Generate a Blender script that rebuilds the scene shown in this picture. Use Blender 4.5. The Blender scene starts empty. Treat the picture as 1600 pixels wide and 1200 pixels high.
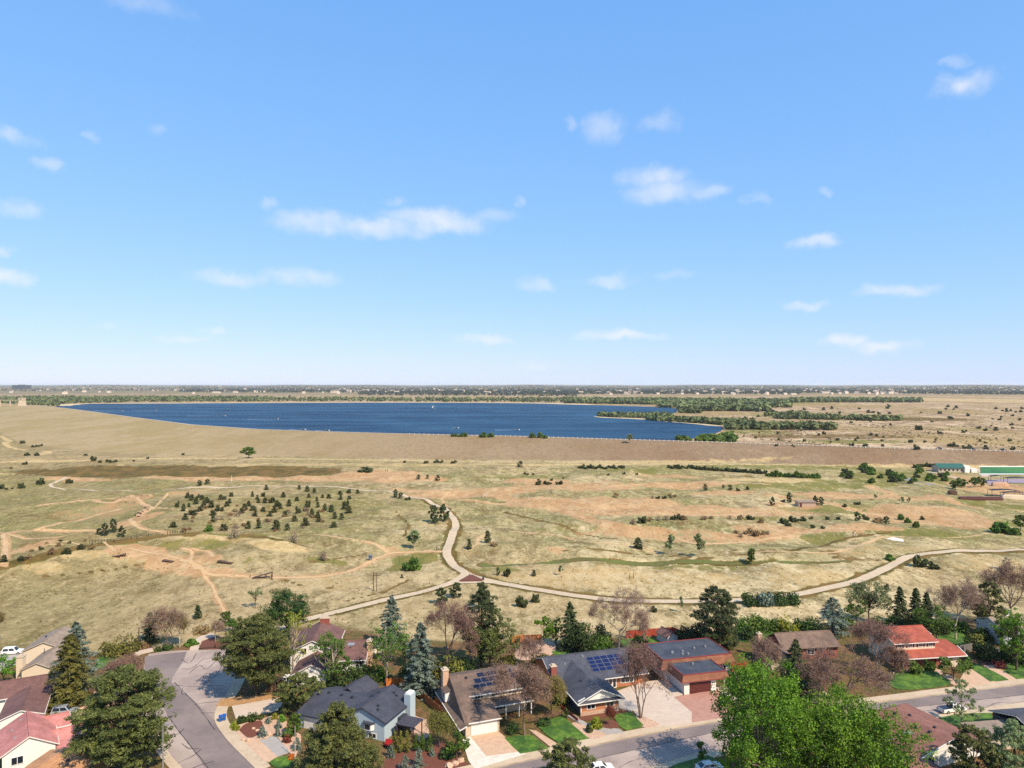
import bpy, bmesh, math, random
import numpy as np
from mathutils import Vector, Matrix

S = bpy.context.scene
C = S.collection
R = math.radians
F, H = 1110.0, 66.0          # focal length in photo pixels, drone height in metres

# ------------------------------------------------------------------ camera
cam = bpy.data.cameras.new('camera'); co = bpy.data.objects.new('camera', cam); C.objects.link(co)
cam.sensor_width = 36; cam.lens = F / 1600 * 36; cam.clip_start = 1; cam.clip_end = 300000
co.location = (0, 0, H); co.rotation_euler = (R(90), 0, 0); S.camera = co

# ------------------------------------------------------------------ exposure
S.render.engine = 'CYCLES'
S.view_settings.view_transform = 'Standard'; S.view_settings.look = 'None'
S.view_settings.exposure = 0.35; S.view_settings.gamma = 1
cy = S.cycles
cy.use_denoising = False; cy.max_bounces = 6; cy.diffuse_bounces = 3; cy.glossy_bounces = 2
cy.transmission_bounces = 3; cy.transparent_max_bounces = 6; cy.volume_bounces = 1
cy.caustics_reflective = False; cy.caustics_refractive = False

# ------------------------------------------------------------------ sun
SUN_EL = R(47); SX, SY = 0.70, -0.714            # horizontal direction towards the sun
sd = bpy.data.lights.new('sun', 'SUN'); so = bpy.data.objects.new('sun', sd); C.objects.link(so)
sd.energy = 4.9; sd.angle = R(0.53); sd.color = (1.0, 0.92, 0.78)
tosun = Vector((SX * math.cos(SUN_EL), SY * math.cos(SUN_EL), math.sin(SUN_EL)))
so.rotation_euler = tosun.to_track_quat('Z', 'Y').to_euler(); so.location = (60, -60, 120)

# ------------------------------------------------------------------ world: sky and small clouds
W = bpy.data.worlds.new('World'); S.world = W; W.use_nodes = True
nt = W.node_tree; nt.nodes.clear()
def nn(tree, typ, **kw):
    n = tree.nodes.new(typ)
    for k, v in kw.items():
        if k.startswith('i_'): n.inputs[int(k[2:])].default_value = v
        else: setattr(n, k, v)
    return n
out = nn(nt, 'ShaderNodeOutputWorld'); bg = nn(nt, 'ShaderNodeBackground', i_1=0.15)
sky = nn(nt, 'ShaderNodeTexSky', sky_type='NISHITA'); sky.sun_disc = False
sky.sun_elevation = SUN_EL; sky.sun_rotation = math.atan2(SX, SY); sky.altitude = 1700
sky.air_density = 1.25; sky.dust_density = 0.6; sky.ozone_density = 1.6
def mth(op, a, b=None, tree=nt, clamp=False):
    n = nn(tree, 'ShaderNodeMath', operation=op); n.use_clamp = clamp
    for i, x in enumerate((a, b)):
        if x is None: continue
        if isinstance(x, (int, float)): n.inputs[i].default_value = x
        else: tree.links.new(x, n.inputs[i])
    return n.outputs[0]
tc = nn(nt, 'ShaderNodeTexCoord'); sep = nn(nt, 'ShaderNodeSeparateXYZ')
nt.links.new(tc.outputs['Generated'], sep.inputs[0])
az = mth('ARCTAN2', sep.outputs[0], sep.outputs[1]); el = mth('ARCSINE', sep.outputs[2])
azf = mth('SUBTRACT', mth('PINGPONG', mth('ADD', az, R(36)), R(72)), R(36))   # the same scattered clouds all round
cmb = nn(nt, 'ShaderNodeCombineXYZ'); nt.links.new(azf, cmb.inputs[0]); nt.links.new(el, cmb.inputs[1])
wn = nn(nt, 'ShaderNodeTexNoise'); wn.inputs['Scale'].default_value = 22; wn.inputs['Detail'].default_value = 6; wn.inputs['Roughness'].default_value = 0.56
nt.links.new(cmb.outputs[0], wn.inputs['Vector'])
wv = nn(nt, 'ShaderNodeVectorMath', operation='MULTIPLY_ADD'); nt.links.new(wn.outputs['Color'], wv.inputs[0])
wv.inputs[1].default_value = (0.085, 0.036, 0)
off = nn(nt, 'ShaderNodeVectorMath', operation='SUBTRACT'); nt.links.new(cmb.outputs[0], off.inputs[0]); off.inputs[1].default_value = (0.0425, 0.018, 0)
nt.links.new(off.outputs[0], wv.inputs[2])
CLOUDS = [(500, 349, 75, 22, .8), (590, 357, 90, 16, .85), (680, 346, 80, 22, .95), (770, 338, 35, 14, .4), (418, 318, 22, 11, .35), (615, 315, 25, 11, .3),
          (1022, 280, 52, 20, .75), (1040, 300, 70, 22, .7), (1100, 300, 35, 13, .45), (1183, 308, 22, 12, .35),
          (945, 200, 38, 24, .55), (885, 192, 14, 16, .4), (1035, 190, 30, 20, .35), (1500, 130, 45, 20, .75), (1535, 120, 35, 24, .5), (1490, 97, 26, 8, .35),
          (365, 434, 62, 16, .6), (470, 432, 55, 18, .65), (10, 433, 40, 18, .9), (22, 329, 48, 16, .6), (25, 217, 34, 17, .5), (74, 260, 22, 15, .45), (5, 390, 20, 12, .6),
          (132, 215, 12, 10, .3), (235, 200, 22, 12, .25), (1277, 381, 42, 15, .8), (843, 442, 32, 12, .6), (950, 438, 45, 14, .6), (1045, 432, 30, 9, .3),
          (1385, 452, 62, 14, .7), (1430, 447, 25, 12, .4), (1252, 477, 34, 10, .8), (967, 525, 60, 11, .95), (758, 532, 42, 12, .95), (285, 530, 42, 9, .55), (335, 518, 30, 9, .5),
          (1330, 533, 40, 13, .9), (1375, 542, 45, 13, .8), (1302, 297, 14, 9, .35), (165, 503, 20, 8, .3), (835, 570, 30, 8, .35), (230, 5, 60, 18, .3), (808, 316, 14, 9, .3)]
def ramp_(x, a, b, lo, hi):
    r_ = nn(nt, 'ShaderNodeMapRange'); nt.links.new(x, r_.inputs[0])
    for i, q in enumerate((a, b, lo, hi)): r_.inputs[i + 1].default_value = q
    return r_.outputs[0]
acc = None
for x, y, rx, ry, amp in CLOUDS:
    a0 = math.atan((x - 800) / F); e0 = math.atan((600 - y) / math.hypot(F, x - 800)); k = math.cos(a0)
    s1 = nn(nt, 'ShaderNodeVectorMath', operation='SUBTRACT'); nt.links.new(wv.outputs[0], s1.inputs[0]); s1.inputs[1].default_value = (a0, e0, 0)
    s2 = nn(nt, 'ShaderNodeVectorMath', operation='MULTIPLY'); nt.links.new(s1.outputs[0], s2.inputs[0])
    s2.inputs[1].default_value = (F / rx / k / k * .95, F / ry / k * 1.2, 0)
    s3 = nn(nt, 'ShaderNodeVectorMath', operation='LENGTH'); nt.links.new(s2.outputs[0], s3.inputs[0])
    mr = nn(nt, 'ShaderNodeMapRange'); mr.interpolation_type = 'SMOOTHSTEP'
    nt.links.new(s3.outputs['Value'], mr.inputs[0]); mr.inputs[1].default_value = 1.35; mr.inputs[2].default_value = 0.1; mr.inputs[3].default_value = 0; mr.inputs[4].default_value = amp
    acc = mr.outputs[0] if acc is None else mth('MAXIMUM', acc, mr.outputs[0])
fn = nn(nt, 'ShaderNodeTexNoise'); fn.inputs['Scale'].default_value = 26; fn.inputs['Detail'].default_value = 6; fn.inputs['Roughness'].default_value = .55; nt.links.new(cmb.outputs[0], fn.inputs['Vector'])
cf = mth('MULTIPLY', mth('MULTIPLY', acc, ramp_(fn.outputs['Fac'], .3, .66, .5, 1.05)), .84, clamp=True)
spc = nn(nt, 'ShaderNodeSeparateColor'); nt.links.new(sky.outputs[0], spc.inputs[0]); cmc = nn(nt, 'ShaderNodeCombineColor')   # film response of the bright May sky
for i_, (g_, k_) in enumerate(((0.66, 0.94), (0.43, 1.80), (0.24, 3.65))): nt.links.new(mth('MULTIPLY', mth('POWER', spc.outputs[i_], g_), k_), cmc.inputs[i_])
mx = nn(nt, 'ShaderNodeMix', data_type='RGBA'); nt.links.new(cf, mx.inputs[0]); nt.links.new(cmc.outputs[0], mx.inputs[6])
mx.inputs[7].default_value = (4.8, 4.95, 5.25, 1)
nt.links.new(mx.outputs[2], bg.inputs[0]); nt.links.new(bg.outputs[0], out.inputs[0])

# ------------------------------------------------------------------ helpers: objects
def link(name, me, mat=None, parent=None):
    o = bpy.data.objects.new(name, me); C.objects.link(o)
    if me is not None and mat is not None:
        for m in (mat if isinstance(mat, (list, tuple)) else [mat]): me.materials.append(m)
    if parent is not None: o.parent = parent
    return o
def tag(o, label=None, cat=None, group=None, kind=None):
    for k, v in (('label', label), ('category', cat), ('group', group), ('kind', kind)):
        if v: o[k] = v
    return o
def thing(name, label, cat, loc=(0, 0, 0), rz=0.0, group=None, sc=None):
    o = bpy.data.objects.new(name, None); C.objects.link(o); o.empty_display_size = 0.5
    o.location = loc; o.rotation_euler = (0, 0, rz)
    if sc: o.scale = sc if isinstance(sc, (tuple, list)) else (sc, sc, sc)
    return tag(o, label, cat, group)
def copy_tree(o, parent=None, loc=None, rz=None, sc=None, label=None):
    c = o.copy(); C.objects.link(c); c.parent = parent
    if loc is not None: c.location = loc
    if rz is not None: c.rotation_euler = (0, 0, rz)
    if sc is not None: c.scale = sc if isinstance(sc, (tuple, list)) else (sc, sc, sc)
    if label: c['label'] = label
    for ch in list(o.children): copy_tree(ch, c)
    return c
def npmesh(name, v, faces, k, tint=None, smooth=False):
    """faces: (n,k) int array"""
    me = bpy.data.meshes.new(name); v = np.asarray(v, np.float32); faces = np.asarray(faces, np.int32); n = len(faces)
    me.vertices.add(len(v)); me.vertices.foreach_set('co', v.ravel())
    me.loops.add(n * k); me.loops.foreach_set('vertex_index', faces.ravel())
    me.polygons.add(n); me.polygons.foreach_set('loop_start', np.arange(n, dtype=np.int32) * k)
    if tint is not None:
        a = me.attributes.new('tint', 'FLOAT', 'FACE'); a.data.foreach_set('value', np.asarray(tint, np.float32))
    if smooth: me.polygons.foreach_set('use_smooth', np.ones(n, bool))
    me.update(calc_edges=True)
    return me
class MB:
    """collects simple solids into one mesh"""
    def __init__(s): s.v = []; s.f = []; s.m = []; s.cur = 0
    def mat(s, i): s.cur = i; return s
    def add(s, vs, fs):
        b = len(s.v); s.v += [tuple(p) for p in vs]; s.f += [tuple(b + i for i in f) for f in fs]; s.m += [s.cur] * len(fs); return s
    def box(s, x0, x1, y0, y1, z0, z1):
        return s.add([(x0, y0, z0), (x1, y0, z0), (x1, y1, z0), (x0, y1, z0), (x0, y0, z1), (x1, y0, z1), (x1, y1, z1), (x0, y1, z1)],
                     [(3, 2, 1, 0), (4, 5, 6, 7), (0, 1, 5, 4), (1, 2, 6, 5), (2, 3, 7, 6), (3, 0, 4, 7)])
    def prism(s, poly, z0, z1):
        n = len(poly); a = sum(poly[i][0] * poly[(i + 1) % n][1] - poly[(i + 1) % n][0] * poly[i][1] for i in range(n))
        if a < 0: poly = poly[::-1]
        vs = [(p[0], p[1], z0) for p in poly] + [(p[0], p[1], z1) for p in poly]
        return s.add(vs, [tuple(range(n - 1, -1, -1)), tuple(range(n, 2 * n))] + [(i, (i + 1) % n, n + (i + 1) % n, n + i) for i in range(n)])
    def slab(s, pts, t):
        """planar polygon in 3D, thickened downwards"""
        p = [Vector(q) for q in pts]; nrm = Vector((0, 0, 0))
        for i in range(len(p)): nrm += (p[i] - p[0]).cross(p[(i + 1) % len(p)] - p[0])
        nrm.normalize()
        if nrm.z < 0: p = p[::-1]; nrm = -nrm
        n = len(p); vs = p + [q - nrm * t for q in p]
        return s.add(vs, [tuple(range(n)), tuple(range(2 * n - 1, n - 1, -1))] + [(i, n + i, n + (i + 1) % n, (i + 1) % n) for i in range(n)])
    def tube(s, pts, rad, k=6, cap=True):
        pts = [Vector(p) for p in pts]; rad = rad if isinstance(rad, (list, tuple)) else [rad] * len(pts); b = len(s.v); ring = []
        for i, p in enumerate(pts):
            d = (pts[min(i + 1, len(pts) - 1)] - pts[max(i - 1, 0)]).normalized()
            u = d.orthogonal().normalized(); w = d.cross(u)
            ring += [p + (u * math.cos(2 * math.pi * j / k) + w * math.sin(2 * math.pi * j / k)) * rad[i] for j in range(k)]
        fs = [(i * k + j, i * k + (j + 1) % k, (i + 1) * k + (j + 1) % k, (i + 1) * k + j) for i in range(len(pts) - 1) for j in range(k)]
        if cap: fs += [tuple(range(k - 1, -1, -1)), tuple((len(pts) - 1) * k + j for j in range(k))]
        return s.add(ring, fs)
    def build(s, name, mat=None, parent=None, bevel=0):
        me = bpy.data.meshes.new(name); me.from_pydata(s.v, [], s.f)
        if any(s.m): me.polygons.foreach_set('material_index', s.m)
        o = link(name, me, mat, parent)
        if bevel:
            md = o.modifiers.new('bevel', 'BEVEL'); md.width = bevel; md.segments = 2; md.limit_method = 'ANGLE'
        return o

# ------------------------------------------------------------------ helpers: materials
MATS = {}
def newmat(name):
    m = bpy.data.materials.new(name); m.use_nodes = True; t = m.node_tree; t.nodes.clear()
    o = nn(t, 'ShaderNodeOutputMaterial'); b = nn(t, 'ShaderNodeBsdfPrincipled'); t.links.new(b.outputs[0], o.inputs[0])
    MATS[name] = m
    return m, t, b, o
def rgba(c): return (c[0], c[1], c[2], 1)
def srgb(r, g, b):
    f = lambda c: ((c / 255 + 0.055) / 1.055) ** 2.4 if c > 10 else c / 255 / 12.92
    return (f(r) * .95, f(g) * .87, f(b) * .77)      # as photographed -> surface colour (the sky adds its blue)
def noise(t, scale, detail=5, rough=0.6, vec=None, dim='3D'):
    n = nn(t, 'ShaderNodeTexNoise'); n.inputs['Scale'].default_value = scale; n.inputs['Detail'].default_value = detail; n.inputs['Roughness'].default_value = rough
    if vec is not None: t.links.new(vec, n.inputs['Vector'])
    return n.outputs['Fac']
def ramp(t, fac, a, b, lo=0.0, hi=1.0):
    m = nn(t, 'ShaderNodeMapRange'); t.links.new(fac, m.inputs[0]); m.inputs[1].default_value = a; m.inputs[2].default_value = b; m.inputs[3].default_value = lo; m.inputs[4].default_value = hi
    return m.outputs[0]
def mixc(t, fac, a, b, bt='MIX'):
    m = nn(t, 'ShaderNodeMix', data_type='RGBA', blend_type=bt)
    for i, x in ((0, fac), (6, a), (7, b)):
        if isinstance(x, (int, float)): m.inputs[i].default_value = x
        elif isinstance(x, tuple): m.inputs[i].default_value = rgba(x)
        else: t.links.new(x, m.inputs[i])
    return m.outputs[2]
def wpos(t): return nn(t, 'ShaderNodeNewGeometry').outputs['Position']
def opos(t): return nn(t, 'ShaderNodeTexCoord').outputs['Object']
def bump(t, b, h, strength, dist):
    n = nn(t, 'ShaderNodeBump'); n.inputs['Strength'].default_value = strength; n.inputs['Distance'].default_value = dist
    t.links.new(h, n.inputs['Height']); t.links.new(n.outputs[0], b.inputs['Normal'])
def surf(name, c1, c2=None, scale=1.5, rough=0.85, detail=6, lo=0.35, hi=0.65, bs=0.0, bd=0.02, vec='w', metal=0, c3=None, s3=0.12, stain=0.0):
    """two-tone noisy surface, with an optional large-scale third tone"""
    m, t, b, o = newmat(name); c2 = c2 or tuple(x * 0.8 for x in c1); v = wpos(t) if vec == 'w' else opos(t)
    n = noise(t, scale, detail, 0.65, v); col = mixc(t, ramp(t, n, lo, hi), c1, c2)
    if c3: col = mixc(t, ramp(t, noise(t, s3, 3, 0.6, v), 0.42, 0.62), col, c3)
    if stain:
        col = mixc(t, ramp(t, noise(t, .45, 6, .72, v), .55, .68, 0, stain), col, tuple(x * .55 for x in c1)); col = mixc(t, ramp(t, noise(t, .2, 5, .7, v), .56, .7, 0, stain * .8), col, tuple(min(1, x * 1.25) for x in c1))
    t.links.new(col, b.inputs['Base Color']); b.inputs['Roughness'].default_value = rough; b.inputs['Metallic'].default_value = metal
    if bs: bump(t, b, n, bs, bd)
    return m
def shingle(name, c1, c2, course=0.22, rough=0.9):
    m, t, b, o = newmat(name); v = opos(t)
    n = noise(t, 0.5, 5, 0.7, v); n2 = noise(t, 3.2, 5, 0.75, v); n4 = noise(t, 0.16, 5, .7, v)
    w = nn(t, 'ShaderNodeTexWave', wave_type='BANDS', bands_direction='Z', wave_profile='SAW'); w.inputs['Scale'].default_value = 0.5 / course; w.inputs['Distortion'].default_value = 0.6; w.inputs['Detail'].default_value = 1
    t.links.new(v, w.inputs['Vector'])
    col = mixc(t, ramp(t, n, 0.42, 0.58), c1, c2); col = mixc(t, ramp(t, n2, 0.45, 0.66, 0, 0.6), col, tuple(x * 0.6 for x in c1)); col = mixc(t, ramp(t, n2, 0.46, 0.34, 0, 0.5), col, tuple(min(1, x * 1.35) for x in c1)); col = mixc(t, ramp(t, n4, .5, .64, 0, .5), col, tuple(x * .68 for x in c2))
    t.links.new(col, b.inputs['Base Color']); b.inputs['Roughness'].default_value = rough
    ad = mth('ADD', w.outputs['Fac'], mth('MULTIPLY', n2, 0.8, t), t)
    bump(t, b, ad, 0.5, 0.03)
    return m
def brickmat(name, c1, c2, mortar, scale=1.0):
    m, t, b, o = newmat(name); v = opos(t); mp = nn(t, 'ShaderNodeMapping'); mp.inputs['Rotation'].default_value = (R(90), 0, 0); t.links.new(v, mp.inputs[0])
    k = nn(t, 'ShaderNodeTexBrick'); k.inputs['Scale'].default_value = 4 * scale; t.links.new(mp.outputs[0], k.inputs['Vector'])
    for i, c in ((1, c1), (2, c2), (3, mortar)): k.inputs[i].default_value = rgba(c)
    k.inputs['Mortar Size'].default_value = 0.012
    col = mixc(t, ramp(t, noise(t, 0.9, 4, 0.6, v), 0.35, 0.7, 0, 0.35), k.outputs[0], tuple(x * 0.6 for x in c1))
    t.links.new(col, b.inputs['Base Color']); b.inputs['Roughness'].default_value = 0.9
    return m
def leafmat(name, ca, cb, trans=0.3, rough=0.7):
    m, t, b, o = newmat(name)
    at = nn(t, 'ShaderNodeAttribute', attribute_name='tint'); oi = nn(t, 'ShaderNodeObjectInfo')
    col = mixc(t, at.outputs['Fac'], ca, cb)
    hs = nn(t, 'ShaderNodeHueSaturation'); t.links.new(col, hs.inputs['Color'])
    t.links.new(ramp(t, oi.outputs['Random'], 0, 1, 0.485, 0.515), hs.inputs['Hue']); t.links.new(ramp(t, oi.outputs['Random'], 0, 1, 0.85, 1.15), hs.inputs['Value'])
    t.links.new(hs.outputs[0], b.inputs['Base Color']); b.inputs['Roughness'].default_value = rough; b.inputs['Specular IOR Level'].default_value = 0.25
    if trans:
        tr = nn(t, 'ShaderNodeBsdfTranslucent'); t.links.new(hs.outputs[0], tr.inputs[0])
        ms = nn(t, 'ShaderNodeMixShader'); ms.inputs[0].default_value = trans
        t.links.new(b.outputs[0], ms.inputs[1]); t.links.new(tr.outputs[0], ms.inputs[2]); t.links.new(ms.outputs[0], o.inputs[0])
    return m
def flat(name, c, rough=0.6, metal=0, spec=0.5, vary=0.12, scale=3):
    m, t, b, o = newmat(name)
    t.links.new(mixc(t, ramp(t, noise(t, scale, 4, 0.6, opos(t)), 0.35, 0.7), c, tuple(x * (1 - vary) for x in c)), b.inputs['Base Color'])
    b.inputs['Roughness'].default_value = rough; b.inputs['Metallic'].default_value = metal; b.inputs['Specular IOR Level'].default_value = spec
    return m
# ------------------------------------------------------------------ terrain
rs = np.random.RandomState(7)
def ss(x, a, b):
    t = np.clip((x - a) / (b - a), 0, 1); return t * t * (3 - 2 * t)
_w = [(2 * math.pi / l, th, ph, am) for l, th, ph, am in zip(rs.uniform(24, 130, 14), rs.uniform(0, 6.28, 14), rs.uniform(0, 6.28, 14), rs.uniform(.5, 1, 14))]
def sines(X, Y, ws=_w):
    return sum(am * np.sin(k * (X * math.cos(th) + Y * math.sin(th)) + ph) for k, th, ph, am in ws) / 5.0
BASE = np.array([(-900, 650), (-300, 660), (0, 676), (40, 696), (100, 700), (150, 706), (250, 710), (400, 712), (600, 717), (800, 719), (1000, 720), (1200, 724), (1400, 731), (1600, 739), (2400, 762)], float)
CREST = np.array([(-900, 618), (-300, 624), (0, 629.5), (30, 632), (60, 634), (100, 637.5), (150, 644), (200, 651), (250, 657.5), (300, 664), (400, 671), (500, 674.5), (600, 677.5), (700, 680), (800, 682), (1000, 688), (1200, 694), (1400, 701), (1600, 706), (2400, 722)], float)
ZC, ZF = 12.0, 9.0
def dam_lines(X, Y):
    u = 800 + F * X / np.maximum(Y, 1)
    return F * H / (np.interp(u, BASE[:, 0], BASE[:, 1]) - 600), F * (H - ZC) / (np.interp(u, CREST[:, 0], CREST[:, 1]) - 600)
def height(X, Y):
    X = np.asarray(X, float); Y = np.asarray(Y, float)
    yb, yc = dam_lines(X, Y)
    und = (sines(X, Y) * 1.5 + sines(X * 2.7 + 50, Y * 2.3) * .45) * ss(Y, 190, 280) * (1 - ss(Y, yb - 90, yb - 10))
    und = und - 1.1 * np.exp(-((Y - 262 - 4 * np.sin(X / 31.0)) / 2.6) ** 2) * ss(X, -16, -6) * (1 - ss(X, 95, 130)) - .9 * np.exp(-((Y - 318 - 9 * np.sin(X / 47.0 + 1)) / 3.2) ** 2) * ss(X, -260, -240) * (1 - ss(X, -60, -30)) - .8 * np.exp(-((Y - 372 - 12 * np.sin(X / 60.0)) / 4) ** 2) * ss(X, 30, 60) * (1 - ss(X, 210, 240))
    yr = np.interp(X, [-260, -215, -173, -159, -137, -118, -100, -78, -60], [215, 225, 241, 263, 288, 291, 284, 272, 266]); dr = Y - yr
    mound = (6.4 * ss(X, -300, -200) * (1 - ss(X, -112, -58))) * np.exp(-(dr / np.where(dr > 0, 8.5, 36)) ** 2) + 1.6 * np.exp(-((X + 40) / 40) ** 2 - ((Y - 305) / 22) ** 2) + 2.0 * np.exp(-((X + 165) / 40) ** 2 - ((Y - 395) / 18) ** 2) + 1.8 * np.exp(-((X - 60) / 60) ** 2 - ((Y - 330) / 14) ** 2)
    t = np.clip((Y - yb) / np.maximum(yc - yb, 1), 0, 1)
    face = ZC * (0.75 * t + 0.25 * t * t * (3 - 2 * t))
    back = (ZC - ZF) * ss(Y, yc + 9, yc + 34)
    d = np.hypot(X, Y); aa = np.arctan2(X, np.maximum(Y, 1))
    far = ss(d, 5000, 15000) * (14 + 9 * np.sin(aa * 23 + 1) + 6 * np.sin(aa * 57)) + ss(d, 700, 2200) * 0.8 * np.sin(X / 170.0) * np.sin(Y / 210.0 + 1) * (Y > yc + 200) * 0
    return und + mound + face - back * (Y > yc) + far
_ym = np.concatenate([np.geomspace(60, 4000, 2600), np.geomspace(4010, 45000, 900)])
def G(px, py):
    """where the line of sight of a photo pixel meets the ground"""
    a = (px - 800) / F; s = (py - 600) / F
    hz = height(a * _ym, _ym); ray = H - s * _ym
    i = int(np.argmax(ray <= hz)) or len(_ym) - 1
    y0, y1 = _ym[i - 1], _ym[i]; d0 = ray[i - 1] - hz[i - 1]; d1 = ray[i] - hz[i]
    y = y0 + (y1 - y0) * (d0 / (d0 - d1) if d0 != d1 else 0)
    return Vector((a * y, y, float(height(a * y, y))))
def P(px, py, z=0.0):
    y = F * (H - z) / (py - 600); return Vector(((px - 800) * y / F, y, z))
def smooth_line(pts, step=2.0):
    p = [Vector(q) for q in pts]; p = [p[0] * 2 - p[1]] + p + [p[-1] * 2 - p[-2]]; o = []
    for i in range(1, len(p) - 2):
        n = max(2, int((p[i + 1] - p[i]).length / step))
        for j in range(n):
            t = j / n; a, b, c, d = p[i - 1], p[i], p[i + 1], p[i + 2]
            o.append(0.5 * (2 * b + (c - a) * t + (2 * a - 5 * b + 4 * c - d) * t * t + (3 * b - a - 3 * c + d) * t ** 3))
    o.append(p[-2]); return o

# what covers the open ground: bare dirt, green growth, dark scrub, pale sand (photo pixel, half sizes in pixels, amount)
DIRT = [(590, 742, 70, 8, .9), (640, 748, 60, 6, .7), (510, 749, 70, 5, .9), (330, 748, 120, 4, .75), (960, 787, 110, 11, .8), (850, 785, 70, 9, .8), (1010, 798, 110, 8, .75), (1110, 792, 80, 7, .6), (1070, 760, 90, 5, .6), (830, 752, 60, 4, .7),
        (1360, 777, 110, 5, .8), (1300, 772, 80, 4, .6), (1440, 805, 85, 17, .75), (1500, 815, 60, 12, .6), (1365, 822, 50, 6, .8), (1490, 785, 14, 13, .8), (1290, 827, 80, 4, .6), (1150, 840, 110, 8, .5), (1200, 825, 80, 5, .5), (215, 862, 48, 9, .85), (285, 878, 60, 9, .75), (325, 893, 60, 5, .7), (205, 778, 30, 5, .7), (215, 812, 22, 14, .7), (50, 855, 18, 14, .6),
        (120, 750, 60, 3, .6), (720, 776, 90, 5, .6), (1040, 745, 70, 3, .5), (1130, 770, 60, 4, .5), (870, 857, 20, 4, .8), (610, 862, 14, 6, .9), (300, 770, 60, 4, .4), (1560, 765, 60, 16, .75), (1500, 745, 40, 5, .5), (770, 765, 80, 6, .5), (900, 760, 120, 9, .5), (1180, 800, 120, 9, .45), (1010, 835, 120, 8, .45), (1240, 790, 60, 6, .4), (160, 800, 70, 14, .35)]
GREEN = [(300, 852, 70, 8, .5), (1050, 885, 250, 4, .5), (760, 890, 60, 6, .55), (600, 890, 60, 8, .45), (1100, 625, 180, 8, .6), (1300, 650, 160, 10, .5), (1180, 675, 60, 6, .6), (1330, 690, 110, 5, .6), (1500, 670, 60, 3, .5), (900, 830, 90, 8, .4), (500, 790, 120, 18, .35), (820, 745, 90, 6, .5), (1330, 755, 100, 8, .6), (650, 874, 40, 8, .9), (510, 876, 30, 4, .8), (390, 872, 14, 4, .6), (1300, 797, 110, 8, .7), (1230, 760, 120, 7, .55), (1290, 842, 45, 9, .6), (1430, 832, 90, 7, .75), (1540, 790, 50, 12, .6), (1560, 815, 60, 14, .5), (1000, 735, 70, 4, .6), (960, 765, 60, 5, .45), (1180, 730, 220, 5, .55), (1410, 745, 110, 12, .6), (1490, 835, 90, 6, .4), (300, 858, 50, 7, .35), (700, 1003, 900, 12, .35), (850, 760, 40, 4, .4), (1200, 810, 70, 7, .5), (230, 742, 200, 4, .35), (60, 738, 60, 3, .35), (1220, 875, 90, 8, .25), (740, 955, 60, 8, .2), (1470, 815, 60, 9, .4), (180, 848, 60, 4, .5), (420, 838, 60, 5, .3)]
DARK = [(250, 736, 240, 9, 1.1), (430, 735, 110, 8, 1.1), (130, 742, 90, 4, .9), (560, 743, 40, 3, .4), (850, 843, 110, 14, .25), (120, 805, 90, 14, .3), (900, 800, 50, 8, .15), (1000, 790, 60, 3, .3), (1200, 860, 140, 6, .4), (1330, 873, 50, 3, .6), (90, 850, 80, 8, .3), (1050, 845, 140, 5, .3), (400, 800, 140, 22, .3), (1430, 655, 100, 3.5, .7), (1300, 682, 170, 5, .6), (1500, 640, 90, 3, .4), (880, 745, 60, 3, .35), (1130, 745, 80, 3, .35), (700, 760, 30, 2, .3), (1100, 820, 140, 6, .3), (240, 930, 110, 22, .2)]
PALE = [(140, 868, 120, 6, .55), (330, 838, 90, 4, .6), (60, 885, 60, 6, .5), (440, 850, 50, 10, .9), (1210, 750, 95, 5, .8), (970, 905, 250, 20, .5), (1270, 905, 100, 25, .5), (700, 850, 60, 40, .25), (1370, 857, 130, 10, .4), (1480, 690, 140, 8, .4), (1500, 625, 120, 5, .5), (650, 950, 120, 20, .3), (520, 910, 70, 14, .4), (550, 725, 300, 3, .5), (1030, 722, 250, 2, .6), (1330, 618, 60, 3, .4), (60, 718, 80, 3, .5), (1560, 880, 90, 16, .5), (340, 850, 110, 8, .3)]
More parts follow.
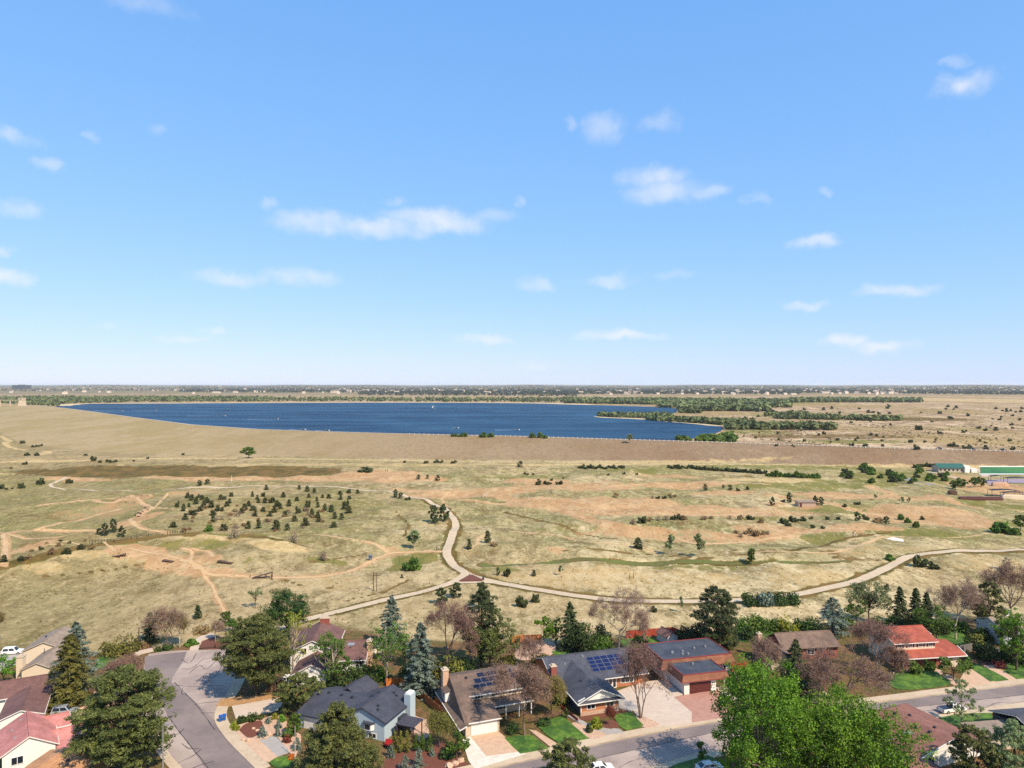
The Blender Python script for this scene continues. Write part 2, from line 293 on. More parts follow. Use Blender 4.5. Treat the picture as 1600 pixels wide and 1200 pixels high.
LINES = [  # narrow trails worn into the grass: points, width (m), channel
    ([(620, 765), (700, 770), (780, 776), (830, 786), (880, 797), (920, 812), (965, 826), (1020, 838), (1060, 843)], 8, 0), ([(5, 882), (9, 850), (8, 834), (60, 829), (150, 828)], 2.6, 0), ([(9, 833), (60, 827), (120, 814), (190, 795)], 2.2, 0),
    ([(148, 783), (175, 786), (205, 775), (222, 786), (238, 793), (222, 803), (204, 812), (215, 823), (240, 829), (262, 833)], 2.6, 0),
    ([(200, 857), (260, 868), (305, 882), (318, 892), (330, 898), (400, 901), (440, 903), (500, 901), (545, 893), (575, 880), (606, 866), (640, 863), (690, 862)], 2.4, 0),
    ([(318, 897), (331, 915), (340, 935), (349, 952), (353, 960)], 1.4, 0), ([(285, 857), (300, 862), (298, 875), (307, 890)], 1.6, 0), ([(300, 857), (325, 862), (333, 870)], 1.6, 0), ([(606, 864), (585, 850), (565, 845)], 1.8, 0), ([(735, 858), (748, 850), (746, 842), (756, 836)], 1.3, 3),
    ([(800, 830), (870, 836), (930, 848), (1000, 855), (1030, 866)], 1.6, 3), ([(1170, 864), (1290, 864), (1330, 856), (1375, 840), (1410, 838)], 1.8, 3), ([(1200, 772), (1270, 782), (1330, 796), (1380, 808), (1420, 815)], 5, 0), ([(1120, 841), (1200, 835), (1260, 831), (1340, 829)], 4, 0), ([(1540, 787), (1560, 790), (1580, 796), (1610, 801)], 4, 3),
    ([(750, 883), (800, 882), (870, 880), (960, 879), (1060, 878), (1180, 880)], 3.6, 4), ([(1180, 880), (1250, 879), (1330, 878)], 1.8, 4), ([(800, 726), (1000, 725), (1200, 726), (1400, 728), (1600, 731)], 7, 3), ([(0, 722), (200, 716), (400, 716), (600, 719), (800, 722)], 6, 3), ([(0, 740), (80, 738), (190, 727)], 5, 3), ([(0, 681), (15, 689), (8, 694), (20, 700), (38, 703)], 5, 3), ([(64, 711), (75, 705), (73, 709)], 6, 3),
    ([(640, 776), (760, 785), (900, 790), (1000, 800)], 3, 0), ([(1360, 760), (1420, 780), (1480, 778)], 6, 0), ([(400, 868), (480, 878), (560, 868)], 1.2, 2), ([(0, 833), (40, 842), (100, 838), (160, 826), (205, 815)], 1.6, 0), ([(60, 790), (120, 783), (170, 779), (205, 776)], 2.2, 0), ([(240, 795), (255, 780), (262, 770)], 1.2, 3), ([(230, 793), (300, 800), (380, 806), (460, 808)], 1.2, 3), ([(700, 770), (690, 780), (700, 792)], 1.4, 0), ([(910, 812), (905, 800), (912, 790), (960, 785)], 3, 0), ([(1000, 800), (1100, 805), (1200, 800)], 2.5, 0), ([(920, 765), (1000, 757), (1100, 752), (1200, 757)], 2.5, 0), ([(1060, 843), (1100, 850), (1180, 846), (1240, 838)], 2.6, 0), ([(560, 845), (520, 838), (460, 836)], 1.3, 3), ([(440, 905), (470, 915), (520, 918)], 1.0, 2), ([(180, 862), (120, 850), (60, 852), (0, 868)], 1.4, 3), ([(860, 862), (930, 858), (1010, 866), (1090, 872), (1170, 866)], 1.2, 2), ([(790, 800), (850, 815), (900, 832), (960, 842)], 2.0, 2), ([(1240, 860), (1300, 848), (1340, 838), (1390, 832)], 2.0, 2), ([(620, 800), (640, 820), (630, 838)], 1.0, 2), ([(1480, 840), (1540, 834), (1600, 832)], 1.2, 3), ([(70, 900), (160, 892), (230, 880)], 1.0, 2), ([(540, 940), (600, 925), (640, 905)], 1.0, 2), ([(262, 833), (330, 834), (400, 836), (500, 845)], 1.6, 1)]
PATH = [(104, 746), (96, 750), (80, 756), (82, 761), (100, 765), (150, 767), (200, 767), (300, 762), (400, 759), (480, 760), (560, 765), (620, 771), (665, 780), (695, 795), (709, 811), (712, 825), (704, 845), (698, 862), (704, 877), (722, 892), (745, 903), (790, 913), (830, 920), (900, 931), (970, 938), (1060, 940), (1150, 938), (1250, 928), (1320, 913), (1365, 897), (1400, 880), (1430, 868), (1480, 862), (1600, 859), (1760, 857)]
LINES += [(PATH[12:], 6.0, 4), ([(712, 908), (660, 925), (600, 938), (540, 953), (480, 968)], 5.0, 4), ([(0, 884), (60, 872), (130, 853), (200, 845), (262, 836), (300, 834)], 5, 4), ([(380, 836), (430, 843), (470, 852)], 3, 4)]
YARD_EDGE = [(-500, 1010), (0, 1012), (150, 1020), (220, 1018), (300, 1006), (360, 1003), (470, 978), (560, 985), (640, 1000), (800, 1002), (880, 1005), (1000, 993), (1060, 988), (1150, 985), (1260, 980), (1340, 972), (1450, 968), (1600, 960), (2200, 950)]
rows = np.concatenate([[-300, -100, 0, 40, 70], np.geomspace(90, 2700, 440), np.geomspace(2800, 42000, 50)])
cols = np.concatenate([np.linspace(-2.3, -0.84, 22), np.linspace(-0.82, 0.82, 500), np.linspace(0.84, 2.3, 22)])
GX = cols[None, :] * np.maximum(rows, 150)[:, None]; GY = np.repeat(rows[:, None], len(cols), 1)
GZ = height(GX, GY)
gx, gy = GX.ravel(), GY.ravel()
_w2 = [(2 * math.pi / l, th, ph, 1.0) for l, th, ph in zip(np.geomspace(4, 40, 12), rs.uniform(0, 6.28, 12), rs.uniform(0, 6.28, 12))]
wob = sines(gx, gy, _w2); wob2 = sines(gy * 1.1 + 31, gx * 0.9, _w2)
sc = np.clip(gy / 300, 0.4, 4)
jx, jy = gx + wob * 2.2 * sc, gy + wob2 * 2.0 * sc
mask = np.zeros((5, gx.size), np.float32)
for ch, L in enumerate((DIRT, GREEN, DARK, PALE)):
    for px, py, rx, ry, am in L:
        c = G(px, py); ax = rx * c.y / F; ay = ry * c.y * c.y / (F * H)
        d = ((jx - c.x) / ax) ** 2 + ((jy - c.y) / ay) ** 2
        mask[ch] = np.maximum(mask[ch], am * np.clip((1.35 - d) / 0.9, 0, 1))
for pts, w, ch in LINES:
    ln = [G(*p) for p in pts]; hw = w / 2
    cc = ch if ch != 4 else 1
    for a, b in zip(ln[:-1], ln[1:]):
        sel = (gx > min(a.x, b.x) - w - 12) & (gx < max(a.x, b.x) + w + 12) & (gy > min(a.y, b.y) - w - 12) & (gy < max(a.y, b.y) + w + 12)
        if not sel.any(): continue
        X, Y = gx[sel] + wob[sel] * 0.5, gy[sel] + wob2[sel] * 0.5
        dx, dy = b.x - a.x, b.y - a.y; t = np.clip(((X - a.x) * dx + (Y - a.y) * dy) / (dx * dx + dy * dy + 1e-9), 0, 1)
        dd = np.hypot(X - a.x - t * dx, Y - a.y - t * dy); k = np.clip(1.35 - 0.75 * dd / hw, 0, 1).astype(np.float32)
        mask[cc, sel] = np.maximum(mask[cc, sel], k)
        if ch == 4: mask[2, sel] = np.maximum(mask[2, sel], k * 0.9)
        if ch == 0 and w < 7: mask[1, sel] *= (1 - k); mask[2, sel] *= (1 - k)
yb_, yc_ = dam_lines(gx, gy); uu = 800 + F * gx / np.maximum(gy, 1)
ye = np.array(YARD_EDGE, float); yedge = F * H / (np.interp(uu, ye[:, 0], ye[:, 1]) - 600)
m2 = np.zeros((4, gx.size), np.float32)
m2[0] = 1 - ss(gy + wob * 0.8, yedge - 1.5, yedge + 1.5)                     # yards
m2[1] = ss(gy, yb_ - 2, yb_ + 3) * (1 - ss(gy, yc_ + 8, yc_ + 30))             # dam face
m2[2] = ss(gy, yc_ + 10, yc_ + 60)                                             # plains behind the dam
m2[3] = np.clip((uu - 250) / 800, 0, 1)                                        # straw gets paler to the east
nr, nc = len(rows), len(cols); idx = np.arange(nr * nc).reshape(nr, nc)
quads = np.stack([idx[:-1, :-1], idx[:-1, 1:], idx[1:, 1:], idx[1:, :-1]], -1).reshape(-1, 4)
gme = npmesh('ground', np.stack([gx, gy, GZ.ravel()], 1), quads, 4, smooth=True)
for nm, arr in (('cover', mask[:4]), ('zone', m2)):
    at = gme.attributes.new(nm, 'FLOAT_COLOR', 'POINT'); at.data.foreach_set('color', np.ascontiguousarray(arr.T, np.float32).ravel())

m, t, b, o = newmat('ground')
def attr(name):
    a = nn(t, 'ShaderNodeAttribute', attribute_name=name); s = nn(t, 'ShaderNodeSeparateColor'); t.links.new(a.outputs['Color'], s.inputs[0]); return s.outputs[0], s.outputs[1], s.outputs[2], a.outputs['Alpha']
dirt, green, dark, pale = attr('cover'); yard, damf, plain, east = attr('zone')
v = wpos(t)
vs = nn(t, 'ShaderNodeMapping'); vs.inputs['Scale'].default_value = (1, 0.55, 1); t.links.new(v, vs.inputs[0]); vv = vs.outputs[0]
nA = noise(t, 0.012, 6, 0.62, vv); nB = noise(t, 0.09, 7, 0.68, vv); nC = noise(t, 0.9, 6, 0.72, v); nD = noise(t, 0.035, 8, 0.7, vv)
nE = noise(t, 0.28, 7, 0.75, vv); nF = noise(t, 2.6, 4, 0.7, v); nH = noise(t, 0.0035, 5, 0.6, vv)
base = mixc(t, east, srgb(198, 178, 140), srgb(236, 216, 174))
base = mixc(t, ramp(t, nA, 0.42, 0.58), base, mixc(t, east, srgb(168, 150, 112), srgb(208, 186, 144)))
base = mixc(t, ramp(t, nH, 0.47, 0.58, 0, 0.55), base, srgb(160, 152, 106))
py0 = nn(t, 'ShaderNodeSeparateXYZ'); t.links.new(v, py0.inputs[0]); midf = mth('MULTIPLY', ramp(t, py0.outputs[1], 245, 300), ramp(t, py0.outputs[1], 620, 540), t)
base = mixc(t, mth('MULTIPLY', midf, ramp(t, noise(t, 0.018, 7, .72, vv), .43, .55, 0, .8), t), base, srgb(158, 154, 98))
base = mixc(t, mth('MULTIPLY', midf, ramp(t, noise(t, 0.03, 7, .74, vv), .51, .6, 0, .7), t), base, srgb(120, 126, 68))
base = mixc(t, ramp(t, nB, 0.49, 0.60, 0, 0.7), base, srgb(140, 124, 86))
base = mixc(t, ramp(t, nD, 0.53, 0.62, 0, 0.6), base, srgb(124, 120, 76))
base = mixc(t, ramp(t, nE, 0.51, 0.64, 0, 0.6), base, srgb(118, 102, 70))
base = mixc(t, ramp(t, nE, 0.47, 0.33, 0, 0.65), base, mixc(t, east, srgb(222, 202, 162), srgb(255, 240, 202)))
base = mixc(t, ramp(t, nC, 0.53, 0.7, 0, 0.6), base, srgb(112, 92, 58))
base = mixc(t, ramp(t, nC, 0.47, 0.34, 0, 0.6), base, mixc(t, east, srgb(226, 206, 166), srgb(255, 242, 206)))
base = mixc(t, ramp(t, nF, 0.53, 0.66, 0, 0.45), base, srgb(108, 94, 56))
def cut(msk, amp=0.85, lo=0.36, hi=0.58, n=None):
    q = mth('ADD', mth('MULTIPLY', mth('SUBTRACT', n or nB, 0.5, t), amp * 1.5, t), mth('MULTIPLY', mth('SUBTRACT', nE, 0.5, t), amp * 1.5, t), t)
    return ramp(t, mth('ADD', msk, mth('MULTIPLY', q, ramp(t, msk, 0.0, 0.25), t), t), lo, hi)
pl = mixc(t, ramp(t, nD, 0.42, 0.58), srgb(228, 204, 174), srgb(170, 144, 118)); pl = mixc(t, ramp(t, noise(t, 0.004, 6, 0.7, vv), 0.45, 0.58), pl, srgb(182, 160, 116)); pl = mixc(t, ramp(t, nB, 0.5, 0.6, 0, .75), pl, srgb(128, 112, 82))
py_ = nn(t, 'ShaderNodeSeparateXYZ'); t.links.new(v, py_.inputs[0])
pl = mixc(t, ramp(t, py_.outputs[1], 3000, 4800, 0, .8), pl, mixc(t, ramp(t, noise(t, 0.003, 5, .7, v), .42, .58), srgb(96, 98, 76), srgb(150, 138, 108)))   # built-up, tree-covered suburbs
base = mixc(t, plain, base, pl)
dm = mixc(t, east, srgb(192, 172, 136), srgb(158, 136, 114)); dm = mixc(t, ramp(t, nB, 0.46, 0.60, 0, 0.7), dm, mixc(t, east, srgb(174, 156, 116), srgb(176, 152, 126)))
dm = mixc(t, ramp(t, nA, 0.45, 0.58, 0, 0.6), dm, mixc(t, east, srgb(170, 152, 104), srgb(148, 118, 92))); dm = mixc(t, mth('MULTIPLY', ramp(t, nE, 0.48, 0.66, 0, .6), ramp(t, east, .1, .6), t), dm, srgb(126, 104, 82)); dm = mixc(t, mth('MULTIPLY', ramp(t, nC, 0.5, 0.68, 0, .55), ramp(t, east, .1, .6), t), dm, srgb(190, 168, 138))
base = mixc(t, damf, base, dm)
base = mixc(t, mth('MULTIPLY', cut(pale), .85, t), base, mixc(t, ramp(t, nE, 0.44, 0.6), srgb(232, 208, 162), srgb(196, 170, 120)))
gr = mixc(t, ramp(t, nE, 0.4, 0.6), srgb(104, 116, 50), srgb(152, 144, 80)); base = mixc(t, mth('MULTIPLY', cut(green), 0.85, t), base, gr)
dk = mixc(t, ramp(t, nB, 0.42, 0.58), srgb(98, 88, 46), srgb(140, 114, 68)); base = mixc(t, mth('MULTIPLY', cut(dark), 0.95, t), base, dk)
di = mixc(t, ramp(t, nB, 0.4, 0.6), srgb(222, 186, 146), srgb(204, 162, 120)); di = mixc(t, ramp(t, nE, 0.5, 0.62, 0, 0.7), di, srgb(180, 152, 114)); di = mixc(t, ramp(t, nE, 0.46, 0.36, 0, 0.6), di, srgb(236, 210, 176)); base = mixc(t, mth('MULTIPLY', cut(mth('MULTIPLY', dirt, 1.25, t)), .9, t), base, di)
yd = mixc(t, ramp(t, noise(t, 0.25, 6, 0.7, v), 0.42, 0.56), srgb(140, 108, 80), srgb(104, 102, 54)); yd = mixc(t, ramp(t, nC, 0.5, 0.62, 0, .8), yd, srgb(80, 66, 44)); yd = mixc(t, ramp(t, nF, .52, .62, 0, .6), yd, srgb(172, 144, 112)); base = mixc(t, yard, base, yd)
base = mixc(t, 1.0, base, (.745, .735, .70), 'MULTIPLY')
t.links.new(base, b.inputs['Base Color']); b.inputs['Roughness'].default_value = 1; b.inputs['Specular IOR Level'].default_value = 0.1
bump(t, b, mth('ADD', nC, mth('MULTIPLY', nE, 2.0, t), t), 0.5, 0.6)
tag(link('ground', gme, m), kind='structure')

# ------------------------------------------------------------------ lake
def ngon_sheet(name, pts, mat, z=None, skirt=0.0, parent=None):
    p = [Vector(q) for q in pts]
    if z is not None: p = [Vector((q.x, q.y, z)) for q in p]
    if sum(p[i].x * p[(i + 1) % len(p)].y - p[(i + 1) % len(p)].x * p[i].y for i in range(len(p))) < 0: p.reverse()
    n = len(p); vs = [tuple(q) for q in p]; fs = [tuple(range(n))]
    if skirt:
        vs += [(q.x, q.y, q.z - skirt) for q in p]; fs += [(i, n + i, n + (i + 1) % n, (i + 1) % n) for i in range(n)]
    me = bpy.data.meshes.new(name); me.from_pydata(vs, [], fs); return link(name, me, mat, parent)
def strip(name, pts, width, mat, dz=0.05, jit=0.0, step=2.0, zfun=height, parent=None):
    ln = smooth_line(pts, step); vs = []; rr = random.Random(len(ln))
    for i, p in enumerate(ln):
        d = ln[min(i + 1, len(ln) - 1)] - ln[max(i - 1, 0)]; d.z = 0; d.normalize(); nrm = Vector((-d.y, d.x, 0)); w = width(i / len(ln)) if callable(width) else width
        for k in (-1, -0.33, 0.33, 1):
            q = p + nrm * (k * w / 2 + (rr.uniform(-jit, jit) if abs(k) == 1 else 0)); vs.append((q.x, q.y, float(zfun(q.x, q.y)) + dz))
    fs = [(4 * i + j, 4 * i + j + 1, 4 * i + j + 5, 4 * i + j + 4) for i in range(len(ln) - 1) for j in range(3)]
    me = bpy.data.meshes.new(name); me.from_pydata(vs, [], [f[::-1] for f in fs])
    me.update()
    if me.polygons[0].normal.z < 0: me.flip_normals()
    return link(name, me, mat, parent)
ZL = ZF + 0.3
m, t, b, o = newmat('water')
v = wpos(t); mp = nn(t, 'ShaderNodeMapping'); mp.inputs['Scale'].default_value = (0.25, 1, 1); t.links.new(v, mp.inputs[0])
n1 = noise(t, 0.012, 5, 0.6, mp.outputs[0]); n2 = noise(t, 0.16, 6, 0.7, mp.outputs[0])
n3 = noise(t, 0.05, 6, 0.7, mp.outputs[0]); t.links.new(mixc(t, ramp(t, n3, .5, .66, 0, .6), mixc(t, ramp(t, n1, 0.4, 0.6), srgb(16, 50, 82), srgb(38, 76, 108)), srgb(58, 100, 132)), b.inputs['Base Color'])
b.inputs['Roughness'].default_value = 0.55; b.inputs['IOR'].default_value = 1.33; b.inputs['Specular IOR Level'].default_value = 0.12
bump(t, b, n2, 0.35, 1.2)
lk = [P(x, y, ZL) for x, y in [(86, 634.5), (130, 631.2), (200, 630.6), (300, 630.2), (400, 629.6), (520, 629.2), (640, 629), (760, 629.5), (850, 630.6), (930, 633), (1000, 635), (1050, 637.2), (1058, 642), (1048, 646), (1000, 647.5), (950, 648.5), (932, 650.5), (945, 652.6), (1000, 655), (1060, 660), (1100, 664), (1127, 666.3), (1129, 671), (1118, 677), (1085, 685)]]
lk = smooth_line(lk, 25)
for u in range(1040, 60, -35):
    a = (u - 800) / F; y = F * (H - ZC) / (np.interp(u, CREST[:, 0], CREST[:, 1]) - 600) + 28; lk.append(Vector((a * y, y, ZL)))
tag(ngon_sheet('lake', lk, m, ZL), kind='structure')
sand = surf('beach sand', srgb(214, 196, 160), srgb(190, 168, 130), 0.05)
zl = lambda x, y: ZL
tag(strip('beach', [P(x, y, ZL) for x, y in [(86, 634.3), (130, 630.8), (200, 630.2), (300, 629.9), (400, 629.3), (520, 628.9), (640, 628.7), (760, 629.2), (850, 630.3), (930, 632.6)]], 55, sand, 0.15, 8, 30, zl), kind='structure')
tag(strip('beach', [P(x, y, ZL) for x, y in [(932, 650.6), (945, 652.4), (1000, 654.8), (1060, 659.7), (1100, 663.6), (1128, 666)]], 14, sand, 0.2, 3, 15, zl), kind='structure')

# ------------------------------------------------------------------ paths
concrete = surf('path concrete', srgb(206, 188, 162), srgb(180, 162, 138), .8, c3=srgb(190, 172, 146), stain=.3)
gravel = surf('crest road gravel', srgb(190, 178, 160), srgb(170, 156, 138), 0.6)
tag(strip('path', [G(*p) for p in PATH], lambda f: 2.3 + 1.1 * min(1, max(0, (f - .30) / .18)), concrete, 0.10, 0.12), kind='structure')
tag(strip('path', [G(*p) for p in [(728, 896), (712, 908), (660, 925), (600, 938), (540, 953), (480, 968), (430, 983)]], 3.1, concrete, 0.13, 0.06), kind='structure')
tag(strip('path', [G(*p) for p in [(705, 911), (740, 910.5), (775, 911)]], 1.8, concrete, 0.16, 0.05), kind='structure')
trail = surf('trodden dirt', srgb(206, 174, 130), srgb(182, 148, 106), .8, c3=srgb(194, 164, 122), s3=.1, stain=.3)
for pts, w, ch in LINES:
    if (ch == 0 and w < 3) or (ch == 3 and w < 2): tag(strip('dirt_trail', [G(*q) for q in pts], w * .72, trail, .05, w * .16, 1.6), kind='structure')
dg = surf('rank ditch grass', srgb(78, 86, 30), srgb(104, 88, 44), .7, c3=srgb(92, 104, 40), s3=.06, bs=.8, bd=.2)
tag(strip('ditch', [G(*q) for q in [(750, 883), (800, 882), (870, 880), (960, 879), (1060, 878), (1180, 880)]], lambda f: 4.4 - 2.8 * f, dg, .08, .5, 1.6), kind='structure')
tag(strip('ditch', [G(*q) for q in [(1180, 880), (1250, 879), (1330, 878)]], 1.4, dg, .08, .3, 1.6), kind='structure')
crest = []
for u in range(-60, 1720, 20):
    a = (u - 800) / F; y = F * (H - ZC) / (np.interp(u, CREST[:, 0], CREST[:, 1]) - 600) + 4.5; crest.append(Vector((a * y, y, 0)))
tag(strip('road', crest, 5.5, gravel, 0.12, 0.0, 12), kind='structure')
mulch = surf('red mulch', srgb(122, 72, 52), srgb(92, 52, 38), 5, bs=0.4)
tag(ngon_sheet('planting_bed', [G(*p) + Vector((0, 0, 0.32)) for p in [(717, 908.5), (733, 899.5), (738, 899), (755, 907), (752, 908.5)]], mulch, skirt=0.4), kind='structure')

# ------------------------------------------------------------------ streets, kerbs, drives and lawns (flat residential ground, z = 0)
asph_old = surf('old asphalt', srgb(164, 148, 142), srgb(142, 126, 121), 2.5, c3=srgb(176, 160, 150), s3=0.11, stain=.4)
asph_new = surf('newer asphalt', srgb(128, 116, 114), srgb(112, 100, 100), 3.0, c3=srgb(138, 125, 121), s3=0.09, stain=.4)
kerbc = surf('kerb concrete', srgb(196, 178, 154), srgb(178, 158, 134), 1.5, c3=srgb(198, 180, 156), s3=0.15, stain=.3)
pavec = surf('drive concrete', srgb(206, 190, 176), srgb(190, 174, 160), 1.0, c3=srgb(196, 178, 162), s3=0.2, stain=.3)
pavew = surf('white concrete', srgb(222, 216, 206), srgb(206, 198, 186), 1.0, stain=.3)
tanc = surf('tan concrete', srgb(204, 174, 148), srgb(190, 158, 132), 1.0, stain=.3)
redc = surf('red-brown drive', srgb(180, 138, 124), srgb(166, 124, 110), 0.8, stain=.3)
greyc = surf('grey drive', srgb(170, 166, 162), srgb(158, 152, 148), 1.0, stain=.3)
rock = surf('pink river rock', srgb(216, 184, 160), srgb(168, 134, 112), 4.0, bs=0.5)
lawnm = surf('lawn', srgb(66, 104, 12), srgb(104, 132, 38), 1.1, c3=srgb(48, 84, 8), s3=0.35, bs=0.9, bd=0.08, lo=.42, hi=.6, stain=.45)
tarm = flat('crack sealant', srgb(62, 56, 58), 0.7)
def px(pts, z): return [P(x, y, 0) + Vector((0, 0, z)) for x, y in pts]
def sheet(name, pts, mat, z, skirt=0.0, smooth=False, parent=None):
    p = px(pts, z)
    if smooth: p = smooth_line(p + [p[0]], 0.8)[:-1]
    o = ngon_sheet(name, p, mat, skirt=skirt, parent=parent)
    if parent is None: tag(o, kind='structure')
    return o
FAR = [(560, 1248), (700, 1215), (800, 1193), (917, 1166), (1010, 1147), (1105, 1130), (1250, 1112), (1387, 1095), (1480, 1083), (1570, 1072), (1760, 1049)]
NEAR = [(760, 1272), (900, 1234), (1022, 1199), (1090, 1179), (1290, 1143), (1446, 1120), (1524, 1109.5), (1600, 1098), (1820, 1070)]
MID = [(640, 1262), (800, 1215), (925, 1187), (1105, 1147), (1250, 1127), (1380, 1110), (1500, 1097), (1600, 1086), (1800, 1060)]
street = sheet('street', FAR + NEAR[::-1], asph_old, 0.02)
sheet('street_lane', FAR + MID[::-1], asph_new, 0.028, parent=street)
def offset(pts, w):
    p = smooth_line(px(pts, 0), 1.5); o = []
    for i, q in enumerate(p):
        d = p[min(i + 1, len(p) - 1)] - p[max(i - 1, 0)]; d.normalize(); o.append(q + Vector((-d.y, d.x, 0)) * w)
    return p, o
def pavement(pts, w, z=0.14):
    a, bb = offset(pts, w); poly = a + bb[::-1]
    tag(ngon_sheet('pavement', [q + Vector((0, 0, z)) for q in poly], kerbc, skirt=z + 0.02), kind='structure')
gutter = surf('gutter concrete', srgb(186, 170, 150), srgb(160, 144, 126), 1.2, c3=srgb(150, 134, 118), s3=.2)
def gutters(pts, w):
    a, bb = offset(pts, w); tag(ngon_sheet('kerb', [q + Vector((0, 0, .033)) for q in a + bb[::-1]], gutter), kind='structure')
gutters(FAR, -.55); gutters(NEAR, .55)
pavement(FAR, 2.1); pavement(NEAR, -1.9)
LEFT = [(232, 1022), (262, 1017), (300, 1016), (362, 1014), (372, 1030), (366, 1062), (356, 1082), (343, 1098), (336, 1112), (335, 1125), (342, 1140), (360, 1163), (380, 1183), (402, 1205), (440, 1250), (330, 1250), (282, 1198), (262, 1174), (245, 1140), (232, 1105), (226, 1070), (224, 1040)]
court = sheet('cul_de_sac_road', LEFT, asph_old, 0.02)
sheet('street_lane', [(226, 1026), (292, 1018), (287, 1032), (270, 1058), (268, 1066), (300, 1092), (335, 1125), (360, 1163), (402, 1205), (440, 1250), (375, 1250), (320, 1198), (262, 1118), (236, 1070), (226, 1045)], asph_new, 0.028, parent=court)
pavement([(402, 1205), (380, 1183), (360, 1163), (342, 1140), (335, 1125), (336, 1112), (343, 1098), (356, 1082), (366, 1062)], -2.3)
pavement([(226, 1070), (232, 1105), (245, 1140), (262, 1174), (282, 1198), (330, 1250)], -1.6)
for pts in [[(272, 1066), (280, 1074), (300, 1094), (318, 1116), (336, 1141)], [(262, 1118), (285, 1150), (310, 1181), (325, 1200)], [(303, 1101), (320, 1098), (343, 1097)], [(313, 1114), (335, 1114)], [(285, 1045), (300, 1044), (318, 1030), (330, 1028), (338, 1018)], [(296, 1052), (312, 1040), (322, 1046), (334, 1036), (350, 1022)], [(274, 1071), (305, 1073), (325, 1071), (350, 1071)], [(302, 1072), (318, 1056), (328, 1052), (325, 1066)], [(320, 1068), (338, 1054), (348, 1038)], [(283, 1030), (296, 1036), (308, 1020)], [(284, 1162), (296, 1170), (311, 1170)], [(278, 1192), (300, 1182), (314, 1171)], [(290, 1205), (312, 1196), (334, 1190)], [(268, 1150), (280, 1146), (288, 1138)], [(286, 1074), (284, 1084), (292, 1086)],
            [(925, 1187), (1010, 1168), (1105, 1147)], [(1000, 1172), (1015, 1180), (1035, 1196)], [(1010, 1168), (1022, 1178)], [(1380, 1110), (1440, 1104), (1500, 1097), (1600, 1086)], [(1160, 1165), (1250, 1150)], [(960, 1205), (985, 1190), (1010, 1184)], [(1420, 1122), (1440, 1112), (1462, 1110)], [(1540, 1106), (1560, 1098), (1590, 1100)], [(870, 1190), (900, 1196), (925, 1208)]]:
    strip('crack', px(pts, 0), 0.14 if pts[0][0] < 900 else 0.11, tarm, 0.036, 0.05, 0.8, lambda x, y: 0.0, parent=court if pts[0][0] < 900 else street)
# drives and walks
for nm, pts, mt, z in [
    ('driveway', [(362, 1104), (437, 1091), (446, 1101), (428, 1113), (388, 1120), (368, 1123)], pavec, 0.15), ('driveway', [(382, 1161), (405, 1155), (420, 1152), (433, 1183), (420, 1192), (412, 1190)], tanc, 0.15), ('driveway', [(405, 1157), (430, 1150), (453, 1176), (433, 1183)], greyc, 0.156),
    ('driveway', [(735, 1151.5), (779, 1144), (790, 1153), (814, 1175), (760, 1183)], tanc, 0.156), ('driveway', [(722, 1157), (737, 1150), (760, 1183), (812, 1175.5), (822, 1179), (742, 1203), (732, 1190)], pavew, 0.15),
    ('walkway', [(826, 1141), (838, 1143), (874, 1165), (861, 1169), (845, 1156)], tanc, 0.15), ('driveway', [(957, 1083), (1003, 1067), (1040, 1062), (1067, 1086), (1053, 1090), (1081, 1114), (1081, 1131), (1008, 1138), (990, 1112), (968, 1097)], pavec, 0.15),
    ('driveway', [(1053, 1090), (1118, 1079), (1133, 1088), (1152, 1103), (1150, 1119), (1081, 1130), (1081, 1114)], redc, 0.156), ('walkway', [(1113, 1073), (1132, 1073), (1158, 1093), (1152, 1103), (1133, 1088)], pavec, 0.15), ('driveway', [(1507, 1050), (1520, 1046), (1556, 1067), (1508, 1076), (1495, 1071)], tanc, 0.15),
    ('walkway', [(886, 1119), (896, 1117), (917, 1131), (940, 1137), (968, 1140), (976, 1146), (947, 1149), (920, 1140)], greyc, 0.15), ('path', [(296, 1017), (300, 1003), (318, 992), (333, 990), (336, 995), (316, 1001), (310, 1016)], pavec, 0.15), ('driveway', [(222, 1022), (205, 1030), (212, 1018), (238, 1013), (240, 1018)], pavec, 0.15),
    ('driveway', [(108, 1122), (122, 1108), (160, 1104), (180, 1100), (225, 1098), (230, 1116), (160, 1121), (120, 1130)], tanc, 0.15), ('driveway', [(0, 1018), (35, 1018), (40, 1032), (0, 1050), (-20, 1030)], greyc, 0.15), ('patio', [(960, 1105), (972, 1092), (1001, 1106), (985, 1112)], greyc, 0.152), ('walkway', [(1555, 1040), (1588, 1062), (1578, 1065), (1536, 1041)], tanc, 0.15),  # the patch right of the brick wing is a plain darker grey sheet
    ('driveway', [(1255, 1078), (1270, 1072), (1320, 1098), (1300, 1104), (1270, 1100)], tanc, 0.15), ('patio', [(645, 1118), (668, 1125), (672, 1150), (655, 1160), (640, 1140)], rock, 0.10)]:
    sheet(nm, pts, mt, z + (len(bpy.data.objects) % 17) * .0003, 0.16)
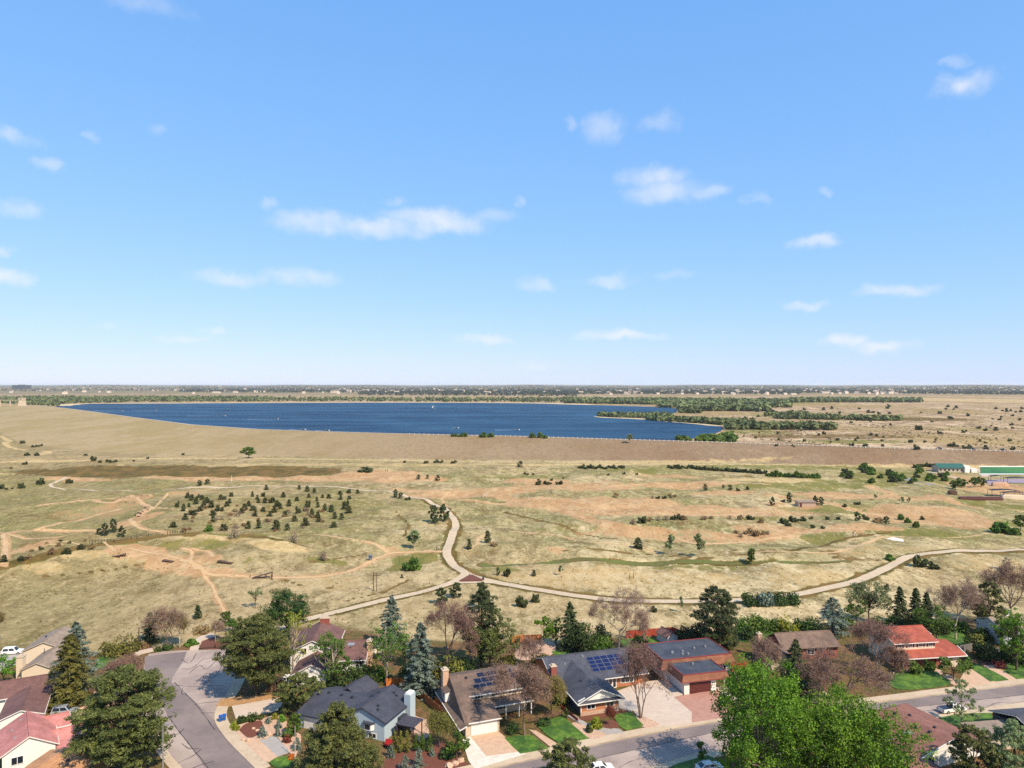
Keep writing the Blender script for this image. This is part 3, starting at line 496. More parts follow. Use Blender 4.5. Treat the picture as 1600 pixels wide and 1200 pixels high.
# lawns and beds
for nm, pts, mt, z in [
    ('lawn', [(788, 1154), (808, 1150), (832, 1150), (858, 1171), (813, 1179), (800, 1167)], lawnm, 0.17), ('lawn', [(836, 1132), (880, 1119), (893, 1132), (920, 1155), (877, 1165), (855, 1150)], lawnm, 0.17), ('lawn', [(952, 1119), (985, 1113), (992, 1120), (1006, 1135), (978, 1142), (968, 1136), (962, 1126)], lawnm, 0.17),
    ('lawn', [(1380, 1066), (1392, 1056), (1412, 1051), (1455, 1049), (1470, 1056), (1483, 1070), (1410, 1078)], lawnm, 0.17), ('lawn', [(1512, 1042), (1526, 1038), (1555, 1051), (1576, 1063), (1547, 1066)], lawnm, 0.17), ('lawn', [(1553, 1038), (1640, 1030), (1640, 1058), (1590, 1062), (1575, 1054)], lawnm, 0.17),
    ('lawn', [(1450, 1126), (1500, 1116), (1548, 1115), (1556, 1132), (1490, 1143), (1470, 1137)], lawnm, 0.17), ('lawn', [(1035, 1205), (1060, 1194), (1105, 1181), (1125, 1190), (1130, 1230), (1030, 1230)], lawnm, 0.17), ('lawn', [(148, 1040), (152, 1030), (165, 1024), (184, 1027), (178, 1040), (166, 1046), (155, 1045)], lawnm, 0.17), ('lawn', [(421, 1192), (430, 1186), (445, 1183), (455, 1186), (452, 1200), (430, 1200)], lawnm, 0.17),
    ('lawn', [(1450, 1000), (1475, 988), (1510, 992), (1512, 1006), (1478, 1008)], lawnm, 0.1), ('lawn', [(862, 1018), (880, 1016), (893, 1019), (885, 1023), (866, 1023)], lawnm, 0.1), ('lawn', [(1155, 992), (1200, 984), (1225, 990), (1215, 1003), (1160, 1004)], lawnm, 0.1), ('lawn', [(968, 1000), (1030, 996), (1034, 1005), (980, 1012)], lawnm, 0.1),
    ('planting_bed', [(373, 1142), (384, 1132), (407, 1127), (410, 1137), (402, 1150), (388, 1154)], mulch, 0.16), ('planting_bed', [(366, 1139), (372, 1134), (405, 1125), (440, 1118), (448, 1136), (430, 1146), (420, 1152), (386, 1160), (375, 1152)], rock, 0.155), ('planting_bed', [(430, 1148), (446, 1140), (470, 1150), (462, 1182), (452, 1176)], rock, 0.155),
    ('planting_bed', [(600, 1180), (640, 1170), (690, 1160), (720, 1185), (735, 1215), (600, 1222)], mulch, 0.12), ('planting_bed', [(893, 1132), (900, 1130), (930, 1142), (947, 1149), (922, 1155)], rock, 0.16), ('planting_bed', [(938, 1137), (945, 1128), (958, 1126), (967, 1135), (955, 1140)], mulch, 0.22), ('planting_bed', [(992, 1122), (1000, 1119), (1030, 1133), (1008, 1138), (998, 1132)], rock, 0.165),
    ('planting_bed', [(337, 1104), (345, 1096), (352, 1092), (436, 1086), (437, 1091), (375, 1100), (362, 1104)], surf('ochre mulch', srgb(190, 150, 100), srgb(150, 108, 68), 3.0), 0.15), ('planting_bed', [(150, 1060), (172, 1048), (205, 1055), (200, 1085), (150, 1090)], rock, 0.08), ('planting_bed', [(905, 1121), (968, 1112), (985, 1113), (955, 1120), (910, 1127)], mulch, 0.16),
    ('planting_bed', [(1396, 1053), (1400, 1048), (1460, 1045), (1470, 1054), (1412, 1050)], rock, 0.15), ('planting_bed', [(1530, 1028), (1560, 1034), (1575, 1052), (1556, 1050), (1536, 1040)], mulch, 0.12), ('planting_bed', [(300, 1014), (318, 1002), (336, 996), (362, 1000), (362, 1013)], mulch, 0.1), ('planting_bed', [(160, 1019), (230, 1010), (232, 1016), (165, 1026)], mulch, 0.06),
    ('planting_bed', [(805, 1008), (860, 1003), (868, 1016), (850, 1028), (808, 1030)], rock, 0.06), ('planting_bed', [(1266, 1056), (1284, 1052), (1300, 1066), (1296, 1084), (1276, 1080)], mulch, 0.06), ('planting_bed', [(1470, 1058), (1483, 1055), (1500, 1066), (1490, 1071)], rock, 0.15)]:
    sheet(nm, pts, mt, z, 0.2, smooth=(pts[0] in ((1380, 1066), (148, 1040), (421, 1192), (1450, 1000), (862, 1018), (1155, 992), (968, 1000)) or nm == 'planting_bed'))
# ------------------------------------------------------------------ vegetation builders
bark = surf('bark', srgb(104, 86, 70), srgb(70, 56, 46), 3, vec='o'); barkp = surf('pale bark', srgb(196, 182, 164), srgb(150, 134, 116), 2, vec='o')
barkg = surf('grey-brown bark', srgb(142, 118, 106), srgb(104, 84, 76), 3, vec='o')
LEAF = dict(
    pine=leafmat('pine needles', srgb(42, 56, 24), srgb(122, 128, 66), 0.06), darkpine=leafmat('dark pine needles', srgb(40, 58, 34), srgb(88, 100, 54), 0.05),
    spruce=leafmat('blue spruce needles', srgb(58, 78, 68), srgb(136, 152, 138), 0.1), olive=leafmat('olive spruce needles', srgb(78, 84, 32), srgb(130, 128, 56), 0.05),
    bright=leafmat('bright leaves', srgb(48, 92, 12), srgb(136, 180, 54), 0.32), green=leafmat('green leaves', srgb(48, 84, 26), srgb(122, 150, 62), 0.35),
    dark=leafmat('dark leaves', srgb(36, 62, 28), srgb(82, 102, 46), 0.2), yellow=leafmat('yellow-green leaves', srgb(126, 142, 40), srgb(176, 180, 66), 0.4),
    silver=leafmat('silver-green leaves', srgb(102, 122, 80), srgb(160, 172, 122), 0.35), bud=leafmat('buds and dry seed', srgb(122, 94, 82), srgb(172, 142, 124), 0.2), greyb=leafmat('grey brush twigs', srgb(126, 112, 94), srgb(170, 154, 132), 0.2),
    budg=leafmat('olive buds', srgb(118, 108, 62), srgb(160, 146, 92), 0.3), juniper=leafmat('juniper sprays', srgb(44, 58, 32), srgb(88, 92, 48), 0.1),
    brown=leafmat('brown scrub', srgb(112, 92, 66), srgb(160, 134, 98), 0.15), far=leafmat('far foliage', srgb(72, 88, 52), srgb(126, 134, 86), 0.15), city=leafmat('far city trees', srgb(38, 52, 42), srgb(76, 88, 68), 0.08),
    red=leafmat('red-purple leaves', srgb(104, 48, 46), srgb(140, 74, 62), 0.3), orange=leafmat('orange flowers', srgb(200, 120, 40), srgb(222, 156, 60), 0.3))
def unit(v): return v / np.maximum(np.linalg.norm(v, axis=1, keepdims=True), 1e-6)
def leaves(rng, pos, nrm, size, aspect=0.6, tint=None, k=4, wild=0.8):
    n = len(pos); nrm = unit(nrm + rng.normal(0, wild, (n, 3))); t = unit(np.cross(nrm, rng.normal(0, 1, (n, 3)))); bt = np.cross(nrm, t)
    s = (np.asarray(size) * rng.uniform(0.65, 1.35, n))[:, None]
    if k == 4: v = np.stack([pos - t * s, pos - bt * s * aspect, pos + t * s, pos + bt * s * aspect], 1)
    else: v = np.stack([pos - t * s * 0.6 - bt * s * aspect, pos + t * s, pos - t * s * 0.6 + bt * s * aspect], 1)
    return v.reshape(-1, 3), np.arange(n * k).reshape(n, k), (tint if tint is not None else rng.uniform(0, 1, n))
def clumps(rng, cen, rad, per, size, flat=0.8, k=4, aspect=0.6, wild=0.8, up=0.25):
    m = len(cen); d = unit(rng.normal(0, 1, (m * per, 3))); r = np.repeat(rad, per)[:, None] * rng.uniform(0.35, 1.0, (m * per, 1)) ** 0.6
    p = np.repeat(cen, per, 0) + d * r * np.array([1, 1, flat]); ct = np.repeat(rng.uniform(0, 1, m), per)
    tint = np.clip(0.6 * ct + 0.5 * rng.uniform(0, 1, m * per) - .05, 0, 1)
    return leaves(rng, p, d + np.array([0, 0, up]), np.full(m * per, size), aspect, tint, k, wild)
def segs_mesh(name, segs, k=4):
    a = np.array([s[0] for s in segs]); b = np.array([s[1] for s in segs]); ra = np.array([s[2] for s in segs])[:, None]; rb = np.array([s[3] for s in segs])[:, None]
    d = unit(b - a); ref = np.where(np.abs(d[:, 2:3]) > 0.9, np.array([[1, 0, 0]]), np.array([[0, 0, 1]])); u = unit(np.cross(d, ref)); w = np.cross(d, u); v = []
    for c, r in ((a, ra), (b, rb)):
        for j in range(k): th = 2 * math.pi * j / k; v.append(c + (u * math.cos(th) + w * math.sin(th)) * r)
    v = np.stack(v, 1).reshape(-1, 3); n = len(segs); base = (np.arange(n) * 2 * k)[:, None, None]
    q = np.array([[j, (j + 1) % k, k + (j + 1) % k, k + j] for j in range(k)])[None]
    return npmesh(name, v, (base + q).reshape(-1, 4), 4)
def limb_segs(rng, h, r0, ends, lean=0.0):
    """trunk with gently bent limbs reaching the given points"""
    segs = []; top = np.array([lean * h, 0, h * 0.86]); pts = [np.array([0, 0, -0.3])] + [top * f + rng.normal(0, 0.012 * h, 3) * (f < 1) for f in (0.2, 0.4, 0.6, 0.8, 1)]
    rr = [r0 * 1.15, r0 * 0.9, r0 * 0.75, r0 * 0.55, r0 * 0.38, r0 * 0.15]
    for i in range(5): segs.append((pts[i], pts[i + 1], rr[i], rr[i + 1]))
    for e in ends:
        f = np.clip((e[2] / h) * rng.uniform(0.45, 0.75), 0.12, 0.85); i = min(int(f * 5), 4); s = pts[i] + (pts[i + 1] - pts[i]) * (f * 5 - i)
        mid = (s + e) / 2 + rng.normal(0, 0.03 * h, 3) * np.array([1, 1, .5]); r = max(0.035, r0 * 0.28)
        segs += [(s, mid, r, r * 0.6), (mid, e, r * 0.6, 0.02)]
    return segs
def finish(root, crown, segs, mat, bk, k=4):
    link('trunk', segs_mesh('trunk', segs, 5), bk, root); v, f, ti = crown
    link('crown', npmesh('crown', v, f, f.shape[1], ti), mat, root); return root
def cat3(L):
    o = 0; V, Fc, T = [], [], []
    for v, f, ti in L: V.append(v); Fc.append(f + o); T.append(ti); o += len(v)
    return np.concatenate(V), np.concatenate(Fc), np.concatenate(T)
def broadleaf(root, h, w, mat, seed, bk=bark, dens=1.0, lo=0.2, leaf=0.17, sparse=False):
    """crown of boughs, each carrying several uneven leaf clumps"""
    rng = np.random.RandomState(seed); nb = int(np.clip(15 * dens * (w * w * h / 500) ** 0.4, 11, 84)); d = unit(rng.normal(0, 1, (nb, 3))); rr = rng.uniform(0.4, 1.0, nb) ** 0.6
    zc = h * (1 + lo) / 2; hz = h * (1 - lo) / 2; lob = 1 + 0.22 * np.sin(3 * np.arctan2(d[:, 1], d[:, 0]) + seed) + 0.12 * np.sin(5 * d[:, 2] * 3 + seed); br = 0.5 * w * rng.uniform(0.26, 0.46, nb)
    bc = np.stack([d[:, 0] * rr * (w / 2 - br * .75) * lob, d[:, 1] * rr * (w / 2 - br * .75) * lob, zc + d[:, 2] * rr * (hz - br * .6)], 1)
    k = 9 if not sparse else 6; dd = unit(rng.normal(0, 1, (nb * k, 3))); cen = np.repeat(bc, k, 0) + dd * np.repeat(br, k)[:, None] * rng.uniform(.45, 1.0, (nb * k, 1)) * np.array([1, 1, .8]); cr = np.repeat(br, k) * rng.uniform(.22, .42, nb * k)
    keep = cen[:, 2] > h * lo * .5; cen, cr = cen[keep], np.maximum(cr[keep], leaf * 1.2)
    per = int(np.clip((28 if not sparse else 13) * (np.mean(cr) / leaf / 3.2) ** 1.2, 15 if not sparse else 9, 48)); crown = clumps(rng, cen, cr, per, leaf, 0.75)
    return finish(root, crown, limb_segs(rng, h, max(0.1, h * 0.017), np.concatenate([bc, cen[::7]])), mat, bk)
def pine(root, h, w, mat, seed, bk=bark, lo=0.14, leaf=0.26, shape=0.42, dens=1.0):
    """whorled boughs ending in separate needle tufts, with gaps between the boughs"""
    rng = np.random.RandomState(seed); n = int(np.clip(64 * dens * (w * h / 150) ** 0.5, 22, 130)); t = lo + (0.98 - lo) * (np.arange(n) + rng.uniform(0, 1, n)) / n
    x = (t - lo) / (1 - lo); prof = np.where(x < shape, 0.66 + 0.34 * np.sin(x / shape * math.pi / 2), np.clip(1 - ((x - shape) / (1 - shape)) ** 1.8, 0, 1) ** 0.75)
    az = np.arange(n) * 2.4 + rng.normal(0, 0.5, n); r = w / 2 * prof * rng.uniform(0.66, 1.1, n); cen = []; rad = []; ends = []
    for i in range(n):
        k = int(np.clip(3 + r[i] * 2.6, 4, 22)); f = rng.uniform(.28, 1.0, k) ** .7; lat = rng.normal(0, .2, k) * r[i] * (1.15 - .5 * f); ca, sa = math.cos(az[i]), math.sin(az[i]); tilt = rng.uniform(-.12, .22)
        cen.append(np.stack([ca * f * r[i] - sa * lat, sa * f * r[i] + ca * lat, t[i] * h + f * r[i] * tilt + rng.normal(0, .16, k) + (f > .8) * .12], 1)); rad.append(rng.uniform(.34, .62, k) * np.clip(w / 11, .55, 1.15)); ends.append(cen[-1][np.argmax(f)])
    cen = np.concatenate(cen); rad = np.concatenate(rad); crown = clumps(rng, cen, rad, int(30 * np.clip(dens, .5, 1.15)), leaf, 0.7, 3, 0.3, 0.5, 0.6)
    return finish(root, crown, limb_segs(rng, h, max(0.09, h * 0.018), np.array(ends)[::2]), mat, bk)
def spruce(root, h, w, mat, seed, bk=bark, lo=0.05, leaf=0.3, power=0.72, dens=1.0):
    rng = np.random.RandomState(seed); n = int(np.clip(112 * dens * (h / 13) ** 0.8, 34, 220)); t = lo + (0.985 - lo) * ((np.arange(n) + rng.uniform(0, 1, n)) / n) ** 1.1
    r = w / 2 * (1 - (t - lo) / (1 - lo)) ** power * rng.uniform(0.6, 1.15, n) + 0.15; az = np.arange(n) * 2.4 + rng.normal(0, 0.3, n)
    per = int(np.clip(70 * (h / 13) ** 0.6, 16, 84)); s = rng.uniform(0.12, 1.0, (n, per)) ** 0.75; lat = rng.normal(0, 0.13, (n, per)) * (1.15 - s * 0.6) * r[:, None]
    ca, sa = np.cos(az)[:, None], np.sin(az)[:, None]; rad = s * r[:, None]
    X = ca * rad - sa * lat; Y = sa * rad + ca * lat; Z = (t * h)[:, None] - 0.30 * rad * s + 0.16 * rad * s ** 3 + rng.normal(0, 0.10, (n, per)) - np.abs(lat) * 0.25
    pos = np.stack([X, Y, np.maximum(Z, 0.1)], -1).reshape(-1, 3); nrm = np.stack([ca * 0.5 + 0 * rad, sa * 0.5 + 0 * rad, 1 + 0 * rad], -1).reshape(-1, 3)
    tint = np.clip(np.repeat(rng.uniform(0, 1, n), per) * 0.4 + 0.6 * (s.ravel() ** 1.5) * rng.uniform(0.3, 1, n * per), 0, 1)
    segs = [(np.array([0, 0, -0.3]), np.array([0, 0, h * .5]), h * .016, h * .009), (np.array([0, 0, h * .5]), np.array([0, 0, h * .98]), h * .009, .02)]
    return finish(root, leaves(rng, pos, nrm, np.full(len(pos), leaf), 0.36, tint, 3, 0.45), segs, mat, bk)
def bare(root, h, w, mat, seed, bk=barkg, buds=1.0, twig=0.022, stems=1, lo=0.2, leaf=0.13):
    rng = np.random.RandomState(seed); segs = []; tips = []
    def grow(p, d, L, r, depth):
        m = p + d * L * 0.5 + rng.normal(0, 0.05 * L, 3); q = m + (d + rng.normal(0, 0.16, 3)) * L * 0.5; r1 = max(twig * 0.7, r * 0.66)
        segs.append((p, m, r, (r + r1) / 2)); segs.append((m, q, (r + r1) / 2, r1))
        if depth <= 1: tips.append(m)
        if depth == 0: tips.append(q); return
        nb = 4 if depth > 1 else 5; a0 = rng.uniform(0, 6.28)
        for i in range(nb):
            ax = unit(np.cross(d, rng.normal(0, 1, 3))[None])[0]; spread = rng.uniform(0.35, 0.85) * (w / h + 0.35); a = a0 + i * 2.1; o = np.cross(d, ax) * math.cos(a) + ax * math.sin(a)
            nd = d + o * spread + np.array([0, 0, 0.12]); nd /= np.linalg.norm(nd); grow(q if i else m + (q - m) * rng.uniform(.2, 1), nd, L * rng.uniform(0.62, 0.82), r1 * rng.uniform(.6, .85), depth - 1)
    for s in range(stems):
        a = 6.28 * s / stems + 1; d = np.array([math.cos(a) * .25, math.sin(a) * .25, 1]) if stems > 1 else np.array([rng.normal(0, .05), rng.normal(0, .05), 1])
        grow(np.array([math.cos(a) * .15 * (stems > 1), math.sin(a) * .15 * (stems > 1), -0.2]), d / np.linalg.norm(d), h * (0.25 if stems == 1 else .3), h * 0.019 / stems ** 0.5, 5 if stems == 1 else 4)
    allp = np.array([s[1] for s in segs]); zs = h / np.percentile(allp[:, 2], 99.5); rad = np.percentile(np.hypot(allp[:, 0], allp[:, 1]), 96); xs = (w / 2) / rad; sc_ = np.array([xs, xs, zs])
    segs = [(a * sc_, b * sc_, max(ra, twig), max(rb, twig * .8)) for a, b, ra, rb in segs]
    link('trunk', segs_mesh('trunk', [s for s in segs if s[2] >= twig * 1.5] or segs[:4], 5), bk, root)
    link('twigs', segs_mesh('twigs', [s for s in segs if s[2] < twig * 1.5] or segs[-3:], 3), bk, root)
    if buds:
        tp = np.array(tips) * sc_; k = max(1, int(1.6 * buds + .5)); p = np.repeat(tp, k, 0) + rng.normal(0, 0.3, (len(tp) * k, 3))
        v, f, ti = leaves(rng, p, rng.normal(0, 1, p.shape), np.full(len(p), leaf * 1.9), 0.16, None, 3, 1.0)
        link('crown', npmesh('crown', v, f, 3, ti), mat, root)
    return root
def shrub(root, h, w, mat, seed, leaf=0.16, n=16, per=42, bk=bark, flat=0.8):
    rng = np.random.RandomState(seed); d = unit(rng.normal(0, 1, (n, 3))); d[:, 2] = np.abs(d[:, 2]); rr = rng.uniform(0.4, 1, n); cr = np.full(n, min(w, h * 1.4) * 0.2) * rng.uniform(.75, 1.25, n)
    cen = np.stack([d[:, 0] * rr * (w / 2 - cr), d[:, 1] * rr * (w / 2 - cr), np.maximum(d[:, 2] * rr * (h - cr) * .95, cr * .6)], 1)
    crown = clumps(rng, cen, cr, per, leaf, flat); segs = [(np.array([0, 0, -.1]), c * np.array([.8, .8, .85]), .04, .015) for c in cen[::2]]
    link('stems', segs_mesh('stems', segs, 3), bk, root); v, f, ti = crown; link('crown', npmesh('crown', v, f, 4, ti), mat, root); return root
def column(root, h, w, mat, seed, leaf=0.14, bk=bark):
    rng = np.random.RandomState(seed); n = int(h * 9); t = rng.uniform(0.03, 1, n); r = w / 2 * np.clip(np.sin(np.clip(t * 1.05 + .12, 0, 1) * math.pi) ** .5, .12, 1) * rng.uniform(.4, .9, n); a = rng.uniform(0, 6.28, n)
    cen = np.stack([np.cos(a) * r, np.sin(a) * r, t * h * .95 + .1], 1)
    crown = clumps(rng, cen, np.full(n, w * .24), 22, leaf, 1.3); link('trunk', segs_mesh('trunk', [(np.array([0, 0, -.1]), np.array([0, 0, h * .9]), .06, .02)], 4), bk, root); v, f, ti = crown; link('crown', npmesh('crown', v, f, 4, ti), mat, root); return root
def fit(root, h, w):
    """scale a grown plant to the height and spread asked for"""
    v = np.concatenate([np.array([c_ for x in o.data.vertices for c_ in x.co]).reshape(-1, 3) if len(o.data.vertices) < 50 else _co(o.data) for o in root.children]); r = np.hypot(v[:, 0], v[:, 1])
    k = float(np.clip((w / 2) / np.percentile(r, 97.5), .6, 2.2)); kz = float(np.clip(h / np.percentile(v[:, 2], 99.7), .6, 1.8)); root.scale = (k, k, kz); return k, kz
def _co(me):
    a = np.empty(len(me.vertices) * 3, np.float32); me.vertices.foreach_get('co', a); return a.reshape(-1, 3)
def plant(kind, name, label, cat, x, yb, yt, wpx, mat, seed, group=None, ground=None, **kw):
    p = ground if ground is not None else G(x, yb); k = p.y / F; h = (yb - yt) * k; w = wpx * k
    root = thing(name, label, cat, p, random.Random(seed).uniform(0, 6.28), group)
    {'pine': pine, 'spruce': spruce, 'broad': broadleaf, 'bare': bare, 'shrub': shrub, 'column': column}[kind](root, h, w, LEAF[mat], seed, **kw)
    fit(root, h, w); return root
# ------------------------------------------------------------------ trees of the neighbourhood, each by its foot, top and width in the photograph
T = plant
T('pine', 'pine_tree', 'broad dark green pine beside the grey lamp post and cul-de-sac road', 'tree', 192, 1207, 1045, 146, 'pine', 1, dens=1.35)
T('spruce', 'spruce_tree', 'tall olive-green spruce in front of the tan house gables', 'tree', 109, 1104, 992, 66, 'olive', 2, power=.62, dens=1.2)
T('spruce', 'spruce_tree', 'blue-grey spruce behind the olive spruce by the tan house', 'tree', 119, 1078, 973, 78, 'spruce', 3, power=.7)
T('bare', 'bare_tree', 'pinkish bare shrubby tree between olive spruce and broad pine', 'tree', 180, 1098, 1030, 62, 'bud', 4, stems=4)
T('bare', 'bare_tree', 'low bare tan shrub beside the small round lawn', 'tree', 200, 1058, 1022, 46, 'bud', 5, stems=4)
T('shrub', 'hedge_shrub', 'olive-brown rounded lilac hedge shrub above the small round lawn', 'shrub', 186, 1020, 996, 62, 'olive', 6, n=26, per=60, leaf=.2)
T('bare', 'bare_tree', 'pinkish brown bare tree at the end of the cul-de-sac', 'tree', 262, 1012, 947, 74, 'bud', 7, stems=3, buds=1.6)
T('bare', 'birch_tree', 'pale-barked thin birch at the head of the cul-de-sac', 'tree', 281, 1012, 960, 40, 'budg', 8, bk=barkp)
T('spruce', 'young_conifer', 'small dark conifer left of the bare tree at the cul-de-sac', 'tree', 234, 1004, 957, 26, 'darkpine', 9)
T('spruce', 'young_conifer', 'lone small conifer on the dry slope above the cul-de-sac', 'tree', 309, 966, 945, 15, 'darkpine', 10, power=.6)
T('broad', 'leafy_tree', 'small green tree beside the path leaving the cul-de-sac', 'tree', 353, 988, 955, 28, 'green', 11)
T('broad', 'leafy_tree', 'slim bright green tree just left of the big court pine', 'tree', 363, 1008, 968, 26, 'green', 12)
T('bare', 'bare_tree', 'tiny bare tree in the mulch bed at the cul-de-sac', 'tree', 337, 1003, 970, 26, 'bud', 13, bk=barkp, buds=.4)
T('shrub', 'brown_shrub', 'low brown shrub where the path leaves the cul-de-sac', 'shrub', 318, 988, 976, 34, 'brown', 14)
T('pine', 'pine_tree', 'large wide pine on the corner casting shade on the cul-de-sac', 'tree', 401, 1085, 963, 110, 'pine', 15, lo=.2, dens=1.25)
T('broad', 'leafy_tree', 'dense dark green round tree behind the large corner pine', 'tree', 448, 1003, 922, 72, 'dark', 16, dens=1.4)
T('broad', 'birch_tree', 'yellow-green weeping birch with white trunk beside the white house', 'tree', 459, 1052, 952, 50, 'yellow', 17, bk=barkp, sparse=True, lo=.12)
T('broad', 'leafy_tree', 'green tree half hiding the white house with brown roof', 'tree', 519, 1078, 993, 66, 'green', 18, bk=barkp)
T('shrub', 'dark_shrub', 'dark shrub behind the blue house near the white garage', 'shrub', 528, 1080, 1042, 52, 'dark', 19, n=24, per=60, leaf=.22)
T('pine', 'pine_tree', 'small olive pine over the drive of the blue house', 'tree', 468, 1117, 1054, 74, 'pine', 20, lo=.08)
T('spruce', 'spruce_tree', 'blue spruce beside the path junction slope behind the white house', 'tree', 612, 1012, 931, 52, 'spruce', 21)
T('broad', 'leafy_tree', 'green tree with leaning pale trunk behind the blue house', 'tree', 603, 1068, 974, 78, 'green', 22, bk=barkp, sparse=True)
T('shrub', 'dark_shrub', 'dark green shrub by the orange fence behind the blue house', 'shrub', 573, 1070, 1036, 46, 'dark', 23, n=22, per=60, leaf=.22)
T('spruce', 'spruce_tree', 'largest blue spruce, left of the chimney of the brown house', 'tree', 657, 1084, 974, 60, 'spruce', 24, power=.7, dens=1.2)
T('bare', 'bare_tree', 'tall purplish bare tree behind the largest blue spruce', 'tree', 697, 1062, 940, 98, 'bud', 25, buds=2.8, twig=.028)
T('pine', 'pine_tree', 'dark-topped tall pine behind the brown house', 'tree', 752, 1046, 911, 62, 'darkpine', 26, shape=.3)
T('broad', 'leafy_tree', 'olive-green spreading tree in front of the dark-topped pine', 'tree', 766, 1050, 957, 88, 'pine', 27, lo=.1)
T('shrub', 'olive_shrub', 'olive shrub by the chimney behind the brown house', 'shrub', 706, 1064, 1022, 44, 'olive', 28, n=24, per=60, leaf=.22)
T('bare', 'bare_tree', 'low bare tree in the back yard beside the orange fence', 'tree', 826, 1046, 994, 58, 'bud', 29, stems=3)
T('broad', 'leafy_tree', 'bright green round tree by the orange back fence', 'tree', 850, 1009, 965, 31, 'bright', 30, lo=.08)
T('broad', 'leafy_tree', 'mid green round tree right of the bright green round tree', 'tree', 869, 1007, 966, 29, 'green', 31, lo=.08)
T('spruce', 'spruce_tree', 'dark pointed spruce behind the brick house', 'tree', 891, 1014, 941, 40, 'darkpine', 32)
T('shrub', 'dark_shrub', 'tall dark green shrub behind the brick house roof', 'shrub', 908, 1020, 974, 52, 'dark', 33, n=26, per=70, leaf=.24)
T('shrub', 'dark_shrub', 'lower dark green shrub under the large bare yard tree', 'shrub', 938, 1020, 992, 40, 'green', 34, n=22, per=60, leaf=.22)
T('bare', 'bare_tree', 'large purplish bare tree before the red back fence', 'tree', 966, 1017, 924, 110, 'bud', 35, buds=2.4, twig=.03, bk=barkp)
T('shrub', 'dark_shrub', 'near-black shrub at the foot of the large bare yard tree', 'shrub', 938, 1004, 976, 36, 'juniper', 36, n=20, per=50, leaf=.22)
T('bare', 'bare_tree', 'dense bare tree in front of the brown house with solar roof', 'tree', 820, 1150, 1038, 128, 'bud', 37, buds=2.6, twig=.034)
T('bare', 'bare_tree', 'olive-brown budding tree between brown house and brick house', 'tree', 862, 1116, 1052, 60, 'budg', 38, buds=2.4)
T('bare', 'bare_tree', 'upright bare tree on the rock bed beside the wide driveway', 'tree', 1001, 1123, 1008, 90, 'bud', 39, buds=1.6, twig=.03, stems=3)
T('pine', 'pine_tree', 'big dark pine behind the flat-roofed house', 'tree', 1121, 1018, 917, 76, 'darkpine', 40, lo=.12)
T('shrub', 'dark_shrub', 'dark spreading juniper left of the big pine by the shed', 'shrub', 1082, 1002, 976, 46, 'juniper', 41, n=26, per=60, leaf=.22)
T('pine', 'pine_tree', 'olive low tree under the big pine behind the flat roof', 'tree', 1128, 1020, 974, 50, 'pine', 42, lo=.06)
T('shrub', 'green_shrub', 'green shrub at the right of the big dark pine', 'shrub', 1163, 990, 962, 34, 'green', 43, n=20, per=55, leaf=.22)
for i, (x, yb, yt, w, mt, lb) in enumerate([(1172, 945, 928, 34, 'dark', 'leftmost blue-green shrub of the thicket below the curving path'), (1195, 946, 924, 30, 'spruce', 'blue-green shrub second from left in the thicket by the path'), (1218, 945, 925, 34, 'dark', 'third shrub of the thicket below the curving path'), (1238, 944, 926, 26, 'dark', 'rightmost shrub of the thicket below the curving path')]):
    T('shrub', 'thicket_shrub', lb, 'shrub', x, yb, yt, w, mt, 50 + i, group='thicket of shrubs below the path', n=20, per=50, leaf=.24)
T('shrub', 'green_shrub', 'green shrub behind the rail of the back lawn', 'shrub', 1186, 988, 960, 42, 'green', 55, n=22, per=55, leaf=.24)
T('shrub', 'green_shrub', 'yellowish green shrub behind the brown ranch roof', 'shrub', 1232, 990, 962, 38, 'yellow', 56, n=20, per=36, leaf=.22)
T('shrub', 'dark_shrub', 'dark shrub left of the blue-grey juniper behind ranch house', 'shrub', 1268, 990, 964, 40, 'dark', 57, n=22, per=55, leaf=.24)
T('column', 'columnar_shrub', 'slim bright green shrub before the dark shrub behind ranch house', 'shrub', 1263, 992, 970, 13, 'bright', 58)
T('spruce', 'juniper_tree', 'blue-grey bushy juniper tree behind the brown ranch house', 'tree', 1301, 990, 934, 50, 'spruce', 59, power=.45)
T('broad', 'leafy_tree', 'silver-green tree left of the two dark spruces', 'tree', 1358, 972, 908, 64, 'silver', 60)
T('broad', 'leafy_tree', 'lower bright green tree beneath the silver-green tree', 'tree', 1338, 978, 938, 40, 'green', 61)
T('spruce', 'spruce_tree', 'leftmost of three dark spruces behind the red-roofed house', 'tree', 1406, 980, 917, 30, 'darkpine', 62)
T('spruce', 'spruce_tree', 'middle of three dark spruces behind the red-roofed house', 'tree', 1431, 978, 919, 32, 'darkpine', 63)
T('spruce', 'spruce_tree', 'right and shortest of three dark spruces behind red-roofed house', 'tree', 1448, 978, 926, 28, 'darkpine', 64)
T('broad', 'leafy_tree', 'bright green tree at the back corner of the red-roofed house', 'tree', 1463, 1008, 948, 56, 'green', 65)
T('bare', 'bare_tree', 'large brown bare tree with pale trunk right of red-roofed house', 'tree', 1494, 999, 903, 88, 'bud', 166, bk=barkp, buds=2.2)
T('bare', 'bare_tree', 'tall brown bare tree at the right edge above the white house', 'tree', 1580, 985, 880, 86, 'bud', 167, buds=2.2)
T('pine', 'pine_tree', 'olive-dark pine between the two large brown bare trees', 'tree', 1546, 992, 909, 50, 'pine', 68)
T('broad', 'leafy_tree', 'bright green tree over the white house at right edge', 'tree', 1588, 1048, 955, 72, 'bright', 69)
T('column', 'columnar_shrub', 'dark tall column shrub beside the shady fence', 'shrub', 1512, 1012, 982, 14, 'dark', 70)
T('shrub', 'round_shrub', 'yellow-olive rounded shrub beside the shady fence', 'shrub', 1526, 1012, 990, 22, 'olive', 71, n=20, per=50)
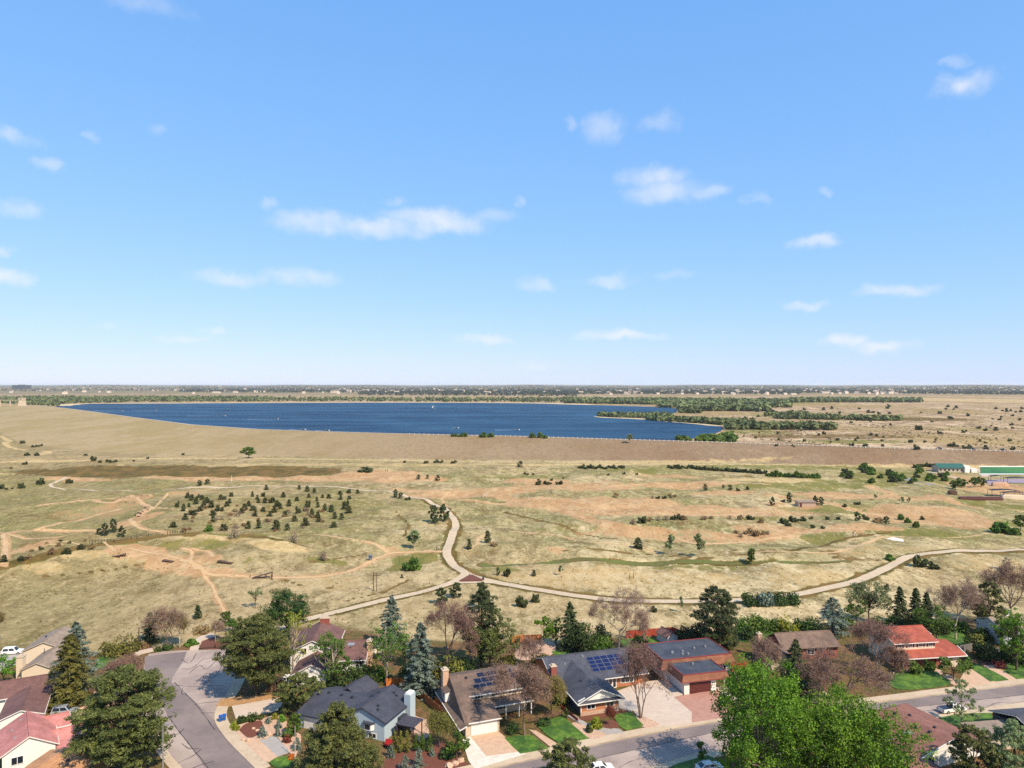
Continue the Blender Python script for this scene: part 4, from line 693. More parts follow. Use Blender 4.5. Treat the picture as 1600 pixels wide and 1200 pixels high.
T('shrub', 'dark_shrub', 'dark hedge shrub in the shade of the white house yard', 'shrub', 1545, 1030, 1004, 44, 'dark', 72, n=24, per=55, leaf=.24)
T('shrub', 'dark_shrub', 'dark shrub at the far right shady yard edge', 'shrub', 1580, 1034, 1010, 44, 'dark', 73, n=24, per=55, leaf=.24)
T('shrub', 'purple_shrub', 'purple-red shrubs by the mulch bank at right', 'shrub', 1562, 1044, 1032, 20, 'red', 74)
T('shrub', 'hedge_shrub', 'low green hedge shrub behind the red-roofed house', 'shrub', 1410, 985, 966, 60, 'dark', 75, n=26, per=50, leaf=.24)
T('bare', 'bare_tree', 'grey bare tree left of the brown ranch house front', 'tree', 1196, 1078, 996, 72, 'bud', 76, buds=1.2)
T('bare', 'bare_tree', 'widest grey bare tree on the street side of the ranch house', 'tree', 1320, 1118, 1003, 134, 'bud', 77, buds=1.1, twig=.032)
T('bare', 'bare_tree', 'bare tree between ranch house and red-roofed house', 'tree', 1368, 1062, 966, 88, 'bud', 78, buds=2.0, twig=.028)
T('spruce', 'spruce_tree', 'dark green spruce before the ranch house roof', 'tree', 1243, 1052, 1000, 40, 'darkpine', 79)
T('pine', 'pine_tree', 'dark low pine between bright green tree and ranch house', 'tree', 1248, 1098, 1040, 66, 'darkpine', 80, lo=.05)
T('broad', 'leafy_tree', 'huge bright green tree at the near side of the street', 'tree', 1192, 1244, 1040, 176, 'bright', 81, dens=2.8, lo=.06, leaf=.17, bk=barkp)
T('broad', 'leafy_tree', 'second huge bright green tree, right of the first', 'tree', 1322, 1250, 1090, 200, 'bright', 82, dens=2.8, lo=.06, leaf=.17, bk=barkp)
T('broad', 'leafy_tree', 'round green ornamental tree before the red-roofed garage', 'tree', 1490, 1062, 1029, 44, 'green', 83, lo=.3)
for i, (x, yb, yt, w, lb) in enumerate([(1404, 1051, 1034, 17, 'rounded green juniper left of the red-roofed porch post'), (1430, 1053, 1032, 22, 'largest rounded green juniper before the red-roofed porch'), (1452, 1048, 1032, 18, 'rounded green juniper right of the porch post'), (1512, 1044, 1027, 16, 'clipped green shrub at the right end of red-roofed garage')]):
    T('shrub', 'clipped_shrub', lb, 'shrub', x, yb, yt, w, 'green', 90 + i, group='shrubs along the red-roofed house', n=20, per=60, leaf=.17)
T('pine', 'pine_tree', 'thin pale pine standing before the parked white pickup', 'tree', 1503, 1138, 1060, 54, 'silver', 95, bk=barkp, dens=.35, lo=.2)
T('pine', 'pine_tree', 'olive pine at the bottom right beside the brown hip roof', 'tree', 1522, 1232, 1136, 82, 'pine', 96)
T('pine', 'pine_tree', 'grey-green pine in the bottom right corner', 'tree', 1585, 1236, 1126, 88, 'silver', 97)
T('pine', 'pine_tree', 'rounded pine at bottom centre beside the white car', 'tree', 888, 1240, 1158, 84, 'pine', 98)
T('pine', 'pine_tree', 'big round pine in front of the blue house', 'tree', 526, 1246, 1101, 134, 'pine', 99, dens=1.4, shape=.12, lo=.06)
T('broad', 'leafy_tree', 'bright green tree at the left edge by the tan house', 'tree', 4, 1074, 1022, 44, 'bright', 100)
T('bare', 'bare_tree', 'thin bare tree at the left edge of the dry slope', 'tree', -6, 1008, 955, 34, 'budg', 101)
T('broad', 'leafy_tree', 'small green tree in the rock garden by the blue house corner', 'tree', 462, 1150, 1116, 30, 'green', 102)
T('shrub', 'green_shrub', 'green shrub below the small tree at blue house corner', 'shrub', 452, 1152, 1137, 22, 'green', 103)
T('shrub', 'red_shrub', 'dark red shrub beside the white rock strip', 'shrub', 449, 1160, 1148, 14, 'red', 104)
for i, (x, yb, yt, w, mt, lb) in enumerate([(365, 1137, 1127, 11, 'yellow', 'upper yellow-green clipped shrub beside the pavement corner'), (369, 1141, 1131, 13, 'yellow', 'lower bright yellow clipped shrub beside the pavement corner'), (379, 1130, 1118, 15, 'dark', 'dark clipped shrub right of the yellow shrubs'), (394, 1127, 1113, 17, 'dark', 'larger dark clipped shrub beside the concrete drive'), (407, 1124, 1115, 14, 'pine', 'spiky green shrub above the mulch bed'), (430, 1124, 1113, 12, 'yellow', 'yellow shrub at the far end of the rock garden'), (441, 1128, 1116, 13, 'bright', 'bright green shrub beside the blue house drive'), (455, 1186, 1178, 12, 'orange', 'orange flowering shrub by the small corner lawn')]):
    T('shrub', 'garden_shrub', lb, 'shrub', x, yb, yt, w, mt, 110 + i, group='clipped shrubs of the rock garden', n=14, per=50, leaf=.12)
for i, (x, yb, yt, w, lb) in enumerate([(410, 1152, 1134, 17, 'largest small blue spruce of the rock garden'), (419, 1131, 1120, 12, 'small blue spruce at the back of the rock garden'), (435, 1139, 1124, 14, 'small blue spruce nearest the blue house drive'), (434, 1151, 1138, 12, 'small blue spruce above the grey drive'), (464, 1172, 1152, 18, 'blue spruce beside the pale garden post'),
                                        (654, 1198, 1169, 22, 'plump blue spruce in the red mulch garden'), (675, 1182, 1168, 11, 'smallest blue spruce in the red mulch garden'), (633, 1206, 1180, 24, 'blue spruce at the bottom edge of the mulch garden'), (610, 1184, 1162, 17, 'blue spruce beside the red garden bench')]):
    T('spruce', 'dwarf_spruce', lb, 'tree', x, yb, yt, w, 'spruce', 120 + i, group='dwarf blue spruces', leaf=.16, dens=.8)
for i, (x, lb) in enumerate([(617, 'first'), (626, 'second'), (636, 'third'), (650, 'fourth'), (660, 'fifth'), (672, 'sixth')]):
    T('column', 'arborvitae', lb + ' arborvitae column counted from the blue house wall', 'shrub', x, 1177 - (x > 640) * 2, 1142 + (x > 640) * 5, 11, 'olive' if i < 3 else 'green', 130 + i, group='row of arborvitae columns')
T('broad', 'leafy_tree', 'green multi-stem tree in the mulch garden beside the drive', 'tree', 713, 1186, 1146, 42, 'green', 140, lo=.1)
T('bare', 'bare_tree', 'brownish green tree over the gap between blue and brown houses', 'tree', 688, 1168, 1112, 48, 'olive', 141, stems=3, buds=2)
T('shrub', 'green_shrub', 'green shrub below the multi-stem garden tree', 'shrub', 700, 1182, 1166, 30, 'dark', 142)
T('shrub', 'green_shrub', 'dark green shrub at the foot of the dense bare tree', 'shrub', 801, 1146, 1130, 20, 'dark', 143)
T('shrub', 'yellow_shrub', 'yellow-green shrub beside the brick house walk', 'shrub', 931, 1138, 1120, 20, 'yellow', 144)
T('shrub', 'red_shrub', 'tiny dark shrub in the oval rock ring', 'shrub', 921, 1144, 1133, 12, 'juniper', 145)
T('bare', 'red_tree', 'small red-leaved tree before the brick gable', 'tree', 953, 1136, 1103, 14, 'red', 146, buds=1.5)
T('column', 'columnar_shrub', 'small dark column shrub at the brick house side fence', 'shrub', 884, 1122, 1106, 9, 'dark', 147)
T('shrub', 'flower_bush', 'green shrub along the left drive beside pink roof', 'shrub', 130, 1130, 1120, 34, 'green', 148)
T('shrub', 'dark_shrub', 'dark shrub under the bare tree left of street end', 'shrub', 222, 1014, 1002, 18, 'brown', 149)
T('shrub', 'dark_shrub', 'dark green low shrub at the cul-de-sac head', 'shrub', 258, 1016, 1006, 28, 'dark', 150)
T('broad', 'leafy_tree', 'grey-green loose tree on the slope left of the dark round tree', 'tree', 399, 950, 917, 24, 'silver', 151, sparse=True)
T('shrub', 'yellow_shrub', 'yellow-olive shrub beneath the dark round tree', 'shrub', 420, 978, 952, 30, 'olive', 152, n=20, per=40)
T('broad', 'leafy_tree', 'sparse green sapling by the bottom street lawn', 'tree', 1096, 1196, 1160, 22, 'green', 153, sparse=True)

# fuller planting along fences and yards
for i, (kd, x, yb, yt, w, mt, lb) in enumerate([
    ('shrub', 1172, 1000, 978, 30, 'dark', 'dark hedge shrub between the big pine and the back lawn'), ('shrub', 1208, 985, 965, 30, 'green', 'green shrub at the end of the orange-brown rail fence'), ('shrub', 1248, 986, 966, 26, 'dark', 'dark shrub behind the left end of the ranch roof'), ('shrub', 1284, 996, 974, 26, 'juniper', 'dark juniper at the foot of the blue-grey juniper tree'), ('shrub', 1322, 982, 962, 30, 'green', 'green shrub between blue-grey juniper and silver-green tree'),
    ('shrub', 1372, 984, 962, 34, 'dark', 'dark shrub left of the red tiled ridge'), ('shrub', 1392, 980, 958, 28, 'green', 'green shrub under the leftmost dark spruce'), ('shrub', 1420, 976, 958, 30, 'dark', 'dark shrub between the dark spruces'), ('broad', 1440, 990, 950, 34, 'green', 'mid green tree behind the red tiled ridge right end'), ('shrub', 1474, 990, 970, 30, 'dark', 'dark shrub left of the pale-trunked bare tree'),
    ('bare', 1530, 985, 925, 50, 'bud', 'slender brown bare tree behind the white right-edge house'), ('shrub', 1500, 986, 968, 28, 'green', 'green shrub beyond the back lawn right of red-roofed house'), ('shrub', 1535, 1000, 980, 30, 'dark', 'dark shrub before the white right-edge house wall'), ('broad', 1565, 1010, 960, 40, 'green', 'green tree left of the bright right-edge tree'), ('shrub', 1600, 1040, 1012, 40, 'green', 'green shrub under the bright right-edge tree'),
    ('bare', 1398, 1062, 1010, 46, 'bud', 'small grey bare tree at the left end of the red-roofed porch'), ('bare', 1282, 1090, 1030, 60, 'bud', 'bare tree above the ranch house drive'), ('shrub', 1215, 1070, 1045, 40, 'brown', 'brown shrub under the grey bare tree by ranch house'), ('shrub', 1180, 1060, 1036, 36, 'olive', 'olive shrub by the red and orange fence'), ('shrub', 1262, 1075, 1055, 34, 'dark', 'dark shrub at the ranch house front walk'), ('shrub', 1300, 1060, 1044, 30, 'brown', 'brown shrub at the ranch house front window'),
    ('shrub', 640, 1062, 1036, 34, 'dark', 'dark shrub left of the largest blue spruce'), ('shrub', 684, 1058, 1030, 40, 'olive', 'olive shrub right of the largest blue spruce'), ('shrub', 728, 1056, 1024, 44, 'dark', 'dark shrub below the dark-topped pine'), ('shrub', 790, 1046, 1020, 40, 'olive', 'olive shrub at the right of the olive spreading tree'), ('shrub', 590, 1062, 1040, 34, 'green', 'green shrub under the leaning pale trunk'), ('shrub', 550, 1068, 1044, 30, 'dark', 'dark shrub at the white house wing corner'), ('broad', 632, 1040, 990, 44, 'green', 'light green tree between the two tall blue spruces'),
    ('shrub', 500, 1084, 1064, 34, 'olive', 'olive shrub before the white garage gable'), ('shrub', 430, 1078, 1062, 30, 'brown', 'brown shrub under the large corner pine'), ('shrub', 848, 1040, 1020, 38, 'olive', 'olive shrub left of the brick house ridge'), ('bare', 846, 1098, 1050, 44, 'bud', 'brown bare bush beside the red chimney'), ('shrub', 876, 1100, 1080, 26, 'olive', 'olive shrub along the brick house side wall'), ('shrub', 1000, 1006, 990, 26, 'dark', 'dark shrub before the red back fence'), ('shrub', 1062, 1002, 986, 24, 'juniper', 'dark juniper beside the garden shed'),
    ('shrub', 160, 1076, 1060, 28, 'brown', 'brown shrub at the right of the olive spruce'), ('shrub', 215, 1082, 1066, 30, 'brown', 'tan brush beside the broad pine top'), ('shrub', 150, 1104, 1092, 26, 'green', 'low green shrub below the olive spruce'), ('shrub', 300, 1008, 998, 22, 'green', 'low green shrub left of the path leaving the court'), ('shrub', 372, 1000, 984, 24, 'dark', 'dark shrub behind the large corner pine'), ('shrub', 740, 1120, 1108, 18, 'dark', 'dark shrub at the porch of the shake house'), ('shrub', 850, 1132, 1122, 24, 'dark', 'dark shrub behind the white low fence')]):
    kw = dict(n=22, per=46, leaf=.19) if kd == 'shrub' else (dict(buds=2) if kd == 'bare' else {})
    T(kd, {'shrub': 'yard_shrub', 'bare': 'bare_tree', 'broad': 'leafy_tree'}[kd], lb, 'shrub' if kd == 'shrub' else 'tree', x, yb, yt, w, mt, 400 + i, **kw)
# ------------------------------------------------------------------ plants of the open space: a few forms, copied one by one
def proto(kind, name, cat, mat, seed, h, w, **kw):
    r = thing(name, 'plant', cat, (0, 0, 0)); {'pine': pine, 'spruce': spruce, 'broad': broadleaf, 'shrub': shrub, 'bare': bare}[kind](r, h, w, LEAF[mat], seed, **kw)
    k, kz = fit(r, h, w); r['_dim'] = (h / kz, w / k); r.scale = (1, 1, 1); return r
PRO = dict(
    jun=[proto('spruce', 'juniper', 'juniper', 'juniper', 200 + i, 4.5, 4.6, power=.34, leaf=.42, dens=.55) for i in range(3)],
    bush=[proto('shrub', 'field_shrub', 'shrub', 'juniper', 210 + i, 2.4, 4.0, leaf=.34, n=12, per=26) for i in range(2)],
    brown=[proto('shrub', 'dry_shrub', 'shrub', 'brown', 215 + i, 2.2, 3.6, leaf=.26, n=12, per=12) for i in range(2)],
    gbush=[proto('shrub', 'green_bush', 'shrub', 'green', 220 + i, 2.6, 4.4, leaf=.36, n=14, per=26) for i in range(2)],
    tree=[proto('broad', 'field_tree', 'tree', 'silver', 225 + i, 7.5, 4.4, bk=barkp, leaf=.3, dens=.9) for i in range(2)],
    fpine=[proto('pine', 'field_pine', 'tree', 'darkpine', 230 + i, 6, 4.6, lo=.06, leaf=.4, dens=.6) for i in range(2)],
    gtree=[proto('broad', 'green_tree', 'tree', 'green', 235 + i, 8, 6.5, leaf=.34, lo=.1) for i in range(2)],
    grey=[proto('shrub', 'grey_shrub', 'shrub', 'greyb', 240, 3.4, 4.6, leaf=.2, n=18, per=14)])
used = {}
rnd = random.Random(5)
def put(kind, x, yb, yt, wpx, label, group=None):
    L = PRO[kind]; i = rnd.randrange(len(L)); p0 = L[i]; p = G(x, yb); k = p.y / F; h = max((yb - yt), 1.2) * k; w = wpx * k; H0, W0 = p0['_dim']
    sc_ = (w / W0, w / W0, h / H0); key = (kind, i)
    if key not in used: used[key] = 1; o = p0; o.location = p; o.rotation_euler = (0, 0, rnd.uniform(0, 6.28)); o.scale = sc_
    else: o = copy_tree(p0, None, p, rnd.uniform(0, 6.28), sc_)
    o['label'] = label
    if group: o['group'] = group
    elif 'group' in o: del o['group']
    return o
A_ = [(710, 95), (745, 115), (800, 95), (830, 108), (625, 172), (722, 172), (780, 148), (845, 172), (910, 175), (675, 205), (735, 235), (765, 240), (812, 205), (690, 275), (998, 206), (1018, 110), (985, 108), (1060, 140), (1035, 165), (1075, 85), (962, 204), (920, 240), (920, 295), (590, 340), (1010, 365), (1250, 85), (1290, 108), (1340, 85), (1300, 137), (1255, 198), (1220, 165), (1185, 198), (1355, 137), (1410, 137), (1340, 207), (1395, 250), (1430, 217), (1455, 168), (1485, 187), (1508, 90), (1555, 165), (1302, 350), (1215, 352), (1450, 357), (1540, 365), (1520, 252), (1275, 252), (870, 140), (1160, 225), (1365, 30)]
B_ = [(270, 738), (320, 752), (365, 760), (256, 810), (330, 790), (322, 852), (380, 812), (386, 852), (416, 792), (455, 795), (525, 770), (580, 762), (636, 763), (528, 803), (583, 800), (570, 840), (550, 862), (580, 886), (471, 880), (535, 926), (492, 922), (486, 976), (392, 942), (385, 916), (309, 966), (262, 888), (240, 937), (430, 872), (350, 908)]
GRV = 'scattered juniper grove on the dry slope'
for a, b_ in A_:
    x, y = 160 + a / 5.333, 760 + b_ / 5.333
    if x < 462: s = 0.75 + (y - 770) / 110; put('jun' if rnd.random() < .8 else 'bush', x, y, y - 9.4 * s * rnd.uniform(.7, 1.25), 9.4 * s * rnd.uniform(.7, 1.25), 'dark conical juniper in the scattered grove above the skills track', GRV)
for a, b_ in B_:
    x, y = 400 + a / 4, 580 + b_ / 4
    s = 0.75 + (y - 770) / 110; put('jun' if rnd.random() < .85 else 'bush', x, y, y - 9.6 * s * rnd.uniform(.7, 1.3), 9.6 * s * rnd.uniform(.7, 1.25), 'dark conical juniper in the scattered grove above the skills track', GRV)
for x, y, w in [(288, 830, 12), (332, 800, 8), (340, 812, 7), (366, 800, 10), (300, 815, 8), (418, 816, 12), (396, 806, 10), (360, 806, 10), (320, 790, 6), (374, 803, 10), (404, 813, 8), (450, 800, 8), (482, 804, 9), (505, 800, 7), (432, 797, 8)] + [(rnd.uniform(275, 520), rnd.uniform(785, 832), rnd.uniform(6, 12)) for i in range(26)]:
    put(rnd.choice(('brown', 'grey')), x, y, y - w * .55, w, 'low brown shrub among the scattered junipers', 'brown shrubs among the junipers')
for kd, x, yb, yt, w, lb in [
    ('fpine', 678, 818, 789, 17, 'left of the paired dark pines beside the curving path'), ('fpine', 693, 814, 787, 18, 'right of the paired dark pines beside the curving path'), ('tree', 647, 857, 828, 24, 'pale green round-headed tree standing on the slope left of path'),
    ('fpine', 689, 944, 918, 22, 'young pine just below the path junction'), ('fpine', 713, 933, 910, 22, 'young pine right of the other below the path junction'), ('fpine', 754, 952, 913, 20, 'slender pine top behind the dark-topped yard pine'), ('bush', 816, 948, 930, 20, 'larger dark shrub below the curving path'), ('bush', 837, 941, 927, 13, 'smaller dark shrub beside the larger one below the path'),
    ('tree', 1046, 866, 835, 17, 'left of two pale green trees on the field'), ('tree', 1094, 870, 834, 19, 'right and taller of two pale green trees on the field'), ('gtree', 1174, 882, 856, 15, 'small fresh green tree beside the grassy ditch'), ('jun', 997, 857, 840, 17, 'dark oval bush left of the two pale field trees'), ('gtree', 388, 716, 698, 24, 'lone round green tree at the foot of the dam'),
    ('gbush', 644, 890, 872, 32, 'big yellow-green bush beside the green wet patch'), ('grey', 458, 848, 832, 20, 'grey bare bush below the juniper grove'), ('grey', 367, 840, 825, 24, 'grey-brown bush on the crest of the grass mound'), ('grey', 504, 876, 861, 17, 'grey bush on the little green patch'), ('gbush', 325, 830, 820, 14, 'green low bush left of the grey-brown bush'),
    ('fpine', 618, 778, 764, 9, 'dark pine beside the path above the paired pines'), ('fpine', 626, 779, 769, 9, 'small pine right of the dark pine beside the path'), ('bush', 637, 781, 776, 10, 'low dark bush by the path right of the small pine'), ('fpine', 654, 749, 741, 7, 'leftmost tiny pine on the pink dirt field'), ('fpine', 668, 748, 741, 5, 'middle tiny pine on the pink dirt field'), ('fpine', 684, 751, 742, 9, 'rightmost tiny pine on the pink dirt field'),
    ('bush', 572, 737, 730, 28, 'dark low thicket on the pink dirt clearing'), ('fpine', 312, 759, 750, 8, 'left of two pines by the path near the dam'), ('fpine', 324, 757, 748, 9, 'right of two pines by the path near the dam'), ('bush', 1437, 885, 868, 24, 'dark bush just below the right stretch of path'), ('gbush', 1390, 875, 866, 17, 'green bush just above the right stretch of path'), ('bush', 1458, 888, 878, 20, 'dark bush beside the reed bank right of path'),
    ('fpine', 1207, 790, 776, 9, 'pine left of the small brown hut'), ('fpine', 1233, 786, 769, 10, 'taller pine left of the small brown hut'), ('fpine', 1274, 788, 774, 9, 'pine touching the right side of the brown hut'), ('fpine', 1283, 789, 776, 9, 'second pine right of the brown hut'), ('bush', 1224, 784, 780, 8, 'low bush between pine and brown hut'),
    ('fpine', 1339, 814, 799, 11, 'dark pine at left of the bush row on dirt slope'), ('bush', 1352, 812, 804, 12, 'dark bush right of the pine on dirt slope'), ('brown', 1372, 816, 807, 18, 'brown bush in the middle of dirt slope row'), ('fpine', 1385, 819, 806, 10, 'round dark pine right of the brown bush'), ('gbush', 1407, 812, 803, 11, 'upper green bush on the dirt slope'), ('gbush', 1419, 817, 809, 11, 'middle green bush on the dirt slope'), ('bush', 1441, 812, 806, 8, 'small dark bush on the orange dirt'), ('gbush', 1432, 824, 814, 12, 'lower yellow-green bush on the dirt slope'),
    ('tree', 1409, 788, 776, 8, 'left sapling beside the round sandy loop'), ('tree', 1420, 786, 777, 6, 'right sapling beside the round sandy loop'), ('tree', 1368, 781, 772, 6, 'thin sapling left of the sandy loop'), ('bush', 1340, 788, 784, 12, 'low dark bush in the green field'), ('gtree', 1493, 765, 749, 18, 'left green tree at the edge of the play area'), ('gtree', 1503, 762, 747, 16, 'second green tree at the edge of the play area'), ('gtree', 1522, 762, 745, 14, 'third green tree at the edge of the play area'), ('gtree', 1534, 761, 745, 13, 'fourth green tree by the play area'),
    ('brown', 962, 777, 768, 10, 'reddish brown bush on the dirt terrace'), ('fpine', 1102, 767, 756, 8, 'round dark tree on the sandy terrace'), ('fpine', 1141, 766, 757, 8, 'dark tree right along the sandy terrace'), ('fpine', 1130, 763, 757, 5, 'small tree left along the sandy terrace'), ('bush', 1153, 767, 762, 7, 'dark bush right of the terrace trees'), ('bush', 1168, 765, 759, 6, 'upper dark bush right of the terrace trees'),
    ('bush', 841, 758, 748, 10, 'dark bush left on the grassy island'), ('bush', 855, 757, 751, 14, 'low bush in the middle of the grassy island'), ('bush', 874, 757, 751, 14, 'low bush at right of the grassy island'), ('bush', 862, 751, 747, 5, 'small bush tip on the grassy island'), ('fpine', 813, 730, 720, 10, 'dark round tree near the base road below the dam'), ('jun', 733, 858, 842, 10, 'thin dark shrub left of the narrow side trail'), ('jun', 762, 848, 829, 12, 'dark shrub at the head of the narrow side trail'), ('brown', 770, 853, 846, 16, 'reddish low brush right of the side trail'),
    ('fpine', 778, 899, 886, 7, 'small dark sapling by the ditch right of junction'), ('bush', 792, 900, 888, 12, 'greyish bush by the ditch right of junction'), ('jun', 834, 900, 890, 8, 'tiny shrub above the path curve'), ('tree', 876, 899, 883, 8, 'bare-looking small tree right of the tiny shrub'), ('jun', 628, 931 - 28, 897, 5, 'tiny cone-shaped shrub left of the junction'), ('tree', 1064, 957, 932, 8, 'thin dead sapling beside the path behind the big pine'), ('bush', 1021, 956, 947, 12, 'low bush behind the large bare yard tree'),
    ('grey', 1345, 928, 922, 22, 'grey low brush below the right stretch of path'), ('bush', 1385, 921, 911, 9, 'small dark bush above the silver-green tree'), ('grey', 1575, 892, 872, 24, 'grey-green brush at the far right slope'), ('gtree', 1595, 830, 805, 22, 'dark green tree at the far right field edge'), ('gbush', 1568, 832, 815, 34, 'olive bush at the right end of the dirt slope'), ('gbush', 1585, 835, 824, 20, 'dark bush at the right field edge')]:
    put(kd, x, yb, yt, w, lb)
def scatter(spots, lb, gp, kinds=('bush',)):
    for x, yb, w in spots: put(rnd.choice(kinds), x, yb, yb - w * rnd.uniform(.5, .8), w, lb, gp)
scatter([(46, 874, 12), (50, 862, 8), (82, 866, 15), (104, 865, 16), (92, 853, 11), (64, 859, 8), (73, 850, 6), (108, 849, 6), (95, 846, 6), (126, 858, 14), (145, 858, 15), (132, 846, 8), (6, 878, 14), (33, 876, 12)], 'dark scrub bush in the hollow behind the grass mound', 'scrub in the hollow at left', ('jun', 'bush', 'brown'))
for x, yb, h in [(164, 837, 20), (177, 832, 22), (190, 839, 18), (155, 835, 10)]: put('fpine', x, yb, yb - h, 12, 'dark pine of the small clump behind the rail fence', 'pine clump behind the rail fence')
scatter([(52, 699, 7), (58, 698, 5), (64, 697, 6), (35, 693, 8), (134, 712, 6), (146, 720, 10), (156, 723, 6), (168, 722, 7), (173, 723, 6), (180, 722, 7), (286, 711, 5), (39, 726, 8), (17, 732, 5), (209, 721, 4), (231, 717, 5), (42, 712, 10), (57, 712, 9), (63, 757, 14), (108, 755, 12), (2, 764, 10), (10, 765, 5), (19, 764, 4), (33, 763, 11), (65, 753, 6)], 'small dark bush on the flat below the left end of the dam', 'bushes below the left end of the dam')
scatter([(905 + i * 5.2, 731 + (i % 3), rnd.uniform(6, 10)) for i in range(14)] + [(1045 + i * 5.5, 731 + (i % 2) * 1.5, rnd.uniform(6, 10)) for i in range(8)], 'dark bush of the broken hedgerow below the dam', 'broken hedgerow below the dam')
scatter([(1090 + i * 7, 734 + i * .42, rnd.uniform(8, 12)) for i in range(16)], 'dark bush of the long hedge line towards the pond', 'long hedge line towards the pond')
scatter([(1200 + i * 6.5, 744 + i * .25, rnd.uniform(9, 14)) for i in range(13)], 'green bush of the hedge along the sandy flat', 'green hedge along the sandy flat', ('gbush',))
scatter([(1310 + rnd.uniform(0, 175), rnd.uniform(733, 757), rnd.uniform(8, 16)) for i in range(34)], 'green bush of the thicket round the pond', 'thicket round the pond', ('gbush', 'gbush', 'bush'))
scatter([(1430 + i * 5, 730 + rnd.uniform(-2, 1), rnd.uniform(6, 10)) for i in range(9)], 'dark bush left of the green-roofed building', 'bushes left of the green-roofed building', ('bush', 'fpine'))
scatter([(988, 819, 12), (1004, 817, 16), (1016, 814, 12), (1028, 813, 13), (1040, 813, 12), (1052, 812, 10), (1062, 811, 13), (1070, 813, 13), (1100, 812, 12), (1112, 811, 10), (1140, 811, 9), (1158, 812, 14), (1173, 812, 14), (1190, 817, 12), (1020, 779, 8), (1028, 779, 8), (1038, 779, 9), (1047, 778, 10), (1055, 777, 8)], 'grey-brown bush in the scrub line across the field', 'scrub line across the field', ('brown', 'bush', 'grey'))
scatter([(1150 + i * 7, 836 + rnd.uniform(-3, 3), rnd.uniform(9, 14)) for i in range(8)], 'dry brown bush of the low brush strip right of the pale trees', 'low brush strip on the field', ('brown', 'grey'))
scatter([(1225, 818, 14), (1240, 815, 16), (1255, 814, 12), (1267, 811, 7), (1232, 822, 10), (1270, 825, 8), (1286, 826, 7), (1320, 792, 8), (1310, 812, 8), (1293, 812, 7)], 'dark low bush on the green rise below the hut', 'bushes below the hut')
scatter([(686, 723, 5), (690, 723, 6), (681, 765 - 42, 9), (708, 724, 8), (712, 764 - 42, 5), (820, 741, 5), (824, 742, 6), (833, 742, 5), (632, 723, 5), (666, 724, 8), (880, 748, 4), (950, 743, 5), (975, 741, 6), (995, 742, 5)], 'tiny bush on the flat in front of the dam', 'tiny bushes in front of the dam')
plainb = [(1331, 697, 9), (1352, 698, 9), (1487, 698, 12), (1507, 701, 9), (1515, 701, 10), (1540, 702, 9), (1566, 703, 5), (1582, 703, 8), (1432, 702, 10), (1380, 630, 3), (1436, 672, 12), (1345, 651, 6), (1556, 673, 8), (1486, 655, 9)]
plainb += [(rnd.uniform(1180, 1600), rnd.choice([rnd.uniform(676, 700), rnd.uniform(640, 676), rnd.uniform(632, 660)]), rnd.uniform(3, 7)) for i in range(110)]
scatter(plainb, 'small dark bush dotted over the brown plain behind the dam', 'bushes dotted over the plain behind the dam', ('bush', 'bush', 'jun'))
scatter([(708 + i * 5, 682 + i * .1, 8) for i in range(5)] + [(755, 683, 14), (768, 683, 12), (832, 684, 12), (845, 684, 11), (852, 685, 9)], 'green bush on the lake side of the dam crest', 'bushes on the dam crest', ('gbush',))
put('tree', 983, 692, 678, 13, 'pale bare-looking tree standing on the dam crest')
# dry tufts and low scrub over the field: nobody could count them
rng = np.random.RandomState(3); pos = []; N = 15000
yy = 175 + (620 - 175) * rng.uniform(0, 1, N) ** 1.1; xx = rng.uniform(-.78, .78, N) * yy
ye_ = F * H / (np.interp(800 + F * xx / yy, ye[:, 0], ye[:, 1]) - 600); keep = (yy > ye_ + 3) & (sines(xx, yy, _w2) + .6 * sines(xx * .3, yy * .4, _w2) > rng.uniform(-.5, .6, N)); xx, yy = xx[keep], yy[keep]
pathpts = np.array([(p.x, p.y) for p in smooth_line([G(*p) for p in PATH], 2)]); dmin = np.min((xx[:, None] - pathpts[None, ::2, 0]) ** 2 + (yy[:, None] - pathpts[None, ::2, 1]) ** 2, 1); xx, yy = xx[dmin > 25], yy[dmin > 25]
zz = height(xx, yy); cen = np.stack([xx, yy, zz + .1], 1); v, f, ti = clumps(rng, cen, rng.uniform(.15, .6, len(xx)) * np.clip(yy / 300, .7, 1.5), 9, .22, .6, 3, .4, .5, .8)
tag(link('dry_grass_tufts', npmesh('dry_grass_tufts', v, f, 3, ti), leafmat('dry tufts', srgb(76, 70, 38), srgb(158, 140, 92), .2)), 'low dry grass tufts and scrub over the field', 'grass', kind='stuff')

rng = np.random.RandomState(8); N = 5200; ux = rng.uniform(1090, 1640, N); uy = 612 + 92 * rng.uniform(0, 1, N) ** .9; Y = F * (H - ZF) / (uy - 600); X = (ux - 800) / F * Y; yb2, yc2 = dam_lines(X, Y)
keep = (Y > yc2 + 40) & (sines(X * .25, Y * .12, _w2) + .5 * sines(X * .06, Y * .03, _w2) > rng.uniform(-.2, .7, N)) & ~((ux < 1135) & (uy > 634)); X, Y = X[keep], Y[keep]
v, f, ti = clumps(rng, np.stack([X, Y, height(X, Y) + .3], 1), rng.uniform(.5, 1.5, len(X)) * np.clip(Y / 900, .8, 2.5), 7, .8, .6, 3, .6, .5, .8)
tag(link('plain_scrub', npmesh('plain_scrub', v, f, 3, ti), leafmat('plain scrub', srgb(78, 72, 46), srgb(136, 122, 84), .1)), 'low dark scrub mottling the plain behind the dam', 'scrub', kind='stuff')
